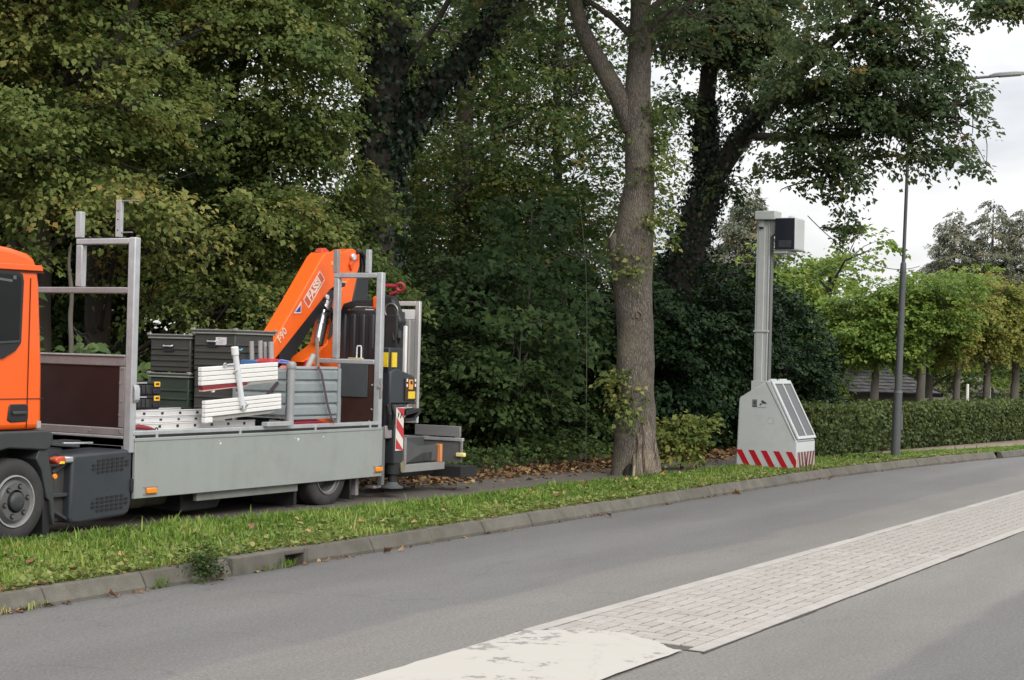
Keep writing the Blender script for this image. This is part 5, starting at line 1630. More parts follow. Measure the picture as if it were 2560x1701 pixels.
def barkmat(name, light, dark, zs=.22):
    m = bpy.data.materials.new(name)
    m.use_nodes = True
    n, l = m.node_tree.nodes, m.node_tree.links
    b = n['Principled BSDF']
    geo = n.new('ShaderNodeNewGeometry')
    mpn = n.new('ShaderNodeMapping')
    mpn.inputs['Scale'].default_value = (1, 1, zs)
    wz = n.new('ShaderNodeTexNoise')
    wz.inputs['Scale'].default_value = 5
    wz.inputs['Detail'].default_value = 4
    wa = n.new('ShaderNodeVectorMath')
    wa.operation = 'MULTIPLY_ADD'
    wa.inputs[1].default_value = (.10, .10, .25)
    l.new(geo.outputs['Position'], wz.inputs['Vector'])
    l.new(wz.outputs['Color'], wa.inputs[0])
    l.new(geo.outputs['Position'], wa.inputs[2])
    l.new(wa.outputs['Vector'], mpn.inputs['Vector'])
    vo = n.new('ShaderNodeTexVoronoi')
    vo.feature = 'DISTANCE_TO_EDGE'
    vo.inputs['Scale'].default_value = 44
    l.new(mpn.outputs['Vector'], vo.inputs['Vector'])
    nf_ = n.new('ShaderNodeTexNoise')
    nf_.inputs['Scale'].default_value = 38
    nf_.inputs['Detail'].default_value = 6
    nf_.inputs['Roughness'].default_value = .75
    l.new(mpn.outputs['Vector'], nf_.inputs['Vector'])
    r1_ = n.new('ShaderNodeMapRange')
    r1_.inputs['From Max'].default_value = .28
    l.new(vo.outputs['Distance'], r1_.inputs['Value'])
    ad = n.new('ShaderNodeMath')
    ad.operation = 'MULTIPLY_ADD'
    ad.inputs[1].default_value = .38
    l.new(r1_.outputs['Result'], ad.inputs[0])
    l.new(nf_.outputs['Fac'], ad.inputs[2])
    rp = n.new('ShaderNodeValToRGB')
    rp.color_ramp.elements[0].position = .36
    rp.color_ramp.elements[0].color = (*dark, 1)
    rp.color_ramp.elements[1].position = .92
    rp.color_ramp.elements[1].color = (*light, 1)
    l.new(ad.outputs['Value'], rp.inputs['Fac'])
    big_ = n.new('ShaderNodeTexNoise')
    big_.inputs['Scale'].default_value = 2.6
    big_.inputs['Detail'].default_value = 7
    big_.inputs['Roughness'].default_value = .7
    l.new(geo.outputs['Position'], big_.inputs['Vector'])
    mr = n.new('ShaderNodeMapRange')
    mr.inputs['From Min'].default_value = .45
    mr.inputs['From Max'].default_value = .7
    mr.inputs['To Max'].default_value = .55
    l.new(big_.outputs['Fac'], mr.inputs['Value'])
    mx = n.new('ShaderNodeMixRGB')
    mx.inputs['Color2'].default_value = (light[0] * 1.25, light[1] * 1.3, light[2] * 1.05, 1)
    l.new(mr.outputs['Result'], mx.inputs['Fac'])
    l.new(rp.outputs['Color'], mx.inputs['Color1'])
    l.new(mx.outputs['Color'], b.inputs['Base Color'])
    b.inputs['Roughness'].default_value = .95
    b.inputs['Specular IOR Level'].default_value = .15
    bp = n.new('ShaderNodeBump')
    bp.inputs['Strength'].default_value = 1.0
    bp.inputs['Distance'].default_value = .02
    l.new(ad.outputs['Value'], bp.inputs['Height'])
    l.new(bp.outputs['Normal'], b.inputs['Normal'])
    MATS[name] = m
    return m



bark = barkmat('bark_brown', (0.165, 0.146, 0.125), (0.046, 0.039, 0.033))


def nf(x, y, s, k=0.0):
    return np.array([mnoise.noise(Vector((a * s, b_ * s, k))) for a, b_ in zip(x, y)])


def add_limbs(mb, trunk_pts, lobes, rng, r=.05, kmax=14, n=7):
    T = [Vector(p) for p in trunk_pts]
    for lb in lobes[:kmax]:
        c = Vector(lb[:3])
        cand = []
        for i in range(len(T) - 1):
            for t in (0, .25, .5, .75):
                p = T[i].lerp(T[i + 1], t)
                hd = math.hypot(p.x - c.x, p.y - c.y)
                if p.z < c.z + .2:
                    cand.append((abs((c.z - p.z) - hd * .55), p))
        if not cand:
            continue
        p = min(cand, key=lambda q_: q_[0])[1]
        mid = p.lerp(c, .5) + Vector((rng.normal(0, .12), rng.normal(0, .12), .25))
        q1 = p.lerp(mid, .5) + Vector((0, 0, .05))
        end = c + Vector((rng.normal(0, .2), rng.normal(0, .2), rng.normal(0, .2)))
        mb.tube([p, q1, mid, mid.lerp(end, .6), end], [r, r * .8, r * .6, r * .4, r * .2], n)
        for _ in range(5):
            u = Vector(nrm(rng.normal(size=3)))
            e2 = c + Vector((u.x * lb[3], u.y * lb[4], u.z * lb[5])) * .85
            m2 = mid.lerp(e2, .5) + Vector((0, 0, .1))
            mb.tube([mid.lerp(end, rng.random()), m2, e2], [r * .35, r * .22, r * .08], 5, False)


def tree(name, label, cat, base, trunk, radii, lobes, ns, per, size, mat, tint, seed, group=None, bm=None, L_=.7, W_=.55, droop=.35, clump=.9, thr=-.12, shell=.4,
         limb_r=.05, spread=.12, jit=.45, wob=True, crown='crown', extra=None, spark=None):
    rng = RS(seed)
    t = thing(name, label, cat, base, group)
    mb = MB()
    if trunk:
        if wob:
            wobble_tube(mb, trunk, radii, 14, 5, .10, 2.2, seed, vs=.6)
        else:
            mb.tube(trunk, radii, 10)
        add_limbs(mb, trunk, lobes, rng, limb_r)
        if extra:
            extra(mb)
        mb.build('trunk', bm or bark_d, t, smooth=60)
    C, O = lobes_sample(lobes, ns, rng, clump, thr, shell)
    lv = Leaves()
    tn = tint(C, rng) if callable(tint) else np.clip(rng.normal(tint, .13, len(C)), 0, 1)
    lv.sprays(C, O, per, size, L_, W_, droop, tn, rng, jit, spread)
    c = lv.build(crown, mat, t)
    c['kind'] = 'stuff'
    return t


def scatter_lobes(rng, boxc, boxr, n, r):
    out = []
    for _ in range(n):
        p = np.array(boxc) + (rng.random(3) * 2 - 1) * np.array(boxr)
        k = r * (.7 + .6 * rng.random())
        out.append((p[0], p[1], p[2], k * 1.15, k * 1.15, k * .75))
    return out


# ---- left group: maples turning yellow, hanging down behind the truck
def tint_left(C, rng):
    # turning colour is strongest on the lower outer branches of the left-hand trees
    n = np.array([mnoise.noise(Vector((p[0] * .55, p[1] * .55, p[2] * .8))) for p in C])
    return np.clip(.46 + .40 * n + rng.normal(0, .13, len(C)), 0, 1)


def dark_limbs(mb):
    # bare dark limbs crossing in front of the upper leaves
    wobble_tube(mb, [(15.3, 15.6, 4.4), (15.9, 15.3, 5.3), (16.3, 15.0, 5.9), (16.5, 14.8, 6.9), (16.6, 14.7, 8.5)], [.13, .11, .09, .075, .05], 10, 6, .12, 2, 3)
    wobble_tube(mb, [(16.0, 15.2, 5.4), (16.7, 14.6, 5.7), (17.3, 14.1, 6.3), (17.7, 13.8, 7.2)], [.07, .055, .04, .03], 8, 6, .14, 2, 5)
    wobble_tube(mb, [(15.3, 15.5, 5.0), (14.9, 14.9, 5.9), (14.7, 14.5, 6.8), (14.5, 14.3, 8.2)], [.10, .085, .07, .05], 8, 6, .14, 2, 7)
    wobble_tube(mb, [(15.6, 15.5, 4.8), (16.2, 14.8, 4.9), (16.9, 14.3, 4.7), (17.6, 14.0, 4.9)], [.06, .045, .035, .015], 8, 6, .14, 2, 9)


rg = RS(11)
lob = [(14.0, 14.9, 3.75, .9, .8, .45), (14.9, 14.6, 4.0, .9, .8, .45), (14.2, 15.0, 2.6, .6, .6, .5), (16.1, 15.2, 3.3, .7, .6, .5)] + scatter_lobes(rg, (14.6, 15.2, 5.4), (1.3, 1.0, 1.1), 9, 1.1) + scatter_lobes(rg, (15.0, 15.2, 8.0), (2.0, 1.5, 1.5), 6, 1.5)
tree('maple_tree', 'yellowing maple at far left with a thick dark trunk behind the cab', 'tree', (15.4, 15.6, .12), [(15.4, 15.6, .0), (15.4, 15.58, 1.8), (15.38, 15.56, 3.6), (15.2, 15.6, 6), (14.9, 15.7, 9)],
     [.36, .30, .26, .2, .1], lob, 1000, 66, .072, maple, tint_left, 1, 'woodland maples', thr=-.01, clump=.75, extra=dark_limbs)
lob = scatter_lobes(rg, (17.0, 14.9, 4.9), (1.5, .9, 1.8), 10, 1.2) + [(16.6, 14.3, 2.6, 1.2, .8, .55), (17.7, 14.3, 2.2, 1.1, .8, .6), (16.0, 14.2, 3.5, .9, .7, .5)] + scatter_lobes(rg, (17.2, 15.4, 8.0), (2.2, 1.5, 1.5), 6, 1.5)
tree('maple_tree', 'bushy olive and yellow maple in the middle of the left wood, above the crates', 'tree', (17.3, 16.2, .12), [(17.3, 16.2, 0), (17.35, 16.2, 2.5), (17.2, 16.1, 5), (17.3, 16.2, 9)],
     [.22, .18, .15, .08], lob, 1200, 66, .072, maple, tint_left, 2, 'woodland maples', thr=-.01, clump=.75)
lob = [(19.6, 14.4, 4.4, 1.2, .9, .7), (20.2, 14.3, 3.6, 1.1, .9, .6), (20.4, 14.2, 2.7, 1.1, .8, .55), (19.6, 14.2, 2.9, 1.1, .8, .6), (19.0, 14.4, 3.6, 1.0, .8, .7), (19.2, 14.4, 5.2, 1.1, .9, .7), (18.8, 14.2, 2.2, .9, .7, .6), (20.1, 14.1, 1.9, .9, .7, .45),
       (18.6, 14.6, 6.2, 1.4, 1.1, .9), (19.4, 15, 7.4, 1.5, 1.2, 1.0)]
tree('maple_tree', 'olive maple with layered drooping branches right behind the crane boom', 'tree', (19.5, 15.8, .12), [(19.5, 15.8, 0), (19.5, 15.8, 3), (19.4, 15.6, 5.5), (19.4, 15.4, 8)],
     [.16, .13, .10, .05], lob, 1050, 66, .072, maple, lambda C, r: np.clip(tint_left(C, r) - .04, 0, 1), 3, 'woodland maples', thr=-.06, droop=.45, clump=.8)
# taller trees behind those three
for i, (x, y, s, lab) in enumerate(((16.0, 19.5, 21, 'tall green tree rising behind the far left yellow maple'), (20.2, 20.0, 22, 'tall green tree rising behind the olive maples, small sky gaps in its top'),
                                    (24.2, 22.0, 23, 'tall dark green tree rising behind the ivy covered trunk'))):
    r_ = RS(s)
    lob = scatter_lobes(r_, (x, y, 6.0), (2.4, 1.6, 3.8), 16, 1.6)
    tree('broadleaf_tree', lab, 'tree', (x, y, .15), [(x, y, 0), (x + .1, y, 3), (x - .1, y + .1, 6.5), (x, y, 10.5)], [.28, .23, .17, .07], lob, 1300, 50, .11, green,
         lambda C, r: np.clip(r.normal(.48, .2, len(C)), 0, 1), s + 40, 'tall trees deep in the wood', L_=.9, W_=.8, thr=-.02, limb_r=.08)

# ---- ivy covered forked trunk
rng = RS(5)
t = thing('ivy_tree', 'dark forked tree trunk wrapped in ivy, left of the middle', 'tree', (21.7, 14.5, .12))
mb = MB()
pa_, ra_ = wobble_tube(mb, [(21.65, 14.55, .0), (21.67, 14.51, 2.5), (21.67, 14.48, 4.6), (21.70, 14.42, 6.0), (21.72, 14.35, 7.6), (21.75, 14.3, 10)], [.36, .33, .31, .28, .24, .15], 14, 5, .1, 2, 3)
pb_, rb_ = wobble_tube(mb, [(21.70, 14.45, 4.5), (21.82, 14.25, 5.2), (22.05, 13.78, 5.85), (22.42, 13.08, 6.8), (22.7, 12.6, 7.8)], [.20, .19, .17, .14, .10], 12, 5, .1, 2, 4)
wobble_tube(mb, [(21.75, 14.3, 5.9), (21.9, 14.04, 6.48), (22.06, 13.74, 6.95), (22.2, 13.45, 7.6)], [.09, .06, .05, .04], 8, 5, .1, 2, 6)
mb.build('trunk', bark_d, t, smooth=60)
lv = Leaves()
for path, rad, dens in ((pa_, ra_, 190), (pb_, rb_, 150)):
    for p, r_ in zip(path, rad):
        n = dens
        u = nrm(rng.normal(size=(n, 3)) * np.array([1, 1, .5]))
        k = 1 + rng.random((n, 1)) * .75
        Pq = np.array(p) + u * r_ * k + rng.normal(0, .06, (n, 3))
        lv.put(Pq, rng.normal(0, .5, (n, 3)) - np.array([0, 0, .8]), u + rng.normal(0, .35, (n, 3)), .075 + .05 * rng.random(n), np.clip(rng.normal(.45, .25, n), 0, 1))
lv.build('ivy', ivym, t)['kind'] = 'stuff'
lob = scatter_lobes(rng, (22.0, 14.5, 8.8), (2.4, 1.8, 1.6), 8, 1.4)
C, O = lobes_sample(lob, 220, rng)
lv = Leaves()
lv.sprays(C, O, 34, .12, .8, .6, .3, np.clip(rng.normal(.45, .15, len(C)), 0, 1), rng)
lv.build('crown', green, t)['kind'] = 'stuff'

# ---- slender trunks in the gap, thin crowns with the sky showing through
gap = [((29.2, 17.4), .21, 31, 'slender straight dark trunk in the gap between ivy tree and big trunk', [(29.21, 17.43, .0), (29.21, 17.43, 2.6), (29.21, 17.39, 4.6), (29.19, 17.39, 6.6), (29.2, 17.34, 8.2), (29.2, 17.3, 12)]),
       ((33.5, 19.0), .12, 32, 'thin tree with a sparse crown behind the slender trunk', [(33.5, 19.0, 0), (33.6, 19.0, 4), (33.4, 19.1, 8), (33.5, 19, 12)]),
       ((31.5, 16.4), .10, 33, 'thin young tree left of the big trunk, deep in the wood', [(31.5, 16.4, 0), (31.6, 16.3, 3), (31.4, 16.4, 7), (31.5, 16.4, 10)]),
       ((37.0, 23.5), .16, 34, 'far thin tree with a lacy crown against the sky in the gap', [(37, 23.5, 0), (37, 23.4, 5), (36.9, 23.6, 10), (37, 23.5, 13)])]
for (x, y), r_, s, lab, tr in gap:
    q_ = RS(s)
    lob = scatter_lobes(q_, (x, y, 6.9), (2.6, 2.0, 3.4), 20, 1.15) + scatter_lobes(q_, (x, y, 4.3), (2.4, 1.8, 1.2), 8, 1.0)
    tree('slender_tree', lab, 'tree', (x, y, .15), tr, [r_ * 1.1, r_, r_ * .95, r_ * .85, r_ * .8, r_ * .4][:len(tr)], lob, 960, 32, .088, gapm, lambda C, r: np.clip(r.normal(.55, .2, len(C)), 0, 1), s, 'slender trees in the gap',
         L_=.8, W_=.8, thr=-.03, limb_r=.045, clump=1.0)

# ---- the big roadside tree
rng = RS(9)
t = thing('roadside_tree', 'large straight brown tree trunk on the verge with a split wound at its foot', 'tree', (22.0, 10.06, .12))
mb = MB()
TR = [(22.0, 10.06, .0), (21.99, 10.065, .35), (21.98, 10.075, 1.34), (21.95, 10.1, 2.61), (21.92, 10.13, 3.45), (21.95, 10.07, 4.5), (21.90, 10.12, 5.46), (21.91, 10.10, 6.41), (21.89, 10.11, 7.9), (21.85, 10.1, 11)]
pth, rd_ = wobble_tube(mb, TR, [.355, .318, .282, .255, .300, .218, .205, .16, .135, .07], 32, 11, .075, 3.6, 2, vs=.8)
for i, v in enumerate(mb.v):                    # root flare ribs
    if v[2] < .75:
        a = math.atan2(v[1] - 10.06, v[0] - 22.0)
        k = (1 - max(v[2], 0) / .75) ** 2 * .12 * (math.sin(a * 5 + 1) + .5 * math.sin(a * 9))
        mb.v[i] = (22.0 + (v[0] - 22.0) * (1 + k), 10.06 + (v[1] - 10.06) * (1 + k), v[2])
wobble_tube(mb, [(21.88, 10.16, 5.15), (21.80, 10.30, 5.5), (21.69, 10.51, 5.92), (21.5, 10.82, 6.55), (21.42, 10.97, 7.1), (21.3, 11.3, 8.4)], [.17, .155, .135, .115, .10, .06], 18, 6, .06, 3, 5)
wobble_tube(mb, [(21.95, 10.13, 2.35), (21.89, 10.20, 3.0), (21.81, 10.32, 3.45), (21.74, 10.40, 3.60)], [.235, .225, .15, .088], 16, 5, .05, 4, 6)
lobM = [(21.2, 10.6, 7.6, 1.6, 1.3, .8), (22.6, 9.2, 7.0, 1.3, 1.2, .7), (21.6, 11.6, 7.3, 1.2, 1.2, .7), (20.6, 11.6, 8.2, 1.5, 1.4, .9), (22.9, 8.2, 7.6, 1.3, 1.3, .8), (21.9, 10, 9.4, 2.6, 2.4, 1.4), (22.8, 9.8, 6.35, .8, .7, .5), (20.6, 9.0, 8.2, 1.5, 1.4, .8),
        (22.6, 7.2, 8.3, 1.4, 1.3, .8), (19.6, 10.4, 9.3, 1.6, 1.5, .9)]
add_limbs(mb, TR[5:], lobM, rng, .06)
mb.build('trunk', bark, t, smooth=70)
C, O = lobes_sample(lobM, 620, rng, .9, -.1, .35)
lv = Leaves()
lv.sprays(C, O, 60, .08, .6, .5, .4, np.clip(rng.normal(.5, .16, len(C)), 0, 1), rng)
lv.build('crown', oakm, t)['kind'] = 'stuff'
# cut face of the lopped branch
MB().lathe((21.735, 10.405, 3.605), Vector((-.06, .13, .075)), [(.088, -.01), (.088, .004), (.055, .008), (0, .008)], 20).build('cut_face', pm('cut_wood', (0.50, 0.44, 0.36), 0.8, var=0.15, vscale=20), t, smooth=40)
# old wound: torn buttress, hollow, pale splinter
toC = Vector((-22.0, -10.06, 0)).normalized()
rt = Vector((toC.y, -toC.x, 0)) * -1
if rt.y > 0:
    rt = -rt


def loc_(u, f, z):
    p = Vector((22.0, 10.06, 0)) + rt * u + toC * f
    return (p.x, p.y, z)


wd = barkmat('torn_wood', (0.27, 0.222, 0.185), (0.045, 0.034, 0.027), .10)
NA, NZ = 44, 26
vs = []
for i in range(NA + 1):
    fa = i / NA
    ang = -.10 + 1.75 * fa                      # angle round the trunk, 0 = towards the road camera side
    zt = .30 + .66 * math.sin(math.pi * min(1, fa * 1.15 + .10)) ** .8 + .10 * mnoise.noise(Vector((fa * 9, 0, 3))) + .08 * mnoise.noise(Vector((fa * 23, 1, 3)))
    zt = max(zt, .12)
    for k in range(NZ + 1):
        fz = k / NZ
        z = zt * fz
        rt0 = .352 - .075 * min(1, z / .9)
        rib = abs(math.sin(fa * 11 + 2.2 * mnoise.noise(Vector((fa * 5, z * 2.4, 7))) + z * .9))
        off = (.09 * (1 - fz) ** .55 + .03) * (.35 + .65 * math.sin(math.pi * fa) ** .6) - .075 * (1 - rib) ** 3 + .02 * mnoise.noise(Vector((fa * 18, z * 5, 1)))
        if fz > .93:
            off = -.03
        if k == 0 or i in (0, NA):
            off = min(off, .0) if i in (0, NA) else off
        rr = rt0 + off
        vs.append(loc_(math.sin(ang) * rr, math.cos(ang) * rr, z + .0))
mb = MB()
mb.add(vs, [(i * (NZ + 1) + k, i * (NZ + 1) + k + 1, (i + 1) * (NZ + 1) + k + 1, (i + 1) * (NZ + 1) + k) for i in range(NA) for k in range(NZ)])
mb.build('torn_buttress', wd, t, smooth=50)
mb = MB()
wobble_tube(mb, [loc_(-.01, .375, .02), loc_(.0, .36, .25), loc_(.05, .34, .40)], [.024, .022, .008], 8, 4, .2, 9, 3)
mb.build('pale_splinter', pm('splinter_wood', (0.45, 0.37, 0.27), 0.8, var=0.15), t, smooth=50)
mb = MB()
wobble_tube(mb, [loc_(-.12, .305, .02), loc_(-.11, .295, .18), loc_(-.05, .295, .28)], [.06, .05, .02], 10, 4, .2, 9, 7)
mb.build('hollow', pm('hollow_black', (0.012, 0.01, 0.008), 0.95), t, smooth=50)
# branch scar ring
c = Vector(loc_(-.02, .285, 2.42))
mb = MB()
wobble_tube(mb, [c + Vector((0, 0, .07)) + rt * .01, c + rt * .055 + Vector((0, 0, .045)), c + rt * .07, c + rt * .045 - Vector((0, 0, .05)), c - Vector((0, 0, .06)) - rt * .01, c - rt * .06 - Vector((0, 0, .03)), c - rt * .065 + Vector((0, 0, .02)), c - rt * .03 + Vector((0, 0, .07))], [.012, .017, .014, .016, .011, .015, .013, .009], 8, 4, .3, 14, 3)
wobble_tube(mb, [c - Vector((0, 0, .03)), c + Vector((0, 0, .03))], [.03, .02], 8, 4, .3, 14, 3)
mb.build('branch_scar', barkmat('scar_bark', (0.19, 0.16, 0.135), (0.07, 0.056, 0.045)), t, smooth=60)
# leafy sprouts on the trunk
for (u, f, z, n, sp, tn) in ((-.12, .25, 3.1, 16, .30, .7), (-.22, .2, 1.35, 14, .26, .8), (-.10, .28, 1.05, 8, .2, .6), (.22, .15, 4.4, 22, .42, .68), (.25, .1, 3.75, 16, .34, .72), (.2, .1, 5.2, 18, .4, .6), (-.05, .25, 3.35, 10, .24, .7), (.22, .1, 4.95, 18, .4, .62), (-.25, .1, 1.55, 8, .22, .7)):
    p = np.array(loc_(u, f, z))
    C = p + rng.normal(0, sp * .42, (n, 3)) * np.array([1, 1, 1.1])
    lv = Leaves()
    lv.sprays(C, np.array(rt * u * 2 + toC * f) + rng.normal(0, .35, (n, 3)), 22, .066, .26, .22, .4, np.clip(rng.normal(tn - .24, .15, n), 0, 1), rng)
    lv.build('sprout', maple, t)['kind'] = 'stuff'

# ---- leaning oak clad in ivy, its limb reaching over the road
rng = RS(17)
t = thing('oak_tree', 'leaning ivy clad oak with a long dark limb spreading over the speed camera', 'tree', (28.55, 12.5, .12))
mb = MB()
p1, r1 = wobble_tube(mb, [(28.55, 12.55, 0), (28.6, 12.32, 2.37), (28.71, 12.1, 4.01), (28.86, 11.81, 5.26), (28.81, 11.9, 6.45), (28.83, 11.81, 7.64), (28.85, 11.75, 9.28)], [.40, .34, .32, .26, .18, .15, .08], 16, 6, .10, 2, 4)
LIMB = [(28.81, 11.9, 4.9), (28.42, 10.92, 6.04), (27.96, 10.1, 6.64), (27.47, 9.31, 7.13), (27.17, 8.61, 7.55), (27.06, 7.99, 7.92)]
p2_, r2 = wobble_tube(mb, LIMB, [.22, .17, .135, .10, .07, .035], 12, 7, .10, 2, 5)
LOW = [(28.3, 10.74, 5.9), (27.95, 9.92, 5.8), (27.58, 9.16, 5.7), (27.28, 8.45, 5.78), (27.24, 7.7, 5.96), (27.25, 6.84, 6.14)]
wobble_tube(mb, LOW, [.085, .08, .07, .055, .04, .02], 10, 6, .12, 3, 6)
wobble_tube(mb, [(27.91, 9.79, 5.79), (27.32, 9.22, 5.3), (26.95, 8.66, 4.8)], [.05, .035, .015], 8, 6, .12, 3, 8)
wobble_tube(mb, [(27.92, 10.17, 6.49), (27.49, 9.3, 6.34), (27.14, 8.28, 6.56), (27.2, 7.34, 6.59)], [.065, .05, .035, .015], 8, 6, .12, 3, 9)
lobO = [(26.77, 8.53, 6.23, 0.94, 0.94, 0.57), (27.22, 7.71, 6.62, 0.87, 0.87, 0.52), (27.48, 7.26, 6.12, 0.73, 0.73, 0.44), (27.67, 6.93, 5.55, 0.51, 0.51, 0.31), (27.82, 6.65, 5.85, 0.4, 0.4, 0.24), (27.39, 7.44, 5.54, 0.58, 0.58, 0.35), (27.74, 6.78, 6.39, 0.44, 0.44, 0.26), (26.93, 8.26, 5.58, 0.73, 0.73, 0.44), (26.52, 9.02, 5.13, 0.62, 0.62, 0.37), (26.84, 8.44, 4.96, 0.4, 0.4, 0.24), (26.27, 9.46, 4.89, 0.47, 0.47, 0.28), (26.19, 9.6, 5.47, 0.58, 0.58, 0.35), (27.24, 7.66, 7.27, 0.87, 0.87, 0.52), (26.79, 8.48, 7.25, 0.87, 0.87, 0.52), (26.91, 8.25, 8.13, 0.94, 0.94, 0.57), (27.26, 7.61, 8.07, 0.58, 0.58, 0.35), (26.47, 9.09, 5.78, 0.65, 0.65, 0.39), (27.17, 7.82, 5.89, 0.8, 0.8, 0.48), (27.87, 6.57, 5.13, 0.2, 0.2, 0.12), (27.4, 7.43, 4.99, 0.25, 0.25, 0.15), (26.42, 9.17, 6.57, 0.87, 0.87, 0.52), (27.53, 7.14, 6.92, 0.4, 0.4, 0.24), (26.63, 8.82, 4.73, 0.33, 0.33, 0.2), (28.83, 10.78, 7.54, 0.96, 0.96, 0.67), (28.59, 11.21, 8.01, 0.96, 0.96, 0.67), (28.35, 11.63, 8.31, 0.96, 0.96, 0.67), (28.08, 12.16, 6.45, 0.56, 0.56, 0.39), (28.61, 11.19, 6.88, 0.56, 0.56, 0.39), (28.77, 10.9, 6.57, 0.48, 0.48, 0.34), (28.57, 11.29, 5.11, 0.48, 0.48, 0.34), (28.05, 12.19, 7.98, 0.88, 0.88, 0.62), (28.65, 11.08, 8.81, 1.2, 1.2, 0.84)]
# side branches: crooked twigs that leave the limbs at an angle and end in the leaf masses
stems = [Vector(p) for p in p2_[8:]] + [Vector(p) for p in LOW[1:]] + [Vector(p) for p in p1[18:]]
for lb in lobO:
    c = Vector(lb[:3])
    for q_ in range(4):
        e = c + Vector(nrm(rng.normal(size=3))) * lb[3] * .8 * np.array([1, 1, .6]) if False else c + Vector([float(a_) for a_ in nrm(rng.normal(size=3)) * np.array([lb[3], lb[4], lb[5]]) * .85])
        s0 = min(stems, key=lambda s_: (s_ - e).length + rng.random() * .9)
        d = e - s0
        j = max(.05, d.length * .13)
        m1 = s0.lerp(e, .3) + Vector([float(a_) for a_ in rng.normal(0, j, 3)])
        m2 = s0.lerp(e, .65) + Vector([float(a_) for a_ in rng.normal(0, j, 3)])
        w_ = min(.03, .008 + .008 * d.length)
        wobble_tube(mb, [s0, m1, m2, e], [w_, w_ * .75, w_ * .5, .004], 5, 4, .1, 3, 2)
mb.tube([(26.76, 8.6, 4.59), (26.81, 8.5, 4.34), (26.81, 8.52, 4.05)], [.012, .009, .005], 5)
mb.build('trunk', bark_d, t, smooth=60)
C, O = lobes_sample(lobO, 2000, rng, 1.9, -.02, .15)
lv = Leaves()
tn = np.clip(rng.normal(.46, .15, len(C)) + .42 * (rng.random(len(C)) < .022), 0, 1)
lv.sprays(C, O, 28, .086, .36, .32, .45, tn, rng, spread=.08)
TIP = [(27.56, 6.24, 7.79, 0.36, 0.36, 0.18), (27.74, 5.93, 7.83, 0.32, 0.32, 0.16), (27.35, 6.62, 7.94, 0.29, 0.29, 0.14)]
C2, O2 = lobes_sample(TIP, 90, rng, 1.5, -.3, .1)
lv.sprays(C2, O2, 24, .085, .34, .28, .4, np.clip(rng.normal(.5, .15, 90), 0, 1), rng)
C2 = np.array([26.8, 8.52, 4.09]) + rng.normal(0, .12, (30, 3))
lv.sprays(C2, rng.normal(0, 1, (30, 3)), 16, .08, .2, .16, .4, np.clip(rng.normal(.5, .15, 30), 0, 1), rng)
lv.build('crown', oakm, t)['kind'] = 'stuff'
lv = Leaves()
for path, rad, dens in ((p1[:26], r1[:26], 260), (p2_[:16], r2[:16], 130)):
    for p, r_ in zip(path, rad):
        n = dens
        u = nrm(rng.normal(size=(n, 3)) * np.array([1, 1, .5]))
        Pq = np.array(p) + u * r_ * (1 + rng.random((n, 1)) * .5) + rng.normal(0, .06, (n, 3))
        lv.put(Pq, rng.normal(0, .5, (n, 3)) - np.array([0, 0, .8]), u + rng.normal(0, .35, (n, 3)), .06 + .04 * rng.random(n), np.clip(rng.normal(.42, .25, n), 0, 1))
lv.build('ivy', ivym, t)['kind'] = 'stuff'

# ---- evergreens and shrubs behind the speed camera
shr = [((27.4, 12.4), 2.9, 1.5, 'dark evergreen shrub right behind the big trunk', 51), ((29.6, 12.2), 3.6, 1.7, 'tall dark evergreen shrub behind the camera mast', 52), ((32.3, 11.45), 3.5, 1.0, 'dark evergreen shrub right of the camera mast, next to the hedge', 53),
       ((32.6, 13.2), 3.9, 1.6, 'tall evergreen shrub with lighter leaves at its top right of the camera head', 54)]
for (x, y), h, r_, lab, s in shr:
    q_ = RS(s)
    lob = [(x, y, h * .45, r_, r_, h * .5)] + scatter_lobes(q_, (x, y, h * .55), (r_ * .7, r_ * .7, h * .42), 12, .65)
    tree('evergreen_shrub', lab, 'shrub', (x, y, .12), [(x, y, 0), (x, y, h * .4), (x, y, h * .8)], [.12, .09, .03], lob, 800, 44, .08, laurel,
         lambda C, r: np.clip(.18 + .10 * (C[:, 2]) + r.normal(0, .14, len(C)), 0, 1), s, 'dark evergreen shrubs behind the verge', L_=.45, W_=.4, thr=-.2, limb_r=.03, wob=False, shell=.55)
# ---- dark understorey between the trees
und = [((23.6, 13.6), 1.8, 1.2, 61), ((25.8, 13.4), 2.6, 1.4, 62), ((21.0, 15.5), 2.0, 1.4, 63), ((24.2, 16.0), 3.4, 1.8, 64), ((27.4, 16.2), 3.8, 2.0, 65), ((18.5, 17.0), 2.2, 1.6, 66), ((29.8, 15.2), 3.8, 1.8, 67), ((26.0, 19.5), 4.4, 2.4, 68), ((31.0, 20.5), 4.6, 2.6, 69), ((21.5, 19.0), 3.6, 2.2, 70),
       ((15.2, 17.8), 2.2, 1.7, 71), ((34.5, 17.0), 4.6, 2.3, 72), ((13.0, 17.0), 2.4, 1.6, 73)]
UL = ['low dark bush right of the tail platform at the wood edge', 'dark leafy bush left of the big trunk at the wood edge', 'dim bush behind the crane tank under the ivy tree', 'tall dim bush in the shade right of the ivy tree', 'big dim bush behind the young maples in the shade', 'dim bush seen under the olive maples behind the crates', 'tall dim bush deep in shade just left of the big trunk', 'big far bush under the slender trees in the gap', 'far shaded bush between the slender trunk and the oak', 'far shaded bush behind the ivy tree', "shaded bush behind the cab's far side under the left maple", 'big shaded bush behind the oak trunk', 'shaded bush behind the cab roof at far left']
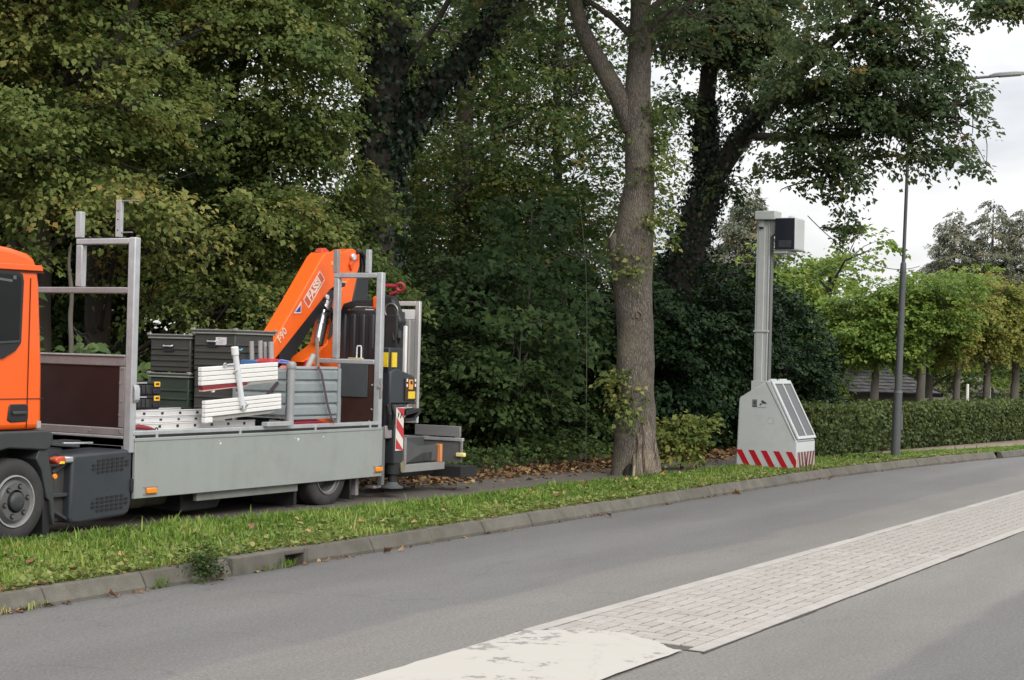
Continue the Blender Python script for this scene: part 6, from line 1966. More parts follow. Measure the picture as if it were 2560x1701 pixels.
for k, ((x, y), h, r_, s) in enumerate(und):
    q_ = RS(s)
    lob = scatter_lobes(q_, (x, y, h * .5), (r_ * .75, r_ * .75, h * .45), 10, .75)
    tree('understorey_bush', UL[k], 'bush', (x, y, .12),
         [(x, y, 0), (x, y, h * .4), (x + .1, y, h * .7)], [.06, .05, .02], lob, 420, 40, .10, green, .28, s, 'bushes in the shade of the wood', L_=.6, W_=.5, thr=-.2, limb_r=.025, wob=False)


# ---- star shaped leaves for the near saplings and big-leaved plants
def star_leaves(name, mat, parent, P_, D, Nn, size, tint, lobed=True):
    prof = [(0, 0), (.18, .32), (.12, .46), (.42, .40), (.45, .16), (.62, .22), (.70, .10), (1.0, 0)] if lobed else [(0, 0), (.10, .22), (.30, .36), (.58, .30), (.82, .13), (1.0, 0)]
    out = [(u, w) for u, w in prof] + [(u, -w) for u, w in prof[-2:0:-1]]
    k = len(out)
    D = nrm(D)
    Sd = nrm(np.cross(D, Nn))
    Nn = np.cross(Sd, D)
    V = np.zeros((len(P_), k, 3))
    for i, (u, w) in enumerate(out):
        V[:, i] = P_ + (D * u + Sd * w + Nn * (.10 * abs(w) * 2 - .14 * u * u)) * size[:, None]
    V = V.reshape(-1, 3)
    o = (V.min(0) + V.max(0)) / 2
    me = bpy.data.meshes.new(name)
    n = len(P_)
    me.vertices.add(n * k)
    me.vertices.foreach_set('co', (V - o).astype(np.float32).ravel())
    me.loops.add(n * k)
    me.loops.foreach_set('vertex_index', np.arange(n * k, dtype=np.int32))
    me.polygons.add(n)
    me.polygons.foreach_set('loop_start', np.arange(0, n * k, k, dtype=np.int32))
    me.polygons.foreach_set('loop_total', np.full(n, k, dtype=np.int32))
    at = me.attributes.new('tint', 'FLOAT', 'FACE')
    at.data.foreach_set('value', np.asarray(tint, np.float32))
    me.materials.append(mat)
    me.update()
    ob = bpy.data.objects.new(name, me)
    COL.objects.link(ob)
    ob.parent = parent
    ob.location = Vector(o) - wloc(parent)
    ob['kind'] = 'stuff'
    return ob


def sapling(label, base, stem, lobes, n, size, mat, tint, seed, group, lobed=True, cat='sapling', name='maple_sapling', r=.03):
    rng = RS(seed)
    t = thing(name, label, cat, base, group)
    mb = MB()
    mb.tube(stem, [r * (1 - .7 * i / (len(stem) - 1)) for i in range(len(stem))], 8)
    add_limbs(mb, stem, lobes, rng, r * .4, n=5)
    mb.build('stem', bark_g, t, smooth=60)
    C, O = lobes_sample(lobes, n, rng, 1.2, -.3, .3)
    D = nrm(O * np.array([1, 1, .2])) * .8 + rng.normal(0, .5, C.shape) - np.array([0, 0, .45])
    toward = np.array([-.65, -.45, 1.0])
    star_leaves('foliage', mat, t, C, D, toward + rng.normal(0, .4, C.shape), size * (.6 + .7 * rng.random(len(C))), np.clip(rng.normal(tint, .14, len(C)), 0, 1), lobed)
    return t


sapm = leafmat('leaf_sapling', [(0, (.018, .036, .014)), (.6, (.036, .066, .022)), (1, (.08, .105, .03))], trans=.25, rough=.65, spec=.12)
sapling('young maple sapling with large pale leaves on a bare stem, between platform and big trunk', (22.85, 12.5, .12), [(22.85, 12.5, .1), (22.83, 12.48, .8), (22.8, 12.47, 1.3), (22.82, 12.45, 2.2)],
        [(22.8, 12.5, 1.75, .75, .65, .35), (22.5, 13.0, 1.55, .5, .5, .25), (23.1, 11.95, 1.45, .4, .4, .3), (22.9, 12.3, 2.25, .8, .7, .35), (23.2, 11.8, 1.9, .45, .45, .3)], 900, .135, sapm, .6, 81, 'young maples at the wood edge')
sapling('taller young maple with large dim leaves left of the big trunk, above the sapling', (23.8, 12.9, .12), [(23.8, 12.9, .1), (23.8, 12.9, 1.5), (23.8, 12.85, 3), (23.7, 12.8, 4.2)],
        [(23.6, 12.9, 3.2, 1.0, .9, .5), (24.1, 12.3, 2.7, .8, .7, .4), (23.0, 13.6, 2.6, .8, .8, .4), (23.7, 12.8, 4.0, .9, .8, .5), (24.3, 11.9, 3.5, .6, .6, .4)], 1300, .13, sapm, .42, 82, 'young maples at the wood edge', r=.04)
big = leafmat('leaf_knotweed', [(0, (.045, .08, .03)), (.6, (.10, .155, .05)), (1, (.26, .27, .15))], trans=.32)
for k, (x, y, h, s, lab) in enumerate(((14.0, 14.3, 1.75, 91, 'large leaved pale green plant seen through the front frame beside the cab'), (14.9, 14.2, 1.85, 92, 'large leaved pale green plant seen through the front frame beside its outer post'),
                                       (15.8, 14.2, 1.7, 93, 'large leaved plant between the front frame post and the crates'), (14.4, 14.5, 2.4, 94, 'tall stem of pale oval leaves climbing beside the dead pole'))):
    lobs = [(x, y, h * .55, .42, .4, h * .5), (x + .15, y - .1, h * .9, .35, .3, .16)] if k < 3 else [(x, y, h * .6, .12, .12, h * .45)]
    sapling(lab, (x, y, .12), [(x, y, .1), (x + .02, y, h * .5), (x, y, h)], lobs, 150 if k < 3 else 60, .17, big, .5, s, 'large leaved plants behind the truck', lobed=False, cat='plant', name='leafy_plant', r=.015)
mb = MB()
wobble_tube(mb, [(14.52, 14.0, .1), (14.55, 14.0, 1.2), (14.56, 14.0, 1.72), (14.55, 14.02, 2.1), (14.54, 14.0, 2.38), (14.50, 14.02, 2.75), (14.56, 14.05, 3.0)], [.035, .032, .032, .028, .026, .02, .012], 10, 5, .18, 5, 2)
tag(mb.build('dead_stem', bark_g, smooth=60), 'thin bare grey stem standing behind the front frame', 'stem')
mb = MB()
wobble_tube(mb, [(22.1, 10.9, .12), (22.05, 10.93, 2.6), (21.98, 10.98, 3.6), (21.9, 11.05, 4.3)], [.006, .005, .004, .003], 6, 5, .1, 3, 4)
tag(mb.build('thin_shoot', bark_g, smooth=60), 'thin bare shoot standing just left of the big trunk', 'shoot')
# bush at the right foot of the big tree
lob = [(23.72, 10.08, .62, .34, .34, .42), (23.92, 9.82, .78, .26, .25, .26), (23.6, 10.3, .45, .28, .28, .32)]
tree('low_bush', 'low yellow green bush at the right foot of the big trunk', 'bush', (23.75, 10.05, .12), [(23.75, 10.05, .1), (23.75, 10.05, .5), (23.8, 10.0, .9)], [.03, .02, .01], lob, 95, 19, .075, autumn, .28, 101, L_=.3, W_=.26, thr=-.3, wob=False, limb_r=.012, crown='foliage', shell=.2)

# ---- trees of the row behind the hedge: copies of two kinds
row = []
for k, (tint, mat) in enumerate(((.45, fresh), (.52, autumn))):
    q_ = RS(120 + k)
    lob = [(0, 0, 3.1, 1.3, 1.3, 1.2)] + scatter_lobes(q_, (0, 0, 3.15), (.85, .85, 1.0), 12, .6)
    tr = tree('row_tree', 'x', 'tree', (0, 0, 0), [(0, 0, 0), (.02, 0, .9), (0, .02, 1.7), (0, 0, 3.4)], [.13, .115, .10, .03], lob, 560, 34, .095, mat, tint, 130 + k, 'clipped trees in a row behind the hedge', L_=.4, W_=.4, thr=-.2, limb_r=.03, bm=bark_g)
    row.append(tr)
spots = [(43.2, 12.8, 0, 1.0, 'leftmost green tree of the clipped row behind the hedge'), (43.9, 11.75, 0, 1.03, 'green tree just right of the street lamp in the clipped row'), (46.8, 12.3, 0, .95, 'thin trunked green tree standing back between two others of the clipped row'),
         (45.6, 11.2, 1, .92, 'green to yellow tree left of the white post'), (46.9, 10.7, 1, .95, 'yellowing tree right of the white post in the clipped row'), (48.2, 10.2, 1, .98, 'yellow tree at the right edge of the clipped row'), (50.5, 9.3, 1, 1.0, 'yellow tree cut by the right picture border')]
used = set()
for x, y, k, sc, lab in spots:
    o = row[k] if k not in used else copy_tree(row[k])
    used.add(k)
    o.location = (x, y, .12)
    o.scale = (sc * random.uniform(.88, 1.1), sc * random.uniform(.88, 1.1), sc * random.uniform(.93, 1.06))
    o.rotation_euler.z = random.uniform(0, 6)
    o['label'] = lab
# pale green crowns beyond the row and further woodland on the right
for k, (x, y, h, r_, lab, s) in enumerate(((47.5, 15.5, 5.6, 2.2, 'light green rounded tree behind the left end of the clipped row', 141), (55.0, 14.5, 5.0, 2.4, 'light green tree seen above the clipped row below the conifers', 142), (52.0, 18.0, 5.4, 2.3, 'bright green tree top beyond the evergreen shrubs', 143))):
    q_ = RS(s)
    lob = scatter_lobes(q_, (x, y, h * .6), (r_ * .7, r_ * .7, h * .35), 12, 1.0)
    tree('light_tree', lab, 'tree', (x, y, .12), [(x, y, 0), (x, y, h * .4), (x, y, h * .8)], [.16, .13, .05], lob, 420, 26, .15, fresh, .5, s, 'light green trees beyond the hedge', L_=.7, W_=.6, thr=-.15, limb_r=.05, wob=False)


# ---- conifers far right
def conifer(label, x, y, h, r_, seed):
    rng = RS(seed)
    t = thing('conifer', label, 'tree', (x, y, .1), 'conifers beyond the clipped row')
    MB().tube([(x, y, 0), (x, y, h * .5), (x, y, h * .93)], [.28, .16, .03], 10).build('trunk', bark_g, t, smooth=60)
    n = 2200
    z = h * (.12 + .88 * (1 - np.sqrt(rng.random(n))))
    a = rng.random(n) * 2 * np.pi
    rr = r_ * (1 - z / h) ** .68 * (.35 + .65 * np.sqrt(rng.random(n))) * (.8 + .35 * np.sin(z * 5 + a * 2)) + .06
    C = np.stack([x + rr * np.cos(a), y + rr * np.sin(a), z + .15 * rr], 1)
    O = np.stack([np.cos(a), np.sin(a), -.25 + 0 * a], 1)
    lv = Leaves(.13)
    lv.sprays(C, O, 34, .20, .5, .34, .2, np.clip(rng.normal(.5, .2, n), 0, 1), rng)
    lv.build('crown', conif, t)['kind'] = 'stuff'


conifer('slim pointed conifer, leftmost of the three against the sky', 93.5, 23.3, 10.7, 3.4, 151)
conifer('broad brownish conifer, tallest of the three against the sky', 94.5, 21.4, 11.3, 4.4, 152)
conifer('grey green conifer, rightmost of the three against the sky', 95.5, 19.7, 11.0, 4.2, 153)
# a spruce beside the oak trunk
conifer('lone spruce tip showing between oak trunk and camera head', 60.0, 22.9, 8.6, 2.4, 154)
bpy.context.view_layer.update()

# ---- clipped hedge
rng = RS(160)
H0, H1 = np.array([28.6, 10.1]), np.array([41.6, 8.65])
t = thing('hedge', 'long low clipped green hedge along the pavement behind the street lamp', 'hedge', ((H0[0] + H1[0]) / 2, (H0[1] + H1[1]) / 2, .1))
du = (H1 - H0) / np.linalg.norm(H1 - H0)
dn = np.array([du[1], -du[0]])
Ln = np.linalg.norm(H1 - H0)
mb = MB()
q4 = [H0 + dn * .28, H1 + dn * .28, H1 - dn * .28, H0 - dn * .28]
mb.prism([(p[0], p[1]) for p in q4], 'z', .1, .86)
mb.build('twig_core', pm('hedge_core', (0.02, 0.022, 0.012), 0.95, var=0.5, vscale=20), t, smooth=0)
n = 26000
u = rng.random(n) * Ln
hgt = .97 + .025 * np.sin(u * 1.7) + .015 * np.sin(u * 5) + .05 * nf(u, u * 0, .8, 3.0) + .03 * nf(u, u * 0, 3.0, 5.0)
bulge = .06 * nf(u, rng.random(n) * 0 + 1, .9, 8.0)
face = rng.random(n)
top = face < .28
front = (face >= .28) & (face < .86)
w = np.where(top, (rng.random(n) * 2 - 1) * .42, np.where(front, .40 + bulge, -.40 + bulge)) + rng.normal(0, .045, n)
z = np.where(top, hgt, .14 + (hgt - .14) * rng.random(n)) + rng.normal(0, .02, n)
Pq = np.stack([H0[0] + du[0] * u + dn[0] * w, H0[1] + du[1] * u + dn[1] * w, z], 1)
Nn = np.where(top[:, None], np.array([0, 0, 1.0]), np.where(front[:, None], np.array([dn[0], dn[1], .45]), np.array([-dn[0], -dn[1], .45]))) + rng.normal(0, .55, (n, 3))
ends = rng.random(n) < .03
z = z + np.where(rng.random(n) < .03, .09 * rng.random(n), 0) * top
Pq[:, 2] = z
Pq[ends, 0] = H0[0] + rng.normal(-.02, .03, ends.sum())
lv = Leaves()
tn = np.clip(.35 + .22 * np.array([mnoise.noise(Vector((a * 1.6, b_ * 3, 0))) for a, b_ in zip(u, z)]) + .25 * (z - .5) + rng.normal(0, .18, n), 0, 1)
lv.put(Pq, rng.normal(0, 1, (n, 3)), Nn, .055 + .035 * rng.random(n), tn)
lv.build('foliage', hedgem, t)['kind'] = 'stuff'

# ---- low building, fence post
t = thing('outbuilding', 'low building with a dark slate roof behind the hedge', 'building', (47.5, 14.0, .1))
rc = [Vector((46.5, 15.4, 0)), Vector((48.2, 12.35, 0))]
dd = (rc[1] - rc[0]).normalized()
bk = Vector((dd.y, -dd.x, 0))
if bk.x < 0:
    bk = -bk
slate = pm('slate', (0.20, 0.19, 0.195), 0.7, var=0.25, vscale=6, dirt=0.4, dirtcol=(0.12, 0.11, 0.105), rnd=.2)
wl = pm('shed_wall', (0.26, 0.225, 0.17), 0.85, var=0.15, dirt=0.3)
a0, a1 = rc[0] - dd * .5, rc[1] - dd * .25
MB().hull8([tuple(a0 + Vector((0, 0, .05))), tuple(a1 + Vector((0, 0, .05))), tuple(a1 + bk * 4 + Vector((0, 0, .05))), tuple(a0 + bk * 4 + Vector((0, 0, .05))), tuple(a0 + Vector((0, 0, .93))), tuple(a1 + Vector((0, 0, .93))),
            tuple(a1 + bk * 4 + Vector((0, 0, .93))), tuple(a0 + bk * 4 + Vector((0, 0, .93)))]).build('wall', wl, t, smooth=0)
e0, e1 = rc[0] - dd * .7 - bk * .3 + Vector((0, 0, .98)), rc[1] + dd * .0 - bk * .3 + Vector((0, 0, .98))
g0, g1 = rc[0] - dd * .7 + bk * 1.9 + Vector((0, 0, 1.82)), rc[1] - dd * 1.2 + bk * 1.9 + Vector((0, 0, 1.82))
rows, colsn = 9, 16
for i in range(rows):
    for j in range(colsn):
        f0, f1 = i / rows, (i + 1.15) / rows
        s0, s1 = (j + .02) / colsn, (j + .98) / colsn

        def rp_(s_, f_, h):
            return tuple((e0.lerp(e1, s_)).lerp(g0.lerp(g1, s_), f_) + Vector((0, 0, h)))
        dz = random.uniform(0, .012)
        MB().hull8([rp_(s0, f0, .02 + dz), rp_(s1, f0, .02 + dz), rp_(s1, f1, dz), rp_(s0, f1, dz), rp_(s0, f0, .045 + dz), rp_(s1, f0, .045 + dz), rp_(s1, f1, .02 + dz), rp_(s0, f1, .02 + dz)]).build('roof_slate', slate, t, smooth=0)
mb = MB().hull8([tuple(e0 + Vector((0, 0, -.04))), tuple(e1 + Vector((0, 0, -.04))), tuple(g1 + Vector((0, 0, -.06))), tuple(g0 + Vector((0, 0, -.06))), tuple(e0 + Vector((0, 0, -.005))), tuple(e1 + Vector((0, 0, -.005))), tuple(g1 + Vector((0, 0, -.01))), tuple(g0 + Vector((0, 0, -.01)))])
h0_, h1_ = a0 + bk * 4.3 + Vector((0, 0, .98)), a1 + dd * .25 + bk * 4.3 + Vector((0, 0, .98))
mb.hull8([tuple(g0 + Vector((0, 0, -.06))), tuple(g1 + Vector((0, 0, -.06))), tuple(h1_), tuple(h0_), tuple(g0), tuple(g1), tuple(h1_ + Vector((0, 0, .05))), tuple(h0_ + Vector((0, 0, .05)))])
mb.build('roof_deck', pm('roof_dark', (0.03, 0.028, 0.028), 0.8), t, smooth=0)
mb = MB().bar(tuple(e0 + Vector((0, 0, -.03)) - bk * .01), tuple(e1 + Vector((0, 0, -.03)) - bk * .01), .04, .08)
mb.build('gutter', pm('gutter_dark', (0.018, 0.015, 0.014), 0.6), t, smooth=0)
mb = MB().hull8([tuple(e1 + dd * .01 + Vector((0, 0, -.05))), tuple(e1 + dd * .04 + Vector((0, 0, -.05))), tuple(g1 + dd * .04 + Vector((0, 0, -.05))), tuple(g1 + dd * .01 + Vector((0, 0, -.05))), tuple(e1 + dd * .01 + Vector((0, 0, .06))), tuple(e1 + dd * .04 + Vector((0, 0, .06))),
                 tuple(g1 + dd * .04 + Vector((0, 0, .06))), tuple(g1 + dd * .01 + Vector((0, 0, .06)))])
mb.build('barge_board', MATS['roof_dark'], t, smooth=0)
c = rc[0].lerp(rc[1], .30) - bk * .002
MB().hull8([tuple(c + dd * a_ - bk * b_ + Vector((0, 0, z_))) for z_ in (.62, .84) for a_, b_ in ((-.13, .012), (.13, .012), (.13, -.02), (-.13, -.02))]).build('window', pm('shed_window', (0.02, 0.015, 0.012), 0.3), t, smooth=0)
mb = MB().cyl((44.3, 10.6, .1), (44.3, 10.6, 1.36), .04, n=12)
tag(mb.build('white_post', whitep, bevel=0.01), 'slim white post behind the hedge between two trees of the row', 'post')
mb = MB().cyl((48.4, 10.95, .1), (48.4, 10.95, 1.25), .04, n=12)
tag(mb.build('white_post', whitep, bevel=0.01), 'small white post half hidden by a trunk, farther right', 'post')
mb = MB()
pp = []
for k in range(25):
    f = k / 24
    pp.append((36 + 14 * f, 12.3 + 1.2 * f, 5.15 - .3 * f - .5 * 4 * f * (1 - f)))
mb.tube(pp, .012, 6)
tag(mb.build('overhead_cable', pm('cable_dark', (0.06, 0.06, 0.065), 0.6)), 'thin overhead cable crossing the sky right of the camera head', 'cable')

# ---- wood beyond: one mass nobody could count
rng = RS(170)
lob = []
for k in range(34):
    x = -6 + k * 3.6
    y = 27 + 5 * rng.random() + max(0, (x - 60) * -.0)
    h = 3.2 + 1.6 * rng.random() if 36 < x < 62 else 5.0 + 2.5 * rng.random()
    if x > 70:
        h = 2.2 + rng.random()
        y = 30 + rng.random() * 4
    lob.append((x, y, h * .5, 2.6, 2.2, h * .62, 1))
lob += [(x, 36 + 3 * rng.random(), 2.2 + rng.random(), 4, 3, 3.4, 1) for x in range(-4, 120, 6)]
C, O = lobes_sample(lob, 3000, rng, .5, -.3, .5)
lv = Leaves()
lv.sprays(C, O, 16, .34, 1.3, 1.2, .3, np.clip(rng.normal(.45, .18, len(C)), 0, 1), rng)
o = lv.build('distant_wood', green)
tag(o, 'dense wood far behind the roadside trees', 'wood', kind='stuff')
# hedges and shrubs closing the view on the far right
rng = RS(171)
lob = [(56 + 5 * k, 11.5 - 2.2 * k + 1.5 * rng.random(), 1.0, 3.2, 2.2, 1.5 + .5 * rng.random(), 1) for k in range(6)] + [(66 + 7 * k, 17 - 2 * k, 2.0, 4.5, 3, 3.0, 1) for k in range(7)]
C, O = lobes_sample(lob, 900, rng, .6, -.3, .5)
lv = Leaves()
lv.sprays(C, O, 20, .17, .8, .8, .3, np.clip(rng.normal(.55, .18, len(C)), 0, 1), rng)
o = lv.build('far_shrubbery', green)
tag(o, 'far shrubbery closing the view under the clipped row', 'shrubbery', kind='stuff')

# ---- low plants on the wood floor
rng = RS(180)
n = 900
x = 11.5 + 22 * rng.random(n)
y = np.where(x < 19, 13.4, 11.35) + np.abs(rng.normal(0, 1.5, n))
keep = ~((x < 18.2) & (y < 13.3))
x, y = x[keep], y[keep]
C = np.stack([x, y, .22 + .22 * rng.random(len(x))], 1)
lv = Leaves()
lv.sprays(C, nrm(rng.normal(0, 1, C.shape) * np.array([1, 1, .3])), 16, .075, .36, .3, .1, np.clip(rng.normal(.45, .18, len(C)), 0, 1), rng)
o = lv.build('undergrowth', green)
tag(o, 'low green undergrowth along the edge of the wood', 'undergrowth', kind='stuff')

# ---- fallen leaves along the path edge
rng = RS(190)
dry = leafmat('leaf_dry', [(0, (.09, .05, .025)), (.4, (.17, .095, .045)), (.75, (.28, .17, .08)), (1, (.36, .28, .10))], trans=.1, rough=.7)


def path_edge(x):
    return np.interp(x, [8, 14, 18, 28, 33, 41], [13.6, 13.4, 11.35, 10.9, 10.3, 8.9])


n = 7000
x = 11 + 26 * rng.random(n) ** .9
e = path_edge(x)
y = e + rng.normal(.12, .30, n) + .5 * (rng.random(n) ** 2)
z = .112 + .035 * rng.random(n) * (1 + (y > e))
lv = Leaves()
lv.put(np.stack([x, y, z], 1), rng.normal(0, 1, (n, 3)) * np.array([1, 1, .25]), np.array([0, 0, 1.0]) + rng.normal(0, .4, (n, 3)), .06 + .06 * rng.random(n), np.clip(rng.normal(.45, .25, n), 0, 1))
# scattered on the path itself and under the truck
n = 260
x = 12 + 18 * rng.random(n)
y = path_edge(x) - 1.0 * rng.random(n) ** 1.6
lv.put(np.stack([x, y, .110 + .01 * rng.random(n)], 1), rng.normal(0, 1, (n, 3)) * np.array([1, 1, .1]), np.array([0, 0, 1.0]) + rng.normal(0, .25, (n, 3)), .05 + .05 * rng.random(n), np.clip(rng.normal(.5, .25, n), 0, 1))
o = lv.build('leaf_litter', dry)
tag(o, 'brown leaf litter lying along the far edge of the footpath', 'leaf litter', kind='stuff')

# ---- grass of the verge
rng = RS(200)
grassm = leafmat('grass_blade', [(0, (.070, .140, .020)), (.45, (.145, .245, .038)), (.8, (.27, .34, .078)), (1, (.45, .39, .17))], trans=.40, rough=.55, spec=.25)


def grass(name, xs, ys, hh, ww, tint, rng):
    n = len(xs)
    z0 = .112
    az = rng.random(n) * 2 * np.pi
    ln = (.25 + .55 * rng.random(n)) * hh
    bx, by = np.cos(az), np.sin(az)
    sx, sy = -by * ww, bx * ww
    V = np.zeros((n, 5, 3))
    V[:, 0] = np.stack([xs - sx, ys - sy, np.full(n, z0)], 1)
    V[:, 1] = np.stack([xs + sx, ys + sy, np.full(n, z0)], 1)
    V[:, 2] = np.stack([xs + bx * ln * .35 + sx * .8, ys + by * ln * .35 + sy * .8, z0 + hh * .62], 1)
    V[:, 3] = np.stack([xs + bx * ln * .35 - sx * .8, ys + by * ln * .35 - sy * .8, z0 + hh * .62], 1)
    V[:, 4] = np.stack([xs + bx * ln, ys + by * ln, z0 + hh * (.9 + .1 * rng.random(n))], 1)
    me = bpy.data.meshes.new(name)
    o = np.array([xs.mean(), ys.mean(), z0])
    me.vertices.add(n * 5)
    me.vertices.foreach_set('co', (V.reshape(-1, 3) - o).astype(np.float32).ravel())
    me.loops.add(n * 7)
    base = np.arange(n)[:, None] * 5
    li = np.concatenate([base + np.array([0, 1, 2, 3]), base + np.array([3, 2, 4])], 1)
    me.loops.foreach_set('vertex_index', li.astype(np.int32).ravel())
    me.polygons.add(n * 2)
    ls = (np.arange(n)[:, None] * 7 + np.array([0, 4])).ravel()
    me.polygons.foreach_set('loop_start', ls.astype(np.int32))
    me.polygons.foreach_set('loop_total', np.tile([4, 3], n).astype(np.int32))
    at = me.attributes.new('tint', 'FLOAT', 'FACE')
    at.data.foreach_set('value', np.repeat(tint, 2).astype(np.float32))
    me.materials.append(grassm)
    me.update()
    ob = bpy.data.objects.new(name, me)
    COL.objects.link(ob)
    ob.location = o
    return ob


def verge_far(x):
    return np.interp(x, [4, 12, 15, 19, 23.5, 28, 33, 41], [10.3, 10.28, 9.75, 9.85, 9.6, 9.3, 8.25, 6.2])


n = 62000
x = 7 + 30 * rng.random(n) ** 1.55
k0 = np.array([kerb_y(a) for a in x]) + .12
k1 = verge_far(x)
f = rng.random(n)
y = k0 + (k1 - k0) * f
p1_ = nf(x, y, 1.3)
p2n = nf(x, y, 3.5, 4.0)
keep = rng.random(n) < np.clip(.62 + .85 * p2n + .75 * f, .05, 1) * np.clip((y - k0) / .10 + .25, 0, 1)
x, y, f, p1_, p2n = x[keep], y[keep], f[keep], p1_[keep], p2n[keep]
n = len(x)
hh = (.035 + .03 * rng.random(n) + .035 * np.clip(f + .4 * p1_, 0, 1) * rng.random(n)) * (1 + .35 * p1_)
hh = hh * np.where((x < 17) & (f > .55), 1.2, 1.0) + .09 * (rng.random(n) < .006)
tint = np.clip(.54 + .30 * p1_ - .16 * f + .25 * p2n + rng.normal(0, .16, n), 0, 1)
tag(grass('grass', x, y, hh, .0042 + .0025 * rng.random(n) + .00013 * x, tint, rng), 'bright green grass growing on the verge between kerb and footpath', 'grass', kind='stuff')
# clover and plantain among the grass, thicker next to the kerb
n = 15000
x = 7 + 26 * rng.random(n) ** 1.5
k0 = np.array([kerb_y(a) for a in x]) + .11
f = rng.random(n) ** 1.7
y = k0 + (verge_far(x) - k0) * f
p2n = nf(x, y, 2.2, 9.0)
keep = p2n + .55 * (1 - f) > rng.random(n) * .5
x, y = x[keep], y[keep]
n = len(x)
clov = leafmat('clover_leaf', [(0, (.06, .10, .02)), (.6, (.17, .22, .05)), (1, (.32, .30, .11))], trans=.35)
lv = Leaves()
lv.put(np.stack([x, y, .13 + .045 * rng.random(n)], 1), rng.normal(0, 1, (n, 3)) * np.array([1, 1, .3]), np.array([0, 0, 1.0]) + rng.normal(0, .4, (n, 3)), .03 + .035 * rng.random(n), np.clip(rng.normal(.6, .22, n), 0, 1))
tag(lv.build('clover', clov), 'pale clover and small weeds among the grass near the kerb', 'ground cover', kind='stuff')
# dry debris where verge and kerb meet, and in the gutter
n = 2600
x = 6.5 + 27 * rng.random(n) ** 1.4
ky = np.array([kerb_y(a) for a in x])
g = rng.random(n) < .42
y = np.where(g, ky - .005 - np.abs(rng.normal(0, .022, n)), ky + .085 + np.abs(rng.normal(0, .05, n)))
pz = nf(x, y * 0, 1.4, 2.0)
keep = pz + .15 > rng.random(n) * .5
x, y, g = x[keep], y[keep], g[keep]
n = len(x)
z = np.where(g, .006, .139) + .012 * rng.random(n)
lv = Leaves()
lv.put(np.stack([x, y, z], 1), rng.normal(0, 1, (n, 3)) * np.array([1, .5, .2]), np.array([0, 0, 1.0]) + rng.normal(0, .4, (n, 3)), .02 + .03 * rng.random(n), np.clip(rng.normal(.4, .25, n), 0, 1))
tag(lv.build('kerb_debris', dry), 'dry bits and soil crumbs along the kerb and gutter', 'debris', kind='stuff')

# ---- single fallen leaves one could pick up
rng = RS(210)
colr = [pm('fallen_leaf_%s' % nme, c, .7, var=.25, vscale=30) for nme, c in (('tan', (.34, .20, .09)), ('orange', (.36, .15, .04)), ('yellow', (.34, .25, .09)), ('brown', (.17, .085, .04)))]


def fallen_mesh(name, mat):
    mb = MB()
    out = [(0, 0), (.2, .30), (.15, .48), (.42, .38), (.5, .2), (.66, .24), (.74, .10), (1, 0), (.74, -.10), (.66, -.24), (.5, -.2), (.42, -.38), (.15, -.48), (.2, -.30)]
    mb.add([(u - .4, w, .12 * abs(w) + .10 * (u - .4) ** 2) for u, w in out] + [(.05, 0, -.01)], [(i, (i + 1) % 14, 14) for i in range(14)])
    return mb.build(name, mat, None, smooth=60, origin=(0, 0, 0))


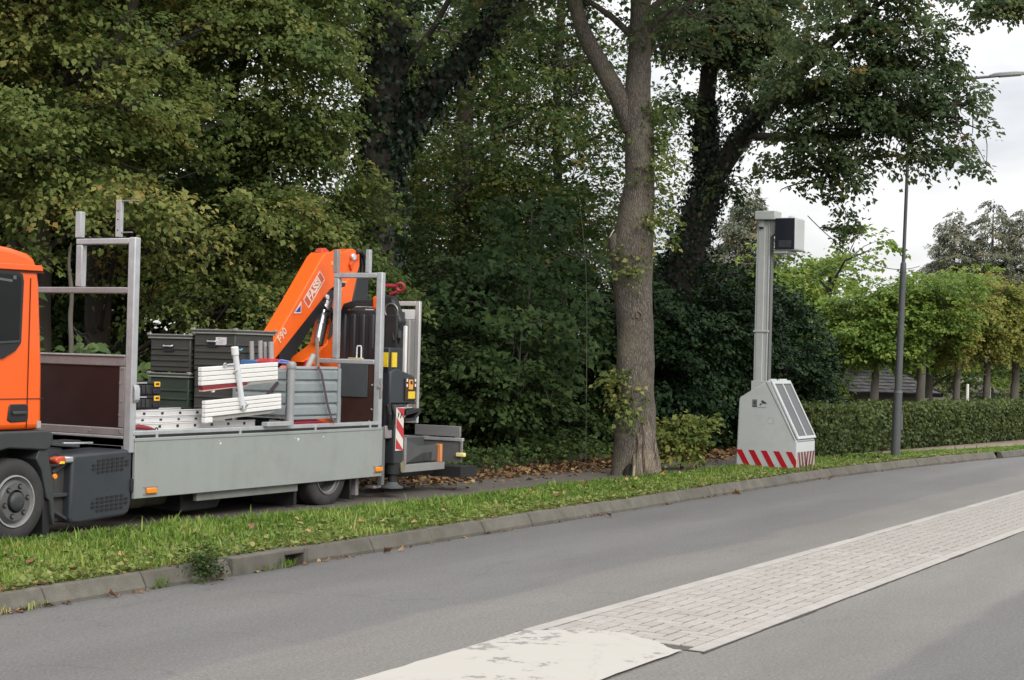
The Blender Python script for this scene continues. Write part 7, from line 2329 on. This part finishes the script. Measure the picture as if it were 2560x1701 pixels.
pr = [fallen_mesh('fallen_leaf', c) for c in colr]
for k in range(84):
    src = pr[int(rng.integers(0, 4)) if k > 3 else k]
    o = src if k < 4 else src.copy()
    if k >= 4:
        COL.objects.link(o)
    xx = 7.6 + 15 * rng.random() ** 1.3
    ff_ = rng.random()
    yy = kerb_y(xx) + .25 + (float(verge_far(xx)) - kerb_y(xx) - .4) * ff_
    o.location = (xx, yy, .165 + .02 * rng.random())
    s_ = .04 + .05 * rng.random()
    o.scale = (s_, s_, s_ * 1.6)
    o.rotation_euler = (rng.normal(0, .45), rng.normal(0, .45), rng.random() * 6.3)
    tag(o, 'single dry leaf fallen on the verge grass', 'leaf', 'fallen leaves on the grass')
for k, (xx, yy, s_, c, lab) in enumerate(((21.05, 8.10, .12, 1, 'orange leaf lying in the gutter below the speed camera'), (10.15, 8.14, .09, 3, 'brown curled leaf by the kerb left of the gully'), (8.95, 8.15, .10, 1, 'rusty leaf in the gutter at the second kerb joint'), (12.45, 8.10, .11, 3, 'brown leaf pile scrap in the gutter right of the gully'),
                                          (12.62, 8.06, .08, 0, 'tan leaf in the gutter just right of the brown leaf scrap'), (24.9, 8.03, .16, 3, 'large dark leaf on the road edge right of the speed camera'), (16.9, 8.03, .10, 3, 'small brown leaf on the road edge before the big trunk'))):
    o = pr[c].copy()
    COL.objects.link(o)
    o.location = (xx, yy, .025)
    o.scale = (s_, s_, s_ * 2)
    o.rotation_euler = (rng.normal(.5, .2), rng.normal(0, .3), rng.random() * 6)
    tag(o, lab, 'leaf', 'leaves lying along the kerb')
# weed growing out of the kerb joint, small grass tufts in the gutter
C = np.array([10.02, 8.21, .10]) + rng.normal(0, .07, (46, 3)) * np.array([1.3, .7, .9])
C[:, 2] = np.abs(C[:, 2]) + .01
t = thing('kerb_weed', 'dark green weed growing from the kerb joint left of the gully', 'weed', (10.02, 8.21, .0))
mb = MB()
for k in range(9):
    e = Vector((10.02 + rng.normal(0, .09), 8.20 + rng.normal(0, .05), .12 + .14 * rng.random()))
    mb.tube([(10.02, 8.22, .0), e], [.004, .002], 5, False)
mb.build('stems', pm('weed_stem', (.06, .09, .03), .7), t, smooth=60)
lv = Leaves()
lv.sprays(C, rng.normal(0, 1, C.shape) + np.array([0, -.3, .8]), 16, .032, .14, .09, .1, np.clip(rng.normal(.4, .2, len(C)), 0, 1), rng)
lv.build('foliage', green, t)['kind'] = 'stuff'
tufts = [(7.9, .07, 'pale'), (8.25, .06, 'pale'), (9.55, .09, 'green'), (10.75, .06, 'green'), (11.0, .09, 'green'), (11.12, .07, 'green')]
for xx, hgt_, kk in tufts:
    n = 42
    xs = xx + rng.normal(0, .06, n)
    o = grass('grass_tuft', xs, np.full(n, 8.215) + rng.normal(0, .015, n), hgt_ * (.5 + .6 * rng.random(n)), np.full(n, .005), np.clip(rng.normal(.45 if kk == 'green' else .9, .12, n), 0, 1), rng)
    o.location.z = .004
    tag(o, {7.9: 'small dried grass tuft in the gutter at the left picture edge', 8.25: 'small dried grass tuft in the gutter, second from the left edge', 9.55: 'small fresh grass tuft in the gutter left of the dark weed',
            10.75: 'tiny grass tuft in the gutter between weed and gully mouth', 11.0: 'fresh grass tuft growing inside the gully mouth, taller one', 11.12: 'fresh grass tuft at the right side of the gully mouth'}[xx], 'tuft', 'grass tufts in the gutter')
